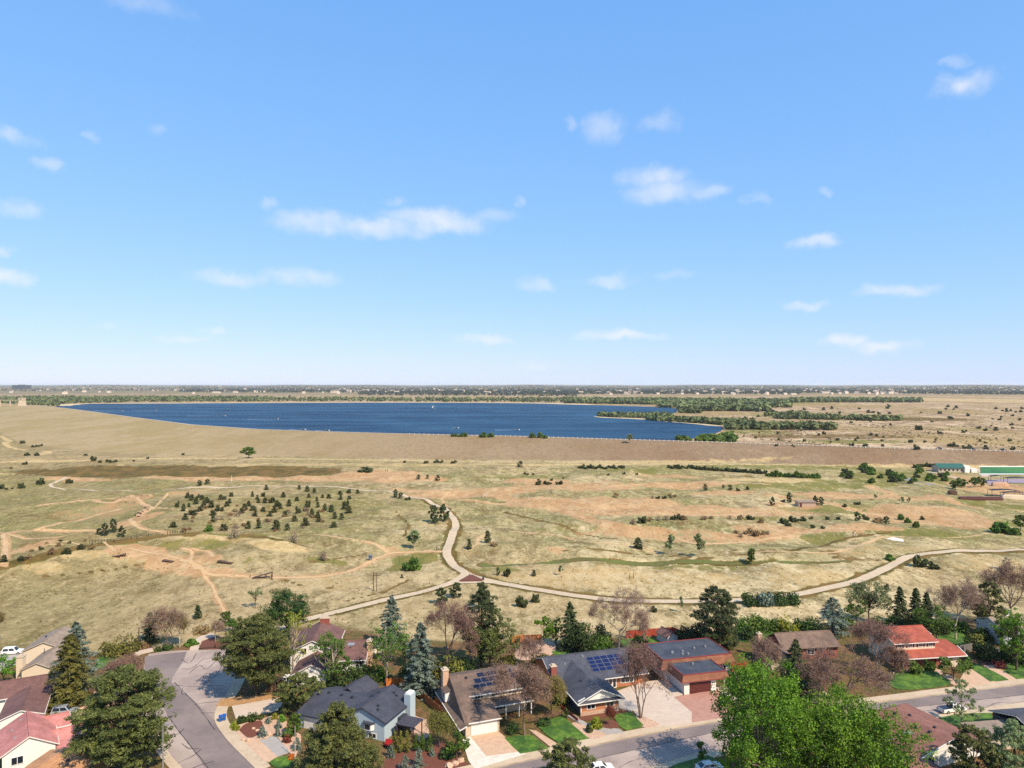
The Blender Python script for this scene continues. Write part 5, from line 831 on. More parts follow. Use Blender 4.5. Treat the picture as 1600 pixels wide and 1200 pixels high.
# ------------------------------------------------------------------ far woods (each reads as one mass) and the far suburbs
def wood(name, label, bands, mat, seed, hz=(7, 12), n=600, quads=9):
    rng = np.random.RandomState(seed); P_ = []
    for (x0, x1, ya0, ya1, yb0, yb1, wt) in bands:     # left/right photo x, top/bottom photo y at both ends
        k = int(n * wt); fx = rng.uniform(0, 1, k); x = x0 + (x1 - x0) * fx; y = (ya0 + (yb0 - ya0) * fx) + ((ya1 - ya0) + ((yb1 - yb0) - (ya1 - ya0)) * fx) * rng.uniform(0, 1, k)
        Y = F * (H - ZF) / (y - 600); X = (x - 800) / F * Y; h = height(X, Y); P_.append(np.stack([X, Y, h], 1))
    P_ = np.concatenate(P_); k = len(P_); hh = rng.uniform(hz[0], hz[1], k); rad = hh * rng.uniform(.38, .6, k)
    cen = P_ + np.stack([0 * hh, 0 * hh, hh * .5], 1); d = unit(rng.normal(0, 1, (k * quads, 3))); r = np.repeat(np.stack([rad, rad, hh * .5], 1), quads, 0) * rng.uniform(.5, 1, (k * quads, 1))
    p = np.repeat(cen, quads, 0) + d * r; tint = np.clip(np.repeat(rng.uniform(0, 1, k), quads) * .7 + .3 * rng.uniform(0, 1, k * quads), 0, 1)
    v, f, ti = leaves(rng, p, d + np.array([0, 0, .3]), np.repeat(rad * .62, quads), .8, tint, 4, .5)
    return tag(link(name, npmesh(name, v, f, 4, ti), LEAF[mat]), label, 'woodland', kind='stuff')
wood('shore_woodland', 'grey-green belt of trees along the far lake shore', [(30, 200, 622, 634, 622, 628.5, 1), (200, 420, 622, 628, 622, 627.5, .9), (420, 940, 624, 627, 624.5, 629, .8), (-30, 90, 621, 630, 623, 635, .7)], 'far', 301, (8, 14), 820)
wood('creek_woodland', 'broad green wood right of the lake', [(880, 1060, 626, 630, 626, 633, .8), (1030, 1235, 627, 637, 628, 637, 1.3), (1235, 1440, 625.5, 629, 626, 629, .6), (1060, 1200, 638, 642, 639, 643, .5)], 'far', 302, (9, 15), 1700)
wood('peninsula_woodland', 'green trees on the wooded spit in the lake', [(936, 1050, 650, 651.5, 651, 655, .8), (1010, 1128, 655, 657, 661, 664.5, .8), (1062, 1096, 644.5, 645.5, 645, 646, .15)], 'far', 303, (6, 9.5), 260, 14)
wood('plain_woodland', 'dark green tree belts on the plain right of the lake', [(1135, 1305, 667, 671.5, 668, 672.5, 1.0), (1292, 1345, 655, 656.5, 655, 656.5, .15), (1345, 1410, 656.5, 657.5, 656.5, 657.5, .25), (1210, 1290, 653.5, 655, 654, 655.5, .25), (1195, 1262, 648, 650, 648, 650, .3), (1120, 1180, 660, 664, 661, 665, .25)], 'far', 304, (5.5, 9.5), 300, 16)
wood('crest_woodland', 'green trees at the near lake corner behind the dam', [(1055, 1150, 691, 693, 688, 694, 1), (1095, 1152, 687, 692, 680, 692, 1.2)], 'green', 305, (3.5, 7), 60, 40)
wood('city_woodland', 'dark tree cover of the far suburbs along the horizon', [(-100, 320, 604, 612, 604, 611, .5), (280, 800, 603, 613, 603.5, 614, 2.2), (800, 1250, 603.5, 616, 603, 616, 2.6), (1250, 1700, 604, 614, 604.5, 618, 1.8), (-100, 1700, 601.8, 606, 601.8, 606, 2.0), (560, 900, 613, 618, 612, 619, .4)], 'city', 306, (8, 15), 2600, 6)
wallc = flat('far house walls', srgb(222, 210, 196), .9); roofc = flat('far house roofs', srgb(186, 168, 156), .9)
def far_house_mesh(nm, w, d, h, r):
    mb = MB(); mb.box(-w / 2, w / 2, -d / 2, d / 2, -1, h); mb.mat(1); e = .6
    mb.slab([(-w / 2 - e, -d / 2 - e, h), (w / 2 + e, -d / 2 - e, h), (w / 2 + e, 0, h + r), (-w / 2 - e, 0, h + r)], .3); mb.slab([(-w / 2 - e, d / 2 + e, h), (w / 2 + e, d / 2 + e, h), (w / 2 + e, 0, h + r), (-w / 2 - e, 0, h + r)], .3); mb.mat(0)
    mb.add([(-w / 2, -d / 2, h), (-w / 2, d / 2, h), (-w / 2, 0, h + r * .9), (w / 2, -d / 2, h), (w / 2, d / 2, h), (w / 2, 0, h + r * .9)], [(0, 2, 1), (3, 4, 5)])
    me = bpy.data.meshes.new(nm); me.from_pydata(mb.v, [], mb.f); me.polygons.foreach_set('material_index', mb.m); me.materials.append(wallc); me.materials.append(roofc); return me
fm = [far_house_mesh('far_house', 18, 12, 6, 3), far_house_mesh('far_house', 26, 13, 6, 3), far_house_mesh('far_house', 42, 22, 6, 1.5)]
spots = [(rnd.uniform(0, 1600), rnd.choice([rnd.uniform(604, 612), rnd.uniform(608, 616)])) for i in range(150)] + [(rnd.uniform(480, 760), rnd.uniform(609, 614)) for i in range(25)] + [(rnd.uniform(930, 1240), rnd.uniform(611, 617)) for i in range(45)] + [(rnd.uniform(1280, 1420), rnd.uniform(611, 617)) for i in range(25)]
for i, (x, y) in enumerate(spots):
    p = P(x, y, ZF); p.z = float(height(p.x, p.y)); k = rnd.random()
    o = link('far_house', fm[0 if k < .55 else (1 if k < .9 else 2)]); o.location = p; o.rotation_euler = (0, 0, rnd.uniform(-.5, .5)); k_ = rnd.uniform(.6, 1.15); o.scale = (k_, k_, k_ * 1.5)
    tag(o, 'pale far suburban building among the trees near the horizon', 'building', 'far suburban buildings')
# ------------------------------------------------------------------ houses (local frame: x along the front, y away from the street)
sh_brown = shingle('brown shake roof', srgb(128, 106, 92), srgb(104, 86, 76)); sh_slate = shingle('slate-blue shingle roof', srgb(82, 84, 96), srgb(66, 68, 80)); sh_dark = shingle('charcoal shingle roof', srgb(70, 72, 86), srgb(60, 62, 76))
sh_red = shingle('orange-red tile roof', srgb(174, 90, 70), srgb(150, 74, 58), .3); sh_pink = shingle('faded pink-red roof', srgb(200, 134, 128), srgb(178, 114, 108), .3); sh_choc = shingle('reddish brown roof', srgb(122, 88, 82), srgb(104, 74, 70)); sh_tan = shingle('tan brown roof', srgb(196, 146, 104), srgb(176, 126, 86)); sh_hip = shingle('rust brown roof', srgb(142, 98, 86), srgb(122, 82, 72)); sh_grey = shingle('warm grey roof', srgb(156, 140, 126), srgb(136, 120, 108)); sh_rust = shingle('mansard rust shingle', srgb(152, 102, 78), srgb(126, 82, 62)); tarflat = surf('flat roof membrane', srgb(62, 68, 80), srgb(76, 82, 94), .6, c3=srgb(54, 60, 74), s3=.25)
white = flat('white paint', srgb(236, 234, 230), .6, vary=.05); cream = flat('cream siding', srgb(226, 208, 184), .8, vary=.06); bluew = flat('pale blue siding', srgb(176, 194, 208), .8, vary=.06); tanw = flat('tan siding', srgb(202, 186, 166), .8); greyw = flat('grey-white siding', srgb(206, 208, 214), .8); darkw = flat('dark blue-grey wall', srgb(70, 78, 92), .8)
brk = brickmat('orange brick', srgb(196, 122, 78), srgb(172, 100, 62), srgb(206, 180, 156)); brkr = brickmat('red brick', srgb(160, 74, 58), srgb(134, 60, 48), srgb(180, 150, 136)); brkt = brickmat('tan chimney brick', srgb(214, 176, 146), srgb(190, 148, 118), srgb(220, 200, 180))
redtrim = flat('dark red trim', srgb(138, 60, 58), .6); maroon = flat('maroon door', srgb(92, 40, 36), .6); dtrim = flat('charcoal trim', srgb(56, 58, 68), .6); woodf = flat('cedar fence wood', srgb(182, 112, 62), .85, vary=.25); woodr = flat('red stained fence', srgb(178, 72, 50), .85, vary=.25); woodo = flat('orange fence wood', srgb(214, 124, 52), .85, vary=.2); woodd = flat('weathered timber', srgb(96, 70, 50), .9, vary=.3); metal = flat('galvanised metal', srgb(186, 188, 190), .45, .6)
m, t, b, o = newmat('window glass'); b.inputs['Base Color'].default_value = rgba(srgb(34, 42, 56)); b.inputs['Roughness'].default_value = .08; b.inputs['Specular IOR Level'].default_value = .6; glass = m
m, t, b, o = newmat('solar cell'); v = opos(t); n_ = noise(t, 2, 3, .5, v); t.links.new(mixc(t, n_, srgb(20, 28, 66), srgb(30, 42, 92)), b.inputs['Base Color']); b.inputs['Roughness'].default_value = .3; b.inputs['Specular IOR Level'].default_value = .35; solarb = m
m, t, b, o = newmat('dark solar cell'); v = opos(t); n_ = noise(t, 2, 3, .5, v); t.links.new(mixc(t, n_, srgb(20, 24, 46), srgb(30, 34, 60)), b.inputs['Base Color']); b.inputs['Roughness'].default_value = .3; b.inputs['Specular IOR Level'].default_value = .35; solard = m

class House:
    def __init__(s, name, label, org, ang, cat='house'):
        p = P(*org) if len(org) == 2 else Vector(org); s.o = thing(name, label, cat, p, R(ang))
    def part(s, name, mb, mat, parent=None): return mb.build(name, mat, parent or s.o)
    def walls(s, x0, x1, y0, y1, z1, mat, ridge=None, zr=None, name='wall', z0=-.2):
        """box walls; ridge 'x' or 'y' adds gable ends up to zr"""
        mb = MB()
        if ridge is None: mb.box(x0, x1, y0, y1, z0, z1)
        elif ridge == 'y':
            c = (x0 + x1) / 2; A = [(x0, z0), (x1, z0), (x1, z1), (c, zr), (x0, z1)]
            mb.add([(a, y0, z) for a, z in A] + [(a, y1, z) for a, z in A], [(0, 1, 2, 3, 4), (9, 8, 7, 6, 5)] + [(i + 5, (i + 1) % 5 + 5, (i + 1) % 5, i) for i in range(5)])
        else:
            c = (y0 + y1) / 2; A = [(y0, z0), (y1, z0), (y1, z1), (c, zr), (y0, z1)]
            mb.add([(x0, a, z) for a, z in A] + [(x1, a, z) for a, z in A], [(4, 3, 2, 1, 0), (5, 6, 7, 8, 9)] + [(i, (i + 1) % 5, (i + 1) % 5 + 5, i + 5) for i in range(5)])
        return s.part(name, mb, mat)
    def gable(s, x0, x1, y0, y1, ze, zr, ridge, mat, ov=.5, th=.16, trim=None, name='roof'):
        """gable roof over a rectangle, eaves overhanging"""
        mb = MB()
        if ridge == 'x':
            c = (y0 + y1) / 2; k = (zr - ze) / (c - y0); zo = ze - ov * k; A = [(x0 - ov * .6, y0 - ov, zo), (x1 + ov * .6, y0 - ov, zo), (x1 + ov * .6, c, zr), (x0 - ov * .6, c, zr)]; B = [(x0 - ov * .6, y1 + ov, zo), (x1 + ov * .6, y1 + ov, zo), (x1 + ov * .6, c, zr), (x0 - ov * .6, c, zr)]
        else:
            c = (x0 + x1) / 2; k = (zr - ze) / (c - x0); zo = ze - ov * k; A = [(x0 - ov, y0 - ov * .6, zo), (x0 - ov, y1 + ov * .6, zo), (c, y1 + ov * .6, zr), (c, y0 - ov * .6, zr)]; B = [(x1 + ov, y0 - ov * .6, zo), (x1 + ov, y1 + ov * .6, zo), (c, y1 + ov * .6, zr), (c, y0 - ov * .6, zr)]
        up = Vector((0, 0, th)); mb.slab([Vector(q) + up for q in A], th); mb.slab([Vector(q) + up for q in B], th); r = s.part(name, mb, mat); MB().tube([Vector(A[3]) + up * 1.15, Vector(A[2]) + up * 1.15], .12, 5).build('ridge_cap', mat, r)
        if trim:
            f = MB(); lift = .03
            for Q in (A, B):
                q = [Vector(a) for a in Q]; f.tube([q[0] + Vector((0, 0, lift)), q[1] + Vector((0, 0, lift))], .11, 4)
                for a, b2 in ((0, 3), (1, 2)): f.tube([q[a] + Vector((0, 0, lift)), q[b2] + Vector((0, 0, lift))], .1, 4)
            f.build('fascia', trim, r)
        return r
    def slabs(s, polys, mat, th=.16, name='roof'):
        mb = MB()
        for p in polys: mb.slab(p, th)
        return s.part(name, mb, mat)
    def window(s, x, y, z, w, h, face='f', n=1, frame=None, name='window', parent=None):
        """framed window with n panes; face f (front), l, r"""
        fr = MB(); d = .09; b0 = .09
        def place(mb, a0, a1, z0, z1, o0, o1):
            if face == 'f': mb.box(a0, a1, y - o1, y - o0, z0, z1)
            elif face == 'l': mb.box(x - o1, x - o0, a0, a1, z0, z1)
            else: mb.box(x + o0, x + o1, a0, a1, z0, z1)
        c = x if face == 'f' else y
        place(fr, c - w / 2 - b0, c + w / 2 + b0, z - b0, z, 0.0, d); place(fr, c - w / 2 - b0, c + w / 2 + b0, z + h, z + h + b0, 0.0, d)
        for i in range(n + 1): a = c - w / 2 + w * i / n; place(fr, a - b0 * (1 if i == 0 else .5), a + b0 * (1 if i == n else .5), z, z + h, 0.0, d - .01)
        wo = fr.build(name, frame or white, parent or s.o)
        for i in range(n):
            p = MB(); place(p, c - w / 2 + w * i / n, c - w / 2 + w * (i + 1) / n, z, z + h, 0.0, .045); p.build('pane', glass, wo)
        return wo
    def garage(s, x0, x1, y, h, mat, rows=4, frame=None):
        mb = MB(); g = MB(); g.box(x0 - .14, x0, y - .08, y, 0, h + .14); g.box(x1, x1 + .14, y - .08, y, 0, h + .14); g.box(x0, x1, y - .08, y, h, h + .14); go = g.build('garage_door', frame or mat, s.o)
        for i in range(rows): p = MB(); p.box(x0 + .01, x1 - .01, y - .06 + .004 * (i % 2), y + .01, h * i / rows + .015, h * (i + 1) / rows - .01); p.build('door_panel', mat, go)
        return go
    def chimney(s, x0, x1, y0, y1, z1, mat, z0=0, cap=True):
        mb = MB(); mb.box(x0, x1, y0, y1, z0, z1); c = s.part('chimney', mb, mat)
        if cap: k = MB(); k.box(x0 - .1, x1 + .1, y0 - .1, y1 + .1, z1, z1 + .15); k.box(x0 + .25, x1 - .25, y0 + .25, y1 - .25, z1 + .15, z1 + .45); k.build('chimney_cap', tanw, c)
        return c
    def vents(s, L, mat=dtrim, parent=None):
        for x, y, z in L:
            mb = MB(); mb.box(x - .2, x + .2, y - .2, y + .2, z - .15, z + .3); mb.build('roof_vent', mat, parent or s.o)
    def solar(s, x0, x1, nx, ylo, yhi, zlo, zhi, ny, mat, skip=()):
        pts = lambda fx, fy: Vector((x0 + (x1 - x0) * fx, ylo + (yhi - ylo) * fy, zlo + (zhi - zlo) * fy)); nrm = Vector((0, -(zhi - zlo), yhi - ylo)).normalized() * .14
        for i in range(nx):
            for j in range(ny):
                if (i, j) in skip: continue
                e = .012; q = [pts((i + e * 2) / nx, (j + e * 2) / ny) + nrm, pts((i + 1 - e * 2) / nx, (j + e * 2) / ny) + nrm, pts((i + 1 - e * 2) / nx, (j + 1 - e * 2) / ny) + nrm, pts((i + e * 2) / nx, (j + 1 - e * 2) / ny) + nrm]
                fr = MB().slab([q[0], q[1], q[2], q[3]], .07).build('solar_panel', metal, s.o); c = sum(q, Vector()) / 4; g = [c + (a - c) * .955 + nrm * .05 for a in q]; MB().slab(g, .02).build('solar_cell', mat, fr)

# brown shake house with white garage and dark solar panels
h = House('shake_house', 'brown shake-roofed house with white garage door and dark solar panels', (735.6, 1150.6), 21)
h.walls(-1.0, 5.7, 0, 12, 2.6, tanw); h.walls(2.0, 14, 6.7, 18, 4.55, cream, name='storey_wall')
h.slabs([[(-.6, -.5, 2.72), (2.0, -.5, 2.72), (2.0, 12.6, 6.5), (-.6, 12.6, 6.5)], [(1.6, 6.15, 4.64), (14.4, 6.15, 4.64), (14.4, 12.6, 6.5), (1.6, 12.6, 6.5)], [(-.6, 12.6, 6.5), (14.4, 12.6, 6.5), (14.4, 18.5, 4.6), (-.6, 18.5, 4.6)]], sh_brown)
h.slabs([[(2.0, -.5, 2.70), (6.0, -.5, 2.70), (6.0, 6.75, 3.6), (2.0, 6.75, 3.6)], [(5.8, 3.9, 2.86), (14.3, 3.9, 2.86), (14.3, 6.72, 3.5), (5.8, 6.72, 3.5)]], sh_brown, name='lean_roof')
h.slabs([[(-.6, -.5, 2.7), (-.6, 12.6, 6.5), (-.6, 18.5, 4.6), (-1.25, 18.5, 2.75), (-1.25, -.5, 2.5)], [(-1.2, -1.1, 2.6), (-1.2, 16.6, 2.7), (-2.5, 16.6, 2.05), (-2.5, -1.1, 2.0)]], sh_brown, .1, 'mansard_skirt')
f_ = MB(); f_.tube([(-2.5, -1.15, 1.98), (-2.5, 16.6, 2.02)], .1, 4); f_.tube([(-2.5, -1.15, 1.98), (-1.1, -1.15, 2.55)], .1, 4); f_.tube([(-.6, -.55, 2.66), (6.0, -.55, 2.62)], .11, 4); f_.tube([(1.6, 6.1, 4.6), (14.4, 6.1, 4.6)], .12, 4); f_.tube([(5.8, 3.85, 2.82), (14.3, 3.85, 2.82)], .11, 4); h.part('fascia', f_, white)
d_ = MB(); d_.prism([(-2.1, 10.2), (-.4, 10.2), (-.4, 12.4), (-2.1, 12.4)], 2.5, 4.5); dm_ = h.part('dormer', d_, white); MB().slab([(-2.4, 9.9, 4.5), (-.3, 9.9, 5.0), (-.3, 12.7, 5.0), (-2.4, 12.7, 4.5)], .14).build('dormer_roof', sh_brown, dm_); h.window(-2.1, 11.3, 2.9, 1.3, 1.1, 'l', 2, parent=dm_)
h.garage(.2, 5.1, 0, 2.15, white); h.chimney(-1.9, -.7, 12.6, 14.0, 7.7, brkt); h.window(3.8, 6.7, 3.75, 1.7, .65, n=3); h.window(7.2, 6.7, 3.75, 1.6, .65, n=2); h.window(10.6, 6.7, 3.75, 1.6, .65, n=2); h.window(8.5, 6.7, .9, 2.2, 1.4, n=3)
for x_ in (8.6, 11.4, 14.0): MB().box(x_ - .09, x_ + .09, 4.1, 4.28, 0, 2.8).build('porch_post', white, h.o)
sl = (6.5 - 4.64) / 6.45; zz_ = lambda y: 4.64 + (y - 6.15) * sl
h.solar(5.0, 12.6, 5, 10.9, 12.2, zz_(10.9), zz_(12.2), 1, solard); h.solar(3.9, 13.0, 6, 9.2, 10.7, zz_(9.2), zz_(10.7), 1, solard); h.solar(3.2, 8.7, 4, 8.0, 9.05, zz_(8.0), zz_(9.05), 1, solard); h.vents([(2.6, 11.2, 6.2)])
# brick house with blue solar panels
h = House('brick_house', 'slate-roofed orange brick house with white gable and blue solar array', (907.5, 1119.4), 17)
h.walls(0, 8.2, 0, 11, 2.7, brk, name='wall'); h.walls(-1.6, 19.4, 10.3, 23.6, 2.7, brk, 'x', 5.2)
a_ = MB(); a_.add([(-.55, -.1, 2.95), (8.85, -.1, 2.95), (4.2, -.1, 4.85), (-.55, .3, 2.95), (8.85, .3, 2.95), (4.2, .3, 4.85)], [(0, 1, 2), (5, 4, 3), (0, 3, 4, 1), (1, 4, 5, 2), (2, 5, 3, 0)]); h.part('gable_wall', a_, white)
h.slabs([[(-.9, -.6, 2.72), (4.2, -.6, 5.0), (4.2, 16.2, 5.1), (-.9, 12.0, 2.74)], [(9.3, -.6, 2.72), (4.2, -.6, 5.0), (4.2, 16.2, 5.1), (9.3, 11.0, 2.74)], [(-.9, -.75, 2.62), (9.3, -.75, 2.62), (8.9, -.08, 3.02), (-.5, -.08, 3.02)]], sh_slate, .14, 'wing_roof')
r_ = h.gable(-1.6, 19.4, 10.0, 23.9, 2.85, 5.42, 'x', sh_slate, .8, trim=white); f_ = MB()
for q in ([(-.95, -.66, 2.72), (4.2, -.66, 5.0)], [(9.35, -.66, 2.72), (4.2, -.66, 5.0)], [(-.95, -.8, 2.6), (9.35, -.8, 2.6)], [(-.95, -.66, 2.66), (-.95, 10, 2.68)]): f_.tube(q, .1, 4)
h.part('fascia', f_, white); MB().box(-.06, 8.26, -.06, .04, 0, .85).build('stone_base', rock, h.o)
for x_ in (-.06, 8.1): MB().box(x_, x_ + .2, -.09, 0.0, .85, 2.6).build('corner_board', white, h.o)
h.window(2.2, 0, 1.25, 1.7, 1.0, n=2); h.window(6.3, 0, 1.25, 1.7, 1.0, n=2); h.window(15.2, 10.3, .85, 3.0, 1.35, n=3); MB().box(0, -.04, .4, 10.2, 0, 2.65).build('dark_wall_sheet', darkw, h.o)  # dark blue-grey sheet over the wing's left brick wall
d_ = MB(); d_.box(9.9, 12.6, 10.16, 10.3, 0, 2.45); do_ = h.part('door', d_, white)
for x_ in (10.3, 11.2, 12.1): MB().box(x_ - .3, x_ + .3, 10.12, 10.18, .25 if x_ != 11.2 else .9, 2.2).build('pane', glass, do_)
h.chimney(-2.1, -.9, 11.2, 12.4, 5.7, brkr); sl = (5.42 - 2.85) / 6.95; zz_ = lambda y: 2.85 + (y - 10.0) * sl + .16
h.solar(7.6, 15.7, 5, 11.2, 15.5, zz_(11.2), zz_(15.5), 4, solarb, skip=((4, 0),)); h.vents([(7.0, 16, zz_(16)), (2.2, 14.5, 4.6)], metal, r_); h.vents([(2.6, 6, 4.3)])
# flat-roofed mansard house
h = House('mansard_house', 'flat black-roofed house with rust mansard band and maroon garage door', (1068.8, 1085.6), 14)
h.walls(0, 7.5, 0, 6.8, 2.9, greyw); h.walls(-.8, 15, 6.8, 16.2, 3.2, greyw, name='house_wall')
def mansard(x0, x1, y0, y1, zt, zb, out, nm):
    I = [(x0, y0), (x1, y0), (x1, y1), (x0, y1)]; O = [(x0 - out, y0 - out), (x1 + out, y0 - out), (x1 + out, y1 + out), (x0 - out, y1 + out)]; mb = MB()
    for i in range(4): j = (i + 1) % 4; mb.add([(*O[i], zb), (*O[j], zb), (*I[j], zt), (*I[i], zt), (*O[i], zb - .1), (*O[j], zb - .1)], [(0, 1, 2, 3), (4, 5, 1, 0)])
    mb.add([(*p, zb - .1) for p in O], [(3, 2, 1, 0)]); b1 = h.part(nm, mb, sh_rust); MB().prism(I, zt - .3, zt - .04).build('roof_deck', tarflat, b1); e = MB()
    for i in range(4): j = (i + 1) % 4; e.tube([(*I[i], zt), (*I[j], zt)], .13, 4); e.tube([(*O[i], zb - .06), (*O[j], zb - .06)], .1, 4)
    e.build('roof_trim', redtrim, b1); return b1
mansard(-.3, 9.8, -.2, 6.6, 4.25, 2.95, .55, 'garage_roof'); m_ = mansard(-1.6, 15.2, 6.75, 16.8, 4.95, 3.15, .8, 'mansard_roof')
h.garage(1.3, 6.1, 0, 2.2, maroon); MB().box(9.7, 9.95, .5, .75, 0, 2.85).build('porch_post', white, h.o); MB().box(-.02, 1.2, -.1, -.02, 0, 2.85).build('pillar', white, h.o); MB().box(6.3, 7.5, -.1, -.02, 0, 2.85).build('pillar', white, h.o)
h.window(12.0, 6.8, 1.0, 1.6, 1.3, n=2); h.window(13.6, 6.8, 1.0, .7, 1.3); h.vents([(2.2, 10, 4.95), (2.6, 10.4, 4.95), (5.0, 10.3, 4.95), (4.2, 8.8, 4.95), (5.5, 8.6, 4.95), (8.5, 11.4, 4.95), (11.6, 11.9, 4.95), (4.6, 4.8, 4.25)], metal, m_)
# red-roofed two-storey house
h = House('red_roof_house', 'two-storey cream house with orange-red tile roof and long porch', (1408.8, 1041), 8)
h.walls(-1.6, 14.2, -1.0, 9, 2.7, brkr); h.walls(-1.8, 8.8, .3, 9.6, 5.5, cream, 'x', 7.3, name='storey_wall')
h.gable(-1.8, 8.8, .2, 9.8, 5.55, 7.35, 'x', sh_red, .6, trim=white, name='storey_roof')
h.slabs([[(-2.6, -2.7, 2.72), (14.7, -2.7, 2.72), (14.7, .55, 3.75), (-2.6, .55, 3.75)], [(8.85, .5, 3.74), (14.7, .5, 3.74), (13.6, 2.6, 4.7), (8.85, 2.6, 4.7)], [(8.85, 2.6, 4.7), (13.6, 2.6, 4.7), (14.7, 8.9, 2.7), (8.85, 8.9, 2.7)]], sh_red, name='porch_roof')
f_ = MB(); f_.tube([(-2.6, -2.75, 2.66), (14.75, -2.75, 2.66)], .11, 4); f_.tube([(14.75, -2.75, 2.66), (14.75, .5, 3.9)], .1, 4); h.part('fascia', f_, white)
h.walls(7.4, 14.2, -1.9, -.95, 2.72, brkr, name='garage_wall'); h.garage(8.4, 13.2, -1.9, 2.15, cream, frame=brkr)
for x_ in (-1.4, 4.4): MB().box(x_ - .14, x_ + .14, -2.45, -2.2, 0, 2.65).build('porch_post', white, h.o)
for x_ in (-.3, 2.4, 5.1, 7.7):
    w_ = h.window(x_, .3, 4.25, 1.0, .9, n=2)
    for sx in (-1, 1): MB().box(x_ + sx * .85 - .17, x_ + sx * .85 + .17, .21, .29, 4.2, 5.2).build('shutter', maroon, w_)
h.window(1.4, -1.0, .8, 2.2, 1.3, n=3); MB().box(5.2, 6.2, -1.08, -.98, 0, 2.1).build('door', maroon, h.o); MB().tube([(3.2, 5.0, 6.8), (3.2, 5.0, 7.6)], .14, 6).build('flue_pipe', metal, h.o); h.chimney(9.2, 10, 3, 4, 6.0, white, 2)
# white house with reddish brown roof
h = House('white_house', 'white two-storey house with reddish brown roof behind the corner pine', (455.6, 1075), 5)
h.walls(-2, 7.8, 8, 21.4, 4.95, white, 'y', 7.2); h.gable(-2, 7.8, 8, 21.4, 5.0, 7.3, 'y', sh_choc, .5, trim=white); h.walls(.2, 8.0, .2, 8.2, 2.8, white, 'y', 4.7, name='garage_wall'); h.gable(.2, 8.0, .2, 8.2, 2.85, 4.8, 'y', sh_choc, .5, trim=white, name='garage_roof')
h.walls(7.8, 14.8, 8.2, 19.4, 2.75, white, 'x', 4.7, name='wing_wall'); h.gable(7.8, 14.8, 8.0, 19.6, 2.75, 4.85, 'x', sh_choc, .5, trim=white, name='wing_roof'); h.chimney(14.9, 16.0, 10.6, 12.4, 5.6, brkt); h.chimney(2.4, 4.6, 20.2, 21.2, 8.3, brkr, 5)
h.window(1.0, 8, 4.6, 1.2, 1.0, n=2); h.window(13.4, 8.2, 1.1, 1.6, 1.1, n=2); h.window(10.6, 8.2, 1.1, 1.6, 1.1, n=2); h.garage(1.6, 6.4, .2, 2.1, white); h.vents([(5.5, 14, 6.1), (4.6, 12, 6.5), (11, 11.5, 4.0)])
sk = MB(); sk.slab([(10.2, 13.0, 4.75), (11.8, 13.0, 4.75), (11.8, 12.2, 4.46), (10.2, 12.2, 4.46)], .1); h.part('skylight', sk, metal)
# pale blue house with charcoal roof
h = House('blue_house', 'pale blue house with charcoal roof and white-blue chimney', (600.6, 1158.8), -22)
h.walls(-9.4, 0, 0, 10.6, 3.55, bluew, 'y', 5.25); h.gable(-9.4, 0, 0, 10.6, 3.6, 5.4, 'y', sh_dark, .45, trim=dtrim); h.walls(-18.2, -9.3, -1.2, 11, 2.7, bluew, 'x', 4.7, name='wing_wall')
h.slabs([[(-18.7, -1.8, 2.72), (-7.2, -1.8, 2.72), (-5.9, 4.9, 4.82), (-18.7, 4.9, 4.82)], [(-18.7, 4.9, 4.82), (-5.9, 4.9, 4.82), (-7.2, 11.6, 2.72), (-18.7, 11.6, 2.72)]], sh_dark, name='wing_roof'); h.walls(-16.8, -11, 10.9, 15, 2.6, bluew, 'y', 4.0, name='annex_wall'); h.gable(-16.8, -11, 8.5, 15, 2.7, 4.2, 'y', sh_dark, .4, name='annex_roof')
h.chimney(-.2, 1.15, 7.4, 9.4, 5.7, bluew, cap=False); MB().box(-.05, 1.0, 7.55, 9.25, 5.7, 5.95).build('chimney_cap', white, h.o)
bw = MB(); bw.prism([(-4.4, 0.02), (-4.0, -.6), (-2.6, -.6), (-2.2, .02)], 1.7, 2.9); bo = h.part('bay_window', bw, white); MB().prism([(-4.6, 0.05), (-4.1, -.8), (-2.5, -.8), (-2.0, .05)], 2.9, 3.15).build('bay_roof', sh_dark, bo); MB().box(-3.85, -2.75, -.65, -.6, 1.95, 2.75).build('pane', glass, bo)
h.window(-2.6, 0, .25, 1.6, .8, n=2); h.window(-6.8, 0, 1.4, 1.6, 1.1, n=2); h.window(-7.2, 0, .25, 1.2, .7); MB().box(-17.2, -12.6, -1.3, -1.2, 0, 2.2).build('garage_door', white, h.o); h.vents([(-2.4, 1.6, 4.75), (-3.0, 2.6, 4.95), (-3.2, 8.6, 5.0), (-2.4, 8.2, 4.7), (-6.5, 6, 4.9), (-10, 4.3, 4.75), (-12.5, 4.4, 4.75), (-15.5, 4.4, 4.75), (-6.0, 7.5, 5.0)])
MB().box(.0, .9, 4.6, 6.8, 0, 2.4).build('patio_door', dtrim, h.o)
hb = h.o
# tan house top left
h = House('tan_house', 'tan stucco house with warm grey roof at the left edge', (35, 1028), 10)
h.walls(2.2, 11, -4.4, 6, 3.1, cream, 'y', 4.9); h.gable(2.2, 11, -4.4, 6.2, 3.15, 5.0, 'y', sh_grey, .45, trim=tanw); h.walls(6.9, 13, -15.4, -4.2, 2.65, cream, 'y', 3.95, name='wing_wall'); h.gable(6.9, 13, -15.4, -4.3, 2.7, 4.05, 'y', sh_grey, .4, trim=tanw, name='wing_roof'); h.chimney(5.2, 6.5, -14.2, -12.6, 5.0, cream); h.vents([(4.8, 1, 4.4)]); MB().tube([(8.2, -7.8, 3.3), (8.2, -7.8, 4.6)], .08, 6).build('flue_pipe', dtrim, h.o)
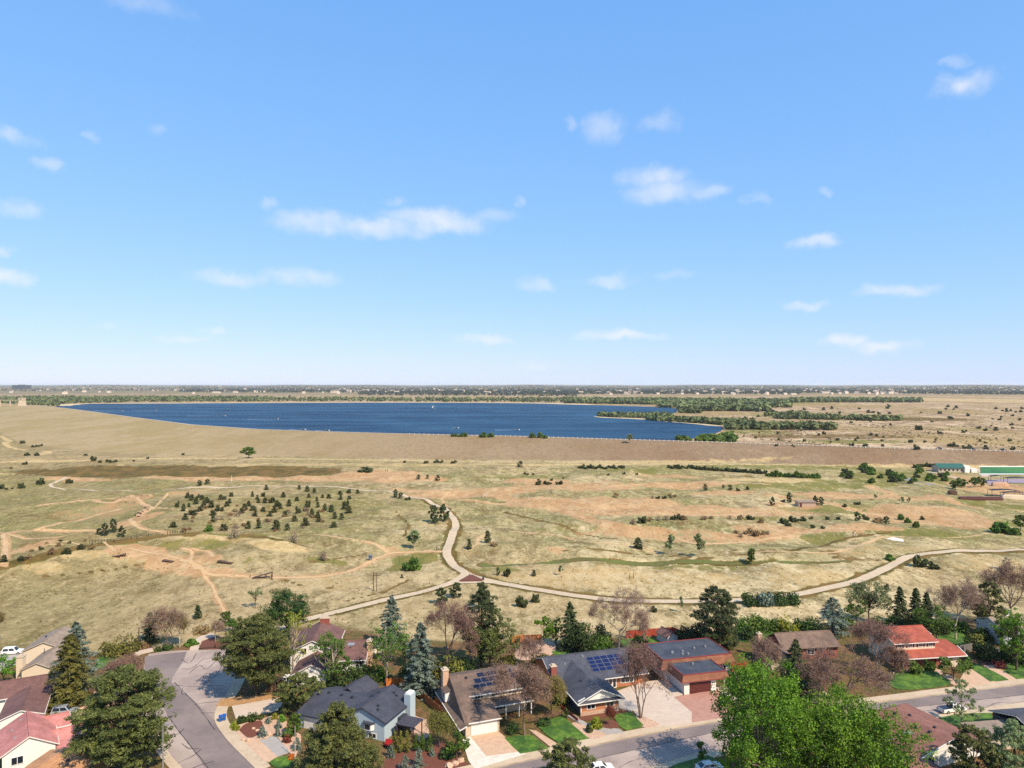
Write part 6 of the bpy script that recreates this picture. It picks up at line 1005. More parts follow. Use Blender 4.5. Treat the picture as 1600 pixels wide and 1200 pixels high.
# brown-roofed white house at left
h = House('brown_roof_house', 'white house with chocolate roofs behind the silver SUV', (83, 1105), 27)
h.walls(-13, -.4, 2.2, 10.2, 2.75, white, 'x', 4.5); h.gable(-13, -.4, 2.1, 10.2, 2.85, 4.62, 'x', sh_choc, .5, trim=white); h.walls(-7.6, -.9, -8.8, 2.4, 2.6, white, 'y', 3.7, name='wing_wall'); h.gable(-7.6, -.9, -8.8, 3.0, 2.65, 3.85, 'y', sh_choc, .45, trim=white, name='wing_roof'); h.window(-2.6, 2.2, 1.5, 1.8, .8, n=2); MB().box(-.95, .3, 1.9, 2.15, -.1, 1.0).build('brick_base', brk, h.o)
# pink-roofed house at left
h = House('pink_roof_house', 'white house with faded pink-red roofs in the lower left corner', (48, 1200), 36)
h.walls(-4, 3.6, 0, 11, 3.2, white, 'y', 5.3); h.gable(-4, 3.6, 0, 11, 3.3, 5.5, 'y', sh_pink, .5, trim=white); h.walls(2.5, 6.2, 7.8, 12.4, 2.8, white, 'x', 3.9, name='wing_wall'); h.gable(1.5, 6.2, 7.8, 12.4, 2.95, 4.1, 'x', sh_pink, .4, trim=white, name='wing_roof')
h.walls(3.5, 8.6, 2.6, 6.0, 2.4, white, 'x', 3.3, name='porch_wall'); h.gable(3.0, 8.7, 2.4, 6.2, 2.55, 3.6, 'x', sh_pink, .3, trim=white, name='porch_roof'); h.slabs([[(3.7, -3.2, 2.35), (7.4, -3.2, 2.35), (7.4, 1.9, 2.9), (3.7, 1.9, 2.9)]], sh_pink, name='lean_to_roof'); h.walls(3.7, 7.1, -2.9, 1.8, 2.2, white, name='lean_to_wall'); h.window(-1.9, 0, 1.3, 1.7, 1.2, n=2); h.vents([(-2.2, 3, 4.4), (-2.5, 7, 4.2), (-1.2, 9, 4.9)], metal)
# tan-roofed house bottom left
h = House('tan_roof_house', 'house with tan brown roof at the bottom left edge', (100, 1230), -2)
h.walls(-6.5, 5.5, -6, 2.6, 2.6, tanw); h.slabs([[(-1.8, 3.6, 4.6), (4.1, 3.6, 4.6), (7.0, -6.5, 2.4), (-6.4, -6.5, 2.4)], [(-1.8, 3.6, 4.6), (-6.4, -6.5, 2.4), (-7.2, 1.5, 2.7)], [(4.1, 3.6, 4.6), (7.0, -6.5, 2.4), (6.6, 6.5, 2.7)], [(-1.8, 3.6, 4.6), (4.1, 3.6, 4.6), (6.6, 6.5, 2.7), (-6.8, 6.5, 2.7)], [(-1.8, 3.6, 4.6), (-6.8, 6.5, 2.7), (-7.2, 1.5, 2.7)]], sh_tan); h.vents([(-1.5, 2.2, 4.35), (.2, .6, 4.0), (.8, -.4, 3.8)])
# rust-brown roof bottom right
h = House('rust_roof_house', 'white house with rust-brown hip roof at the bottom right', (1436, 1210), 22)
h.walls(.4, 15.6, .3, 15, 2.7, white); g_ = MB(); g_.add([(.2, .2, 2.7), (15.8, .2, 2.7), (8.0, .2, 4.5), (.2, .6, 2.7), (15.8, .6, 2.7), (8.0, .6, 4.5)], [(0, 1, 2), (5, 4, 3), (0, 3, 4, 1)]); h.part('gable_wall', g_, white)
r_ = h.slabs([[(-.4, -.3, 2.72), (8.0, -.3, 4.62), (8.0, 12.4, 4.62), (-.4, 15.8, 2.72)], [(16.4, -.3, 2.72), (8.0, -.3, 4.62), (8.0, 12.4, 4.62), (16.4, 15.8, 2.72)], [(-.4, 15.8, 2.72), (8.0, 12.4, 4.62), (16.4, 15.8, 2.72)]], sh_hip); h.vents([(7.0, 10.5, 4.5), (6.2, 5.5, 4.25), (6.8, 3.2, 4.4), (9, 9, 4.45), (9, 4, 4.45), (2.2, 6, 3.4)], dtrim, r_)
sk = MB(); sk.slab([(3.4, 4.6, 3.85), (4.4, 4.6, 4.08), (4.4, 5.8, 4.08), (3.4, 5.8, 3.85)], .12); h.part('skylight', sk, metal); f_ = MB(); f_.tube([(-.4, -.35, 2.68), (8, -.35, 4.58)], .1, 4); f_.tube([(16.4, -.35, 2.68), (8, -.35, 4.58)], .1, 4); h.part('fascia', f_, white); h.window(3.2, .3, .9, 1.6, 1.2, n=2); h.slabs([[(-4, -4.5, 2.5), (1.0, -4.5, 2.5), (1.0, .0, 2.9), (-4, 0.0, 2.9)]], sh_hip, name='lean_roof'); h.walls(-3.8, .8, -4.2, -.1, 2.4, white, name='annex_wall')
# ranch house
h = House('ranch_house', 'low brown-roofed ranch house half hidden behind bare trees', (1229, 1030), 8)
h.walls(-1.2, 13, -.4, 7, 2.8, brkr, 'x', 4.9); h.gable(-1.2, 13, -.6, 7.0, 2.95, 5.05, 'x', sh_brown, .6); h.walls(-7.4, -1.2, -6.5, .5, 2.6, tanw, 'y', 3.9, name='wing_wall'); h.gable(-7.4, -1.2, -6.5, 2, 2.7, 4.1, 'y', sh_brown, .5, name='wing_roof'); h.window(2.2, -.4, 1.0, 1.8, 1.2, n=2); h.window(6.0, -.4, 1.0, 1.8, 1.2, n=2); h.chimney(-6.3, -5.3, 1.8, 2.8, 5.6, brkt, 2); h.vents([(8, 3.2, 5.0), (3, 3.4, 5.0)], metal)
# white house at right edge, grey-roofed house bottom right, garden shed
h = House('grey_white_house', 'white house with grey roof behind bright tree at right edge', (1553, 1003), 6); h.walls(0, 12, -3, 6, 4.2, greyw, 'x', 5.6); h.gable(0, 12, -3, 6, 4.25, 5.7, 'x', sh_grey, .5, trim=white); h.chimney(4.8, 5.8, 1.5, 2.5, 7.6, white, 3); h.window(1.5, -3, 2.4, 1.4, 1.2, n=2); h.window(5, -3, 2.4, 1.4, 1.2, n=2); h.window(2.5, -3, .5, 1.4, 1.2)
h = House('dark_roof_house', 'house with dark grey roof in the lower right corner', (1562, 1150), 8); h.walls(1.6, 16, -8, 3.4, 2.8, darkw); h.gable(1.6, 16, -8, 3.6, 2.9, 4.6, 'x', sh_slate, .5, trim=white); h.walls(-7, 1.6, -4.5, .6, 2.4, tanw, name='garage_wall'); h.slabs([[(-7.6, .9, 2.6), (1.6, .9, 2.6), (1.6, -4.9, 2.9), (-7.6, -4.9, 2.9)]], sh_grey, name='garage_roof'); h.vents([(6, -1, 4.3)])
h = House('garden_shed', 'small brown-roofed white garden shed by the red fence', (1043, 1003), 24, 'shed'); h.walls(-1.6, 1.6, -2, 2.4, 2.0, greyw, 'y', 2.9); h.gable(-1.6, 1.6, -2, 2.4, 2.05, 3.0, 'y', sh_choc, .35); MB().box(-.5, .5, -2.06, -1.98, 0, 1.7).build('door', white, h.o)
# ------------------------------------------------------------------ fences
def fence(name, label, pts, hgt, mat, post=2.4, boards=True, rail=False, z=None):
    """board fence: posts and one board run per bay; rail=True gives an open post-and-rail fence"""
    g = [(P(*p) if z is not None else G(*p)) for p in pts]; root = thing(name, label, 'fence', g[0]); o0 = g[0]
    for a, b_ in zip(g[:-1], g[1:]):
        d = b_ - a; L = d.length; n = max(1, round(L / post)); u = d.normalized(); s = Vector((-u.y, u.x, 0))
        for i in range(n + 1):
            p = a + d * (i / n) - o0; MB().box(p.x - .07, p.x + .07, p.y - .07, p.y + .07, p.z - .2, p.z + hgt + .08).build('post', woodd if rail else mat, root)
        for i in range(n):
            p, q = a + d * (i / n) - o0, a + d * ((i + 1) / n) - o0; mb = MB()
            if rail:
                for hh in (hgt * .5, hgt * .92): mb.tube([p + Vector((0, 0, hh)), q + Vector((0, 0, hh))], .08, 4)
                mb.build('rail', woodd, root)
            else:
                nb = max(1, int((q - p).length / .16)); k = random.Random(i)
                for j in range(nb):
                    w0 = p + (q - p) * ((j + .06) / nb); w1 = p + (q - p) * ((j + .94) / nb); t_ = hgt + k.uniform(-.03, .03); e = s * .02
                    mb.add([w0 - e, w1 - e, w1 + e, w0 + e, w0 - e + Vector((0, 0, t_)), w1 - e + Vector((0, 0, t_)), w1 + e + Vector((0, 0, t_)), w0 + e + Vector((0, 0, t_))], [(3, 2, 1, 0), (4, 5, 6, 7), (0, 1, 5, 4), (1, 2, 6, 5), (2, 3, 7, 6), (3, 0, 4, 7)])
                mb.build('board_run', mat, root)
    return root
fence('wooden_fence', 'orange wooden fence behind the leafless back yard', [(800, 1004), (846, 1002)], 1.8, woodo); fence('wooden_fence', 'red stained back fence behind the large bare tree', [(978, 997), (1050, 991), (1078, 1000)], 1.9, woodr); fence('wooden_fence', 'red cedar fence between the blue and brown houses', [(634, 1076), (662, 1096), (696, 1124)], 1.8, woodf)
fence('wooden_fence', 'short orange fence behind the charcoal roof', [(541, 1079), (562, 1080)], 1.8, woodo); fence('wooden_fence', 'orange fence left of the largest blue spruce', [(604, 1073), (624, 1071), (634, 1076)], 1.8, woodo); fence('wooden_gate', 'orange wooden gate beside the brown house', [(681, 1103), (699, 1106)], 1.9, woodo, 1.2); fence('wooden_fence', 'bright red and orange fence at the right of the flat-roofed house', [(1144, 1049), (1166, 1046)], 1.7, woodr)
fence('rail_fence', 'open rail fence above the little round bed of the cul-de-sac', [(312, 1015), (336, 1013), (360, 1012)], 1.0, woodd, rail=True); fence('rail_fence', 'long post-and-rail fence along the mound crest', [(140, 848), (178, 847), (205, 842), (232, 837), (262, 834), (290, 834)], 1.1, woodd, 5, rail=True); fence('rail_fence', 'short dark rail fence at the upper track bend', [(181, 781), (202, 777)], 1.2, woodd, 4, rail=True); fence('rail_fence', 'pale rail fence right of the upper track bend', [(212, 776), (231, 776)], 1.1, woodd, 4, rail=True)
fence('rail_fence', 'orange-brown rail fence behind the green back lawn', [(1165, 988), (1185, 985), (1212, 981)], 1.4, woodf, rail=True); fence('rail_fence', 'white low fence before the brown house lawn', [(826, 1131), (850, 1127), (878, 1119)], .9, white, 2.0, rail=True); fence('wooden_fence', 'grey shaded fence right of the red-roofed house', [(1500, 1020), (1520, 1016), (1550, 1024), (1595, 1020)], 1.8, flat('shade-darkened fence', srgb(128, 124, 118), .9, vary=.25)); fence('wooden_fence', 'red-brown low fence beside the brick house walk', [(877, 1107), (892, 1119), (903, 1128)], .7, woodr)  # grey fence has the yard's shade put into its colour
# crest guard posts of the dam, told apart only along its right half
gp_ = MB().box(-.35, .35, -.2, .2, -.2, 1.1).build('guard_post', flat('guard post paint', srgb(212, 204, 190), .8)); first = True
for u in np.arange(640, 1605, 7.5):
    a = (u - 800) / F; y = F * (H - ZC) / (np.interp(u, CREST[:, 0], CREST[:, 1]) - 600) + .6; c = gp_ if first else gp_.copy()
    if not first: C.objects.link(c)
    first = False; c.location = (a * y, y, float(height(a * y, y))); tag(c, 'small pale guard post along the crest road of the dam', 'post', 'guard posts on the dam crest')

# ------------------------------------------------------------------ lamp posts and utility poles
def pole(name, label, x, yb, yt, mat, r=.11, arm=None, cross=False):
    p = P(x, yb) if yb > 985 else G(x, yb); hh = (yb - yt) * p.y / F; root = thing(name, label, 'pole', p); MB().tube([(0, 0, -.3), (0, 0, hh)], [r * 1.25, r * .75], 8).build('shaft', mat, root)
    if arm: MB().tube([(0, 0, hh - .15), (arm * .5, 0, hh + .25), (arm, 0, hh + .3)], .06, 6).build('arm', mat, root); MB().prism([(arm - .15, -.16), (arm + .75, -.13), (arm + .75, .13), (arm - .15, .16)], hh + .18, hh + .36).build('lamp_head', metal, root)
    if cross: MB().box(-1.2, 1.2, -.06, .06, hh - .5, hh - .35).build('crossarm', mat, root)
    return root
pole('street_lamp', 'pale grey street lamp before the broad pine at lower left', 254.5, 1228, 1135, metal, .12, arm=.3); pole('utility_pole', 'dark utility pole with lamp arm beside the cul-de-sac', 217, 1017, 981, woodd, .13, arm=4.2)
pole('garden_post', 'pale wooden post beside the green tree at blue house', 461, 1185, 1134, flat('pale post', srgb(206, 196, 180), .8), .06); pole('utility_pole', 'thin grey pole on the slope below the green patch', 583.5, 923, 893, woodd, .12, cross=True); pole('utility_pole', 'thin pole right beside the other on the slope', 588.5, 924, 897, woodd, .1, cross=True); pole('utility_pole', 'left thin pole standing on the straw field', 984, 905, 895, woodd, .1); pole('utility_pole', 'right thin pole standing on the straw field', 990, 904, 894, woodd, .1)
pole('sign_post', 'slim dark sign post at the dirt trail left of the bins', 425, 906, 898, woodd, .14); pole('sign_post', 'short post where the dirt trail meets the path', 675, 867, 861, woodd, .12); pole('sign_post', 'small post at the tip of the mulch triangle', 734, 899, 895, woodd, .1); pole('flag_post', 'white marker post on the flat beside the path', 362, 753, 743, white, .14); pole('sign_post', 'short dark post before the wooden ramp', 391, 902, 896, woodd, .1)

# ------------------------------------------------------------------ vehicles
tyre = flat('tyre rubber', srgb(34, 34, 36), .8); rimm = flat('wheel rim', srgb(176, 178, 182), .35, .7); carw = flat('white car paint', srgb(238, 238, 238), .25, vary=.02); cars = flat('silver car paint', srgb(186, 192, 200), .3, .4, vary=.03); card = flat('dark car paint', srgb(40, 46, 58), .25, vary=.02); lightm = flat('headlight lens', srgb(226, 226, 220), .2); tail = flat('tail light lens', srgb(150, 24, 22), .3)
def vehicle(name, label, cat, loc, rz, paint, kind='suv', L=4.7, Wd=1.85, Hh=1.75):
    r = thing(name, label, cat, loc, rz); hw = Wd / 2
    prof = [(-L / 2, .35), (-L / 2 + .05, .8), (-L / 2 + .1, .95), (L * .24, 1.0), (L / 2 - .25, .86), (L / 2, .7), (L / 2, .35)]
    if kind == 'pickup': prof[2] = (-L / 2 + .05, .98); prof[3] = (L * .26, 1.02)
    mb = MB(); n = len(prof); mb.add([(x, -hw, z) for x, z in prof] + [(x, hw, z) for x, z in prof], [tuple(range(n)), tuple(range(2 * n - 1, n - 1, -1))] + [(i + n, (i + 1) % n + n, (i + 1) % n, i) for i in range(n)]); mb.build('body', paint, r, .06)
    if kind == 'suv': c0, c1, t0, t1 = -L / 2 + .12, L * .23, -L / 2 + .45, L * .08
    elif kind == 'sedan': c0, c1, t0, t1 = -L * .42, L * .26, -L * .24, L * .08
    else: c0, c1, t0, t1 = -L * .1, L * .26, -L * .06, L * .14
    tw = hw - .2; cb = MB(); cb.add([(c0, -hw + .04, .93), (c1, -hw + .04, .93), (c1, hw - .04, .93), (c0, hw - .04, .93), (t0, -tw, Hh), (t1, -tw, Hh), (t1, tw, Hh), (t0, tw, Hh)], [(3, 2, 1, 0), (4, 5, 6, 7), (0, 1, 5, 4), (1, 2, 6, 5), (2, 3, 7, 6), (3, 0, 4, 7)]); ca = cb.build('cabin', paint, r, .05)
    def quad(a, b_, c, d, nm, e=.015):
        ps = [Vector(q) for q in (a, b_, c, d)]; nr = (ps[1] - ps[0]).cross(ps[3] - ps[0]).normalized(); MB().add([q + nr * e for q in ps] + [q - nr * .02 for q in ps], [(0, 1, 2, 3), (7, 6, 5, 4), (0, 4, 5, 1), (1, 5, 6, 2), (2, 6, 7, 3), (3, 7, 4, 0)]).build(nm, glass, ca)
    lp = lambda a, b_, t_: Vector(a) * (1 - t_) + Vector(b_) * t_
    for sy in (-1, 1):
        B0, B1, T0, T1 = (c0, sy * (hw - .04), .93), (c1, sy * (hw - .04), .93), (t0, sy * tw, Hh), (t1, sy * tw, Hh)
        for f0, f1 in ((.08, .48), (.54, .92)):
            q = [lp(lp(B0, B1, f0), lp(T0, T1, f0), .15), lp(lp(B0, B1, f1), lp(T0, T1, f1), .15), lp(lp(B0, B1, f1), lp(T0, T1, f1), .85), lp(lp(B0, B1, f0), lp(T0, T1, f0), .85)]; quad(*(q if sy < 0 else q[::-1]), 'side_window')
    A, Bq = [(c1, -hw + .04, .93), (c1, hw - .04, .93), (t1, tw, Hh), (t1, -tw, Hh)], [(c0, hw - .04, .93), (c0, -hw + .04, .93), (t0, -tw, Hh), (t0, tw, Hh)]
    for Q, nm in ((A, 'windscreen'), (Bq, 'rear_window')): c = sum((Vector(q) for q in Q), Vector()) / 4; quad(*[c + (Vector(q) - c) * .84 for q in Q], nm)
    for sx in (-1, 1):
        for sy in (-1, 1):
            x = sx * L * .31; w = MB().tube([(x, sy * (hw - .2), .36), (x, sy * (hw + .02), .36)], .36, 14).build('wheel', tyre, r); MB().tube([(x, sy * (hw - .02), .36), (x, sy * (hw + .035), .36)], .2, 10).build('rim', rimm, w)
    for sy in (-1, 1): MB().box(L / 2 - .12, L / 2 + .02, sy * hw * .72 - .2, sy * hw * .72 + .2, .62, .76).build('headlight', lightm, r); MB().box(-L / 2 - .02, -L / 2 + .08, sy * hw * .8 - .12, sy * hw * .8 + .12, .65, .9).build('tail_light', tail, r)
    if kind == 'pickup': MB().box(-L / 2 + .15, c0 - .1, -hw + .12, hw - .12, .9, 1.06).build('bed_cover', card, r)
    return r
vehicle('suv', 'white SUV parked at the tan house on the left edge', 'car', P(20, 1022), R(14), carw); vehicle('suv', 'silver SUV parked on the drive beside the pink roof', 'car', P(101, 1117) + Vector((0, 0, .15)), R(14), cars); vehicle('pickup_truck', 'pale pickup half hidden under the corner pine', 'pickup', P(446, 1068) + Vector((0, 0, .0)), R(5), carw, 'pickup', 5.4)
vehicle('sedan', 'white car on the street at the bottom centre', 'car', P(938, 1206) + Vector((0, 0, .03)), R(12), carw, 'sedan', 4.6, 1.8, 1.45); vehicle('pickup_truck', 'white pickup with black bed cover parked at the kerb', 'pickup', P(1487, 1112) + Vector((0, 0, .03)), R(14), carw, 'pickup', 5.6); vehicle('sedan', 'dark car glimpsed under the huge green tree', 'car', P(1352, 1160), R(60), card, 'sedan', 4.6, 1.8, 1.45); vehicle('sedan', 'white car behind the green trees at bottom lawn', 'car', P(1108, 1204) + Vector((0, 0, .03)), R(14), carw, 'sedan', 4.6, 1.8, 1.45)
for u, lb in ((1468, 'left'), (1521, 'middle'), (1568, 'right')):
    a = (u - 800) / F; y = F * (H - ZC) / (np.interp(u, CREST[:, 0], CREST[:, 1]) - 600) + 4.5; vehicle('sedan', 'dark car on the dam crest road, %s of three' % lb, 'car', (a * y, y, float(height(a * y, y)) + .14), R(-20), card, 'sedan', 4.7, 1.8, 1.5)

# ------------------------------------------------------------------ small things in the gardens and streets
bluep = flat('blue plastic', srgb(30, 92, 176), .5); redp = flat('red paint', srgb(176, 34, 30), .5)
for dx, lb in ((0, 'left blue wheeled bin at the pavement corner'), (6, 'right blue wheeled bin at the pavement corner')):
    r = thing('wheeled_bin', lb, 'bin', P(344.5 + dx, 1128 - dx * .3) + Vector((0, 0, .14)), R(20)); mb = MB(); mb.add([(-.26, -.28, .08), (.26, -.28, .08), (.26, .28, .08), (-.26, .28, .08), (-.32, -.36, .95), (.32, -.36, .95), (.32, .36, .95), (-.32, .36, .95)], [(3, 2, 1, 0), (4, 5, 6, 7), (0, 1, 5, 4), (1, 2, 6, 5), (2, 3, 7, 6), (3, 0, 4, 7)]); mb.build('body', bluep, r)
    MB().slab([(-.35, -.4, 1.02), (.35, -.4, 1.02), (.35, .4, 1.1), (-.35, .4, 1.1)], .07).build('lid', bluep, r)
    for sx in (-1, 1): MB().tube([(sx * .2, .33, .1), (sx * .28, .33, .1)], .1, 10).build('wheel', tyre, r)
r = thing('pergola', 'dark slatted pergola roof beside the blue house', 'pergola', P(640, 1150), R(-22))
for sx in (-1.7, 1.7):
    for sy in (-1.6, 1.6): MB().box(sx - .08, sx + .08, sy - .08, sy + .08, 0, 2.5).build('post', maroon, r)
for sy in (-1.6, 1.6): MB().box(-2, 2, sy - .07, sy + .07, 2.5, 2.68).build('beam', dtrim, r)
for i in range(4):
    for j in range(4): MB().box(-2 + i * 1.0 + .03, -2 + i * 1.0 + .97, -1.9 + j * .95 + .03, -1.9 + j * .95 + .92, 2.7 + .0 * j, 2.78).build('roof_panel', flat('dark panel', srgb(74, 70, 80), .5) if 'dark panel' not in MATS else MATS['dark panel'], r)
r = thing('garden_bench', 'red garden bench at the corner of the blue house', 'bench', P(606, 1167), R(-20)); MB().box(-.8, .8, -.35, .35, .35, .45).build('seat', redp, r); MB().slab([(-.8, .35, .45), (.8, .35, .45), (.8, .6, 1.1), (-.8, .6, 1.1)], .07).build('backrest', redp, r)
for sx in (-.7, .7): MB().box(sx - .05, sx + .05, -.3, .3, 0, .35).build('leg', redp, r)
r = thing('patio_umbrella', 'tan patio umbrella by the chimney of the white house', 'umbrella', P(590, 1030)); MB().tube([(0, 0, 0), (0, 0, 2.4)], .05, 6).build('pole', metal, r); cn = MB(); k = [(math.cos(i * math.pi / 4) * 1.6, math.sin(i * math.pi / 4) * 1.6, 2.0) for i in range(8)]; cn.add([(0, 0, 2.6)] + k, [(0, i + 1, (i + 1) % 8 + 1) for i in range(8)]); cn.build('canopy', cream, r)
for i, (x, y, s) in enumerate([(388, 1158, .5), (380, 1157, .4), (420, 1148, .5), (396, 1140, .35), (402, 1143, .4), (128, 1107, .9), (123, 1108, .7), (133, 1106, .8), (415, 1155, .35), (711, 1195, .7), (702, 1198, .8), (720, 1190, .7)]):
    rr = random.Random(i); bm = bmesh.new(); bmesh.ops.create_icosphere(bm, subdivisions=2, radius=s)
    for vv_ in bm.verts: vv_.co *= rr.uniform(.8, 1.2); vv_.co.z *= .65
    me = bpy.data.meshes.new('boulder'); bm.to_mesh(me); bm.free(); ob = link('boulder', me, rock); ob.location = P(x, y) + Vector((0, 0, .2)); tag(ob, 'pale landscaping boulder in a garden bed', 'boulder', 'landscaping boulders')
# skills track features and trail furniture on the open space
def ramp_feature(label, x, yb, L, hh, rz):
    r = thing('wooden_ramp', label, 'ramp', G(x, yb), R(rz)); MB().slab([(-L / 2, -.8, .2), (L / 2, -.8, hh), (L / 2, .8, hh), (-L / 2, .8, .2)], .14).build('deck', woodd, r)
    for f in (.35, .68, 1.0):
        for sy in (-.7, .7): xx_ = -L / 2 + L * f - .1; MB().box(xx_ - .1, xx_ + .1, sy - .1, sy + .1, -.3, .2 + (hh - .2) * f - .12).build('post', woodd, r)
    MB().box(-L / 2 + .4, L / 2, -.66, -.54, .02, .2).build('brace', woodd, r)
ramp_feature('tall wooden bike ramp on the dirt trail', 410, 903, 6.4, 1.9, 4); ramp_feature('low dark wooden plank feature on the mound', 352, 880, 5.5, .9, 170); ramp_feature('wooden plank feature beside the trail on the mound', 263, 878, 3.8, .8, 175); ramp_feature('small wooden feature at the start of the mound trail', 189, 869, 3.0, .9, 20); ramp_feature('wooden feature left on the mound dirt patch', 183, 870, 2.6, .7, 0)
for i in range(26):
    x = 212 + rnd.uniform(0, 22); y = 808 - (x - 212) * .75 + rnd.uniform(-5, 4); mb = MB(); s = rnd.uniform(.4, .8); mb.prism([(-s, -s * .6), (s * .8, -s * .7), (s, s * .5), (-s * .7, s * .8)], -.1, s * .7); ob = mb.build('rock', woodd if i % 3 else rock, None, .08); ob.location = G(x, y); ob.rotation_euler = (0, 0, rnd.uniform(0, 6)); tag(ob, 'rock of the rocky step section in the upper track', 'rock', 'rocks of the track step section')
r = thing('notice_kiosk', 'blue-grey trail notice kiosk where the dirt trails meet', 'kiosk', G(578.5, 876)); kb = flat('blue-grey panel', srgb(92, 112, 140), .6)
for sx in (-.55, .55): MB().box(sx - .07, sx + .07, -.07, .07, -.2, 1.9).build('post', woodd, r)
MB().box(-.6, .6, -.1, .1, .5, 1.7).build('panel', kb, r); MB().slab([(-.8, -.4, 1.85), (.8, -.4, 1.85), (.8, .4, 2.1), (-.8, .4, 2.1)], .1).build('roof', kb, r)
for x, y, lb in ((755, 906.5, 'dark litter bin at the right tip of mulch triangle'), (409, 1146 - 2, 'x')):
    if lb == 'x': continue
    r = thing('litter_bin', lb, 'bin', G(x, y)); MB().tube([(0, 0, 0), (0, 0, .95)], [.32, .36], 10).build('body', dtrim, r); MB().tube([(0, 0, .95), (0, 0, 1.12)], [.38, .2], 10).build('lid', dtrim, r)
# walkers on the trails
skin = flat('skin', srgb(206, 160, 130), .6); hairm = flat('hair', srgb(60, 44, 34), .8)
def person(label, px_, py_, top, legs, rz, stride=.22):
    p = G(px_, py_); r = thing('person', label, 'person', p, rz); J = dict(pel=(0, 0, .95), chest=(0, 0, 1.3), neck=(0, 0, 1.5), head=(0, .02, 1.66), crown=(0, .02, 1.76), lh=(-.1, 0, .88), lk=(-.1, stride * .6, .5), lf=(-.1, stride * .4, .06), lt=(-.1, stride * .4 + .17, .04), rh=(.1, 0, .88), rk=(.1, -stride * .2, .5), rf=(.1, -stride, .08), rt=(.1, -stride + .16, .04), ls=(-.2, 0, 1.42), le=(-.26, -.08, 1.16), lw=(-.24, .06, .94), lm=(-.23, .1, .86), rs=(.2, 0, 1.42), re=(.26, .1, 1.16), rw=(.24, .22, .97), rm=(.23, .26, .9))
    rad = dict(pel=.15, chest=.17, neck=.065, head=.1, crown=.07, lh=.1, lk=.07, lf=.05, lt=.045, rh=.1, rk=.07, rf=.05, rt=.045, ls=.08, le=.05, lw=.038, lm=.04, rs=.08, re=.05, rw=.038, rm=.04)
    E_ = [('pel', 'chest'), ('chest', 'neck'), ('neck', 'head'), ('head', 'crown'), ('pel', 'lh'), ('lh', 'lk'), ('lk', 'lf'), ('lf', 'lt'), ('pel', 'rh'), ('rh', 'rk'), ('rk', 'rf'), ('rf', 'rt'), ('chest', 'ls'), ('ls', 'le'), ('le', 'lw'), ('lw', 'lm'), ('chest', 'rs'), ('rs', 're'), ('re', 'rw'), ('rw', 'rm')]
    names = list(J); me = bpy.data.meshes.new('body'); me.from_pydata([J[k] for k in names], [(names.index(a), names.index(b_)) for a, b_ in E_], []); ob = link('body', me, None, r); md = ob.modifiers.new('skin', 'SKIN'); 
    for i, k in enumerate(names): me.skin_vertices[0].data[i].radius = (rad[k], rad[k]); me.skin_vertices[0].data[i].use_root = k == 'pel'
    ob.modifiers.new('sub', 'SUBSURF').levels = 1; dg = bpy.context.evaluated_depsgraph_get(); ev = bpy.data.meshes.new_from_object(ob.evaluated_get(dg)); ob.modifiers.clear(); ob.data = ev; ev.name = 'body'; ev.materials.clear()
    for mm in (top, legs, skin): ev.materials.append(mm)
    for pl_ in ev.polygons: z = pl_.center.z; x = abs(pl_.center.x); pl_.material_index = 2 if (z > 1.5 or (x > .19 and z < 1.12 and z > .8)) else (1 if z < .95 else 0); pl_.use_smooth = True
    bm = bmesh.new(); bmesh.ops.create_uvsphere(bm, u_segments=10, v_segments=6, radius=.125); hm = bpy.data.meshes.new('hair'); bm.to_mesh(hm); bm.free(); ho = link('hair', hm, hairm, r); ho.location = (0, -.02, 1.72); ho.scale = (.95, 1, .8); return r
jk = flat('dark jacket', srgb(44, 44, 50), .8); wt = flat('white shirt', srgb(232, 230, 226), .8); bl = flat('blue shirt', srgb(70, 96, 140), .8); jn = flat('jeans', srgb(52, 60, 84), .8); rd = flat('red shirt', srgb(170, 60, 50), .8)
person('walker in dark jacket on the trail beside the paved path', 682, 861, jk, jk, 1.5); person('walker in white shirt next to the one in dark jacket', 685.5, 859.5, wt, jk, 1.3); person('walker in dark clothes left on the orange dirt terrace', 859.5, 770, jk, jk, .4); person('walker beside another on the orange dirt terrace', 862.5, 770, jk, jn, .4); person('person in dark clothes at left on lower right dirt track', 1333, 837, jk, jn, .3); person('person in white shirt on the lower right dirt track', 1336.5, 837, wt, jk, .5); person('left walker on the sandy way right of the hut', 1296, 785, wt, jk, .2); person('right walker on the sandy way right of the hut', 1300, 786, jk, jk, .2); person('left person standing on the pink dirt clearing', 602.5, 737, jk, jn, .2); person('right person standing on the pink dirt clearing', 605.5, 737, jk, jk, .2); person('person at left end of the wide dirt path by the scrub', 752, 778, jk, jn, 1); person('person at right end of the wide dirt path by the scrub', 757, 777, wt, jn, 1)

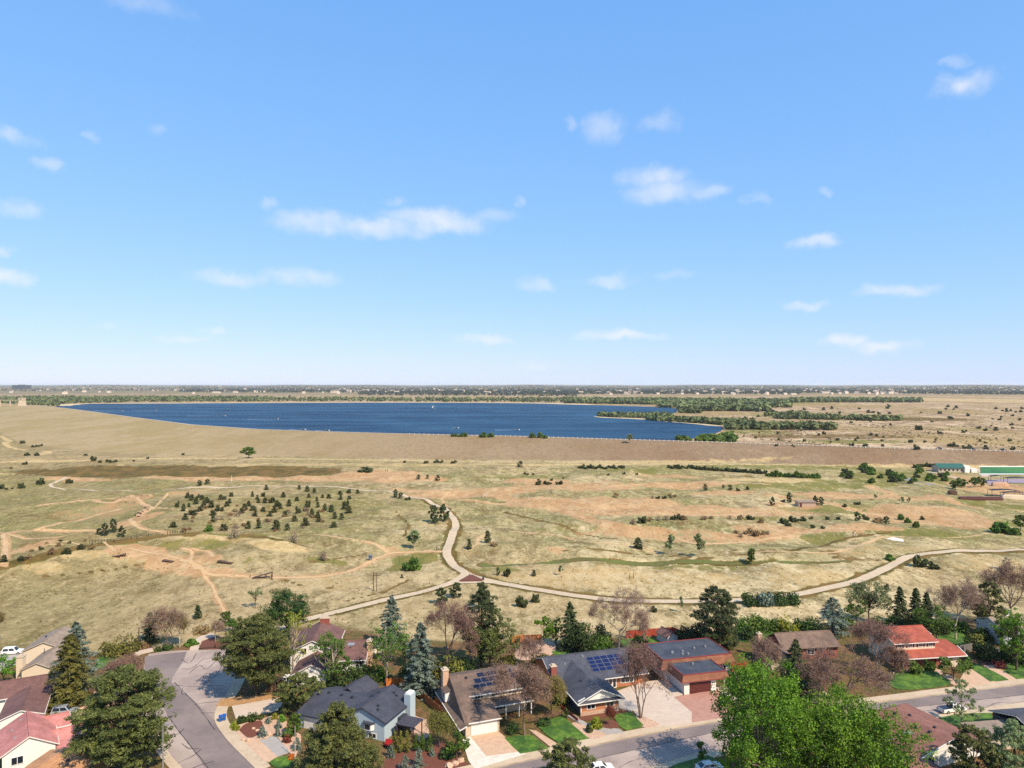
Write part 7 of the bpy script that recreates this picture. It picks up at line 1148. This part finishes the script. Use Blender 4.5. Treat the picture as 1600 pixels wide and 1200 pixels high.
# ------------------------------------------------------------------ buildings and structures beyond the field
h = House('brown_hut', 'small pinkish brown flat-roofed hut on the field', tuple(G(1259, 791)), 0, 'hut'); h.walls(-4.6, 4.6, -2, 3, 2.6, flat('pinkish block wall', srgb(190, 164, 146), .9)); MB().slab([(-5, -2.4, 2.6), (5, -2.4, 2.6), (5, 3.4, 2.95), (-5, 3.4, 2.95)], .2)  .build('roof', flat('weathered hut roof', srgb(146, 128, 114), .9), h.o); MB().box(-4.1, -2.9, -2.06, -1.98, 0, 2.0).build('door', maroon, h.o)
greenm = flat('green metal roof', srgb(46, 96, 84), .5)
h = House('hall', 'long green-roofed hall with white round-fronted end', tuple(G(1486, 737)), -4, 'building'); h.walls(-11, 8, -4, 6, 3.4, tanw, 'x', 5.6); h.gable(-11, 8, -4, 6, 3.5, 6.0, 'x', greenm, .8); mb = MB(); mb.prism([(8 + 4.5 * math.sin(a), -1 - 4.5 * math.cos(a)) for a in np.linspace(0, math.pi, 9)] + [(7, 3.5), (7, -5.5)], -.2, 4.6); h.part('rounded_end', mb, white); MB().box(12, 16, -5, 0, -.2, 3).build('annex', white, h.o)
for i in range(6): h.window(-9.5 + i * 3, -4, 1.0, 1.6, 1.4)
def drape(name, x0, x1, ya, yb_, mat, dz, nx=14, ny=5):
    g_ = [G(x0 + (x1 - x0) * i / nx, yb_ + (ya - yb_) * j / ny) + Vector((0, 0, dz)) for j in range(ny + 1) for i in range(nx + 1)]; me = bpy.data.meshes.new(name); me.from_pydata([tuple(q) for q in g_], [], [(j * (nx + 1) + i, j * (nx + 1) + i + 1, (j + 1) * (nx + 1) + i + 1, (j + 1) * (nx + 1) + i) for j in range(ny) for i in range(nx)]); return link(name, me, mat)
tag(drape('sports_pitch', 1532, 1700, 729.5, 741, surf('pitch turf', srgb(40, 108, 62), srgb(30, 94, 54), .15, c3=srgb(62, 122, 66), s3=.03), .25), kind='structure')
for ya, yb_ in ((729.0, 730.2), (740.6, 742.0)): tag(drape('pitch_line', 1530, 1702, ya, yb_, white, .32, 14, 1), kind='structure')
sheet_pts = [G(x, y) + Vector((0, 0, .08)) for x, y in [(1535, 750), (1600, 748), (1640, 748), (1640, 762), (1580, 760), (1545, 757)]]; tag(ngon_sheet('parking_area', sheet_pts, surf('court asphalt', srgb(158, 142, 158), srgb(140, 126, 142), .4)), kind='structure')
for x, y, w, d, lb in [(1568, 775, 15, 5, 'wide black shade sail over the play area'), (1583, 779, 12, 4, 'right black shade sail over the play area'), (1590, 755, 15, 5, 'dark blue shade roof at the right of play area'), (1556, 752, 8, 3.5, 'small dark shade roof left of the court')]:
    p = G(x, y); r = thing('shade_canopy', lb, 'canopy', p, R(-8)); sm_ = MATS.get('black shade cloth') or flat('black shade cloth', srgb(34, 34, 48), .8); mb = MB(); N = 8
    gv = [(-w / 2 + w * i / N, -d / 2 + d * j / 4, 3.4 + .9 * math.sin(math.pi * i / N) * (1 - .4 * abs(j - 2) / 2)) for i in range(N + 1) for j in range(5)]; mb.add(gv, [(i * 5 + j, (i + 1) * 5 + j, (i + 1) * 5 + j + 1, i * 5 + j + 1) for i in range(N) for j in range(4)]); mb.add([(a, b_, c - .06) for a, b_, c in gv], [(i * 5 + j, i * 5 + j + 1, (i + 1) * 5 + j + 1, (i + 1) * 5 + j) for i in range(N) for j in range(4)]); mb.build('sail', sm_, r)
    for sx in (-1, 1):
        for sy in (-1, 1): MB().tube([(sx * (w / 2 - .1), sy * (d / 2 - .1), -.2), (sx * (w / 2 - .1), sy * (d / 2 - .1), 3.45)], .12, 6).build('post', dtrim, r)
for x, y, L, hh, mt_, lb in [(1532, 781, 24, 1.3, maroon, 'long dark red low wall in front of the play area'), (1488, 773, 5, 2.2, woodd, 'dark timber hut at the left of the play area'), (1562, 760, 10, 2.2, brkt, 'orange-tan climbing rock of the play area'), (1590, 780, 18, 2.4, cream, 'pale rounded sand-coloured building at the play area')]:
    p = G(x, y); r = thing('play_structure', lb, 'structure', p, R(-4)); mb = MB(); n = 7; mb.prism([(-L / 2, -1.2), (-L / 4, -1.7), (L / 4, -1.8), (L / 2, -1.1), (L / 2 - .4, 1.3), (0, 1.9), (-L / 2 + .3, 1.4)], -.2, hh); mb.build('wall', mt_, r, .25)
    mb = MB(); mb.prism([(-L / 2 + .6, -.9), (L / 4, -1.3), (L / 2 - .8, -.7), (L / 2 - 1, .8), (-L / 2 + .9, .9)], hh, hh + .5); mb.build('top', mt_, r, .15)
wm = MATS['water']; tag(ngon_sheet('pond', [G(x, y) + Vector((0, 0, .12)) for x, y in [(1394, 750), (1402, 747), (1425, 747), (1428, 752), (1440, 754), (1462, 757), (1460, 762), (1440, 760), (1420, 756), (1400, 754)]], surf('pond water', srgb(150, 146, 132), srgb(128, 128, 116), .3, rough=.45)), kind='structure')
tag(strip('path', [G(*p) for p in [(1450, 737), (1470, 741), (1490, 746), (1500, 749)]], 3.0, pavec, .12), kind='structure'); tag(strip('path', [G(*p) for p in [(1505, 738), (1525, 735), (1538, 739), (1540, 745)]], 5.0, pavec, .12), kind='structure'); tag(ngon_sheet('sand_patch', [G(x, y) + Vector((0, 0, .1)) for x, y in [(1384, 842), (1395, 839), (1412, 843), (1412, 847), (1395, 845)]], pavew), kind='structure')
# intake tower of the reservoir with its footbridge, dark block on the horizon
tp = P(26, 634, ZC); tp.y += 20; r = thing('intake_tower', 'pale concrete intake tower at the left end of the dam', 'tower', (tp.x, tp.y, 8)); cw = flat('tower concrete', srgb(206, 190, 166), .9, scale=.2); mb = MB(); mb.add([(-7, -7, 0), (7, -7, 0), (7, 7, 0), (-7, 7, 0), (-5, -5, 18), (5, -5, 18), (5, 5, 18), (-5, 5, 18)], [(3, 2, 1, 0), (4, 5, 6, 7), (0, 1, 5, 4), (1, 2, 6, 5), (2, 3, 7, 6), (3, 0, 4, 7)]); mb.build('shaft', cw, r); MB().box(-5.6, 5.6, -5.6, 5.6, 18, 23).build('gatehouse', cw, r); MB().box(-1.2, 1.2, -5.75, -5.55, 18.6, 21.4).build('window', glass, r); MB().slab([(-6, -6, 23.6), (6, -6, 23.6), (6, 6, 23.6), (-6, 6, 23.6)], .6).build('roof', cw, r)
r2 = thing('footbridge', 'pale footbridge leading to the intake tower', 'bridge', (tp.x, tp.y, 8)); MB().box(-90, -5.7, -1.6, 1.6, 17.0, 18.2).build('deck', cw, r2)
for xx_ in (-80, -55, -30): MB().box(xx_ - 1, xx_ + 1, -1, 1, 0, 17).build('pier', cw, r2)
p = P(34, 608.5, ZF); p.z = float(height(p.x, p.y)); r = thing('office_block', 'dark broad office block on the horizon at left', 'building', p); Wb = 26 * p.y / F; Hb = 6.2 * p.y / F; dk_ = flat('dark facade', srgb(70, 62, 68), .6); MB().box(-Wb / 2, Wb / 2, -20, 20, -2, Hb).build('facade', dk_, r)
for i in range(9): MB().box(-Wb / 2 + Wb * (i + .25) / 9, -Wb / 2 + Wb * (i + .75) / 9, -20.6, -20, 2, Hb - 3).build('window_bay', glass, r)
MB().box(-Wb * .2, Wb * .2, -10, 10, Hb, Hb + 5).build('roof_plant', dk_, r)
# boats with their wakes on the lake
foam = flat('wake foam', srgb(170, 186, 204), .7)
for x, y, wl, lb in [(190, 642, 42, 'left speedboat with white wake near the dam'), (242, 642, 36, 'speedboat with white wake right of the first'), (432, 655, 46, 'speedboat with the longest white wake'), (474, 671.5, 20, 'white boat close to the dam crest'), (511, 673, 16, 'white boat right along the dam crest'), (677, 638, 5, 'tiny sailboat far out on the lake'), (713, 669, 4, 'small boat off the crest bushes'), (808, 672, 34, 'boat leaving a thin wake at centre'), (350, 650, 60, 'far boat with a long thin wake')]:
    p = P(x, y, ZL); r = thing('boat', lb, 'boat', p, R(4)); s = 1.0; hull = MB(); sec = [(-3.2, 1.1), (-1, 1.25), (1.5, 1.0), (3.4, .05)]
    hull.add([(a, -b_, .9) for a, b_ in sec] + [(a, b_, .9) for a, b_ in sec] + [(a, 0, -.2) for a, b_ in sec], [(i, 8 + i, 9 + i, i + 1) for i in range(3)] + [(4 + i, 5 + i, 9 + i, 8 + i) for i in range(3)] + [(i, i + 1, 5 + i, 4 + i) for i in range(3)] + [(0, 4, 8)]); hull.build('hull', white, r); MB().box(-.8, 1.0, -.7, .7, .9, 1.7).build('cabin', glass, r)
    if y == 638: MB().add([(0, 0, 1), (-3, 0, 1.4), (0, 0, 8), (0, .05, 1), (-3, .05, 1.4), (0, .05, 8)], [(0, 1, 2), (5, 4, 3)]).build('sail', white, r); continue
    L = wl * p.y / F * .9; wk = MB(); n = 12; rr = random.Random(int(x)); vs_ = []
    for i in range(n + 1): f_ = i / n; hw_ = .6 + 2.6 * f_ ** .7; vs_ += [(-3 - L * f_, -hw_ * rr.uniform(.6, 1), .12), (-3 - L * f_, hw_ * rr.uniform(.6, 1), .14)]
    wk.add(vs_, [(2 * i, 2 * i + 2, 2 * i + 3, 2 * i + 1) for i in range(n)]); wk.build('wake', foam, r)
for k_, L_ in PRO.items():
    for i, o_ in enumerate(L_):
        if (k_, i) not in used:
            for c in list(o_.children): bpy.data.objects.remove(c)
            bpy.data.objects.remove(o_)
for o_ in bpy.data.objects:
    if '_dim' in o_: del o_['_dim']
# ------------------------------------------------------------------ air between the camera and the horizon
HB = 95.0; D = 62000
hz = MB().box(-D * 1.7, D * 1.7, -900, 46000, -4, HB).build('haze'); hz['kind'] = 'stuff'; hz['label'] = 'thin pale haze in the air towards the horizon'
m = bpy.data.materials.new('haze'); m.use_nodes = True; t = m.node_tree; t.nodes.clear(); oo = nn(t, 'ShaderNodeOutputMaterial'); pv = nn(t, 'ShaderNodeVolumePrincipled'); pv.inputs['Color'].default_value = (.9, .95, 1, 1); pv.inputs['Density'].default_value = 2.8e-5; pv.inputs['Anisotropy'].default_value = .0; t.links.new(pv.outputs[0], oo.inputs['Volume']); hz.data.materials.append(m)
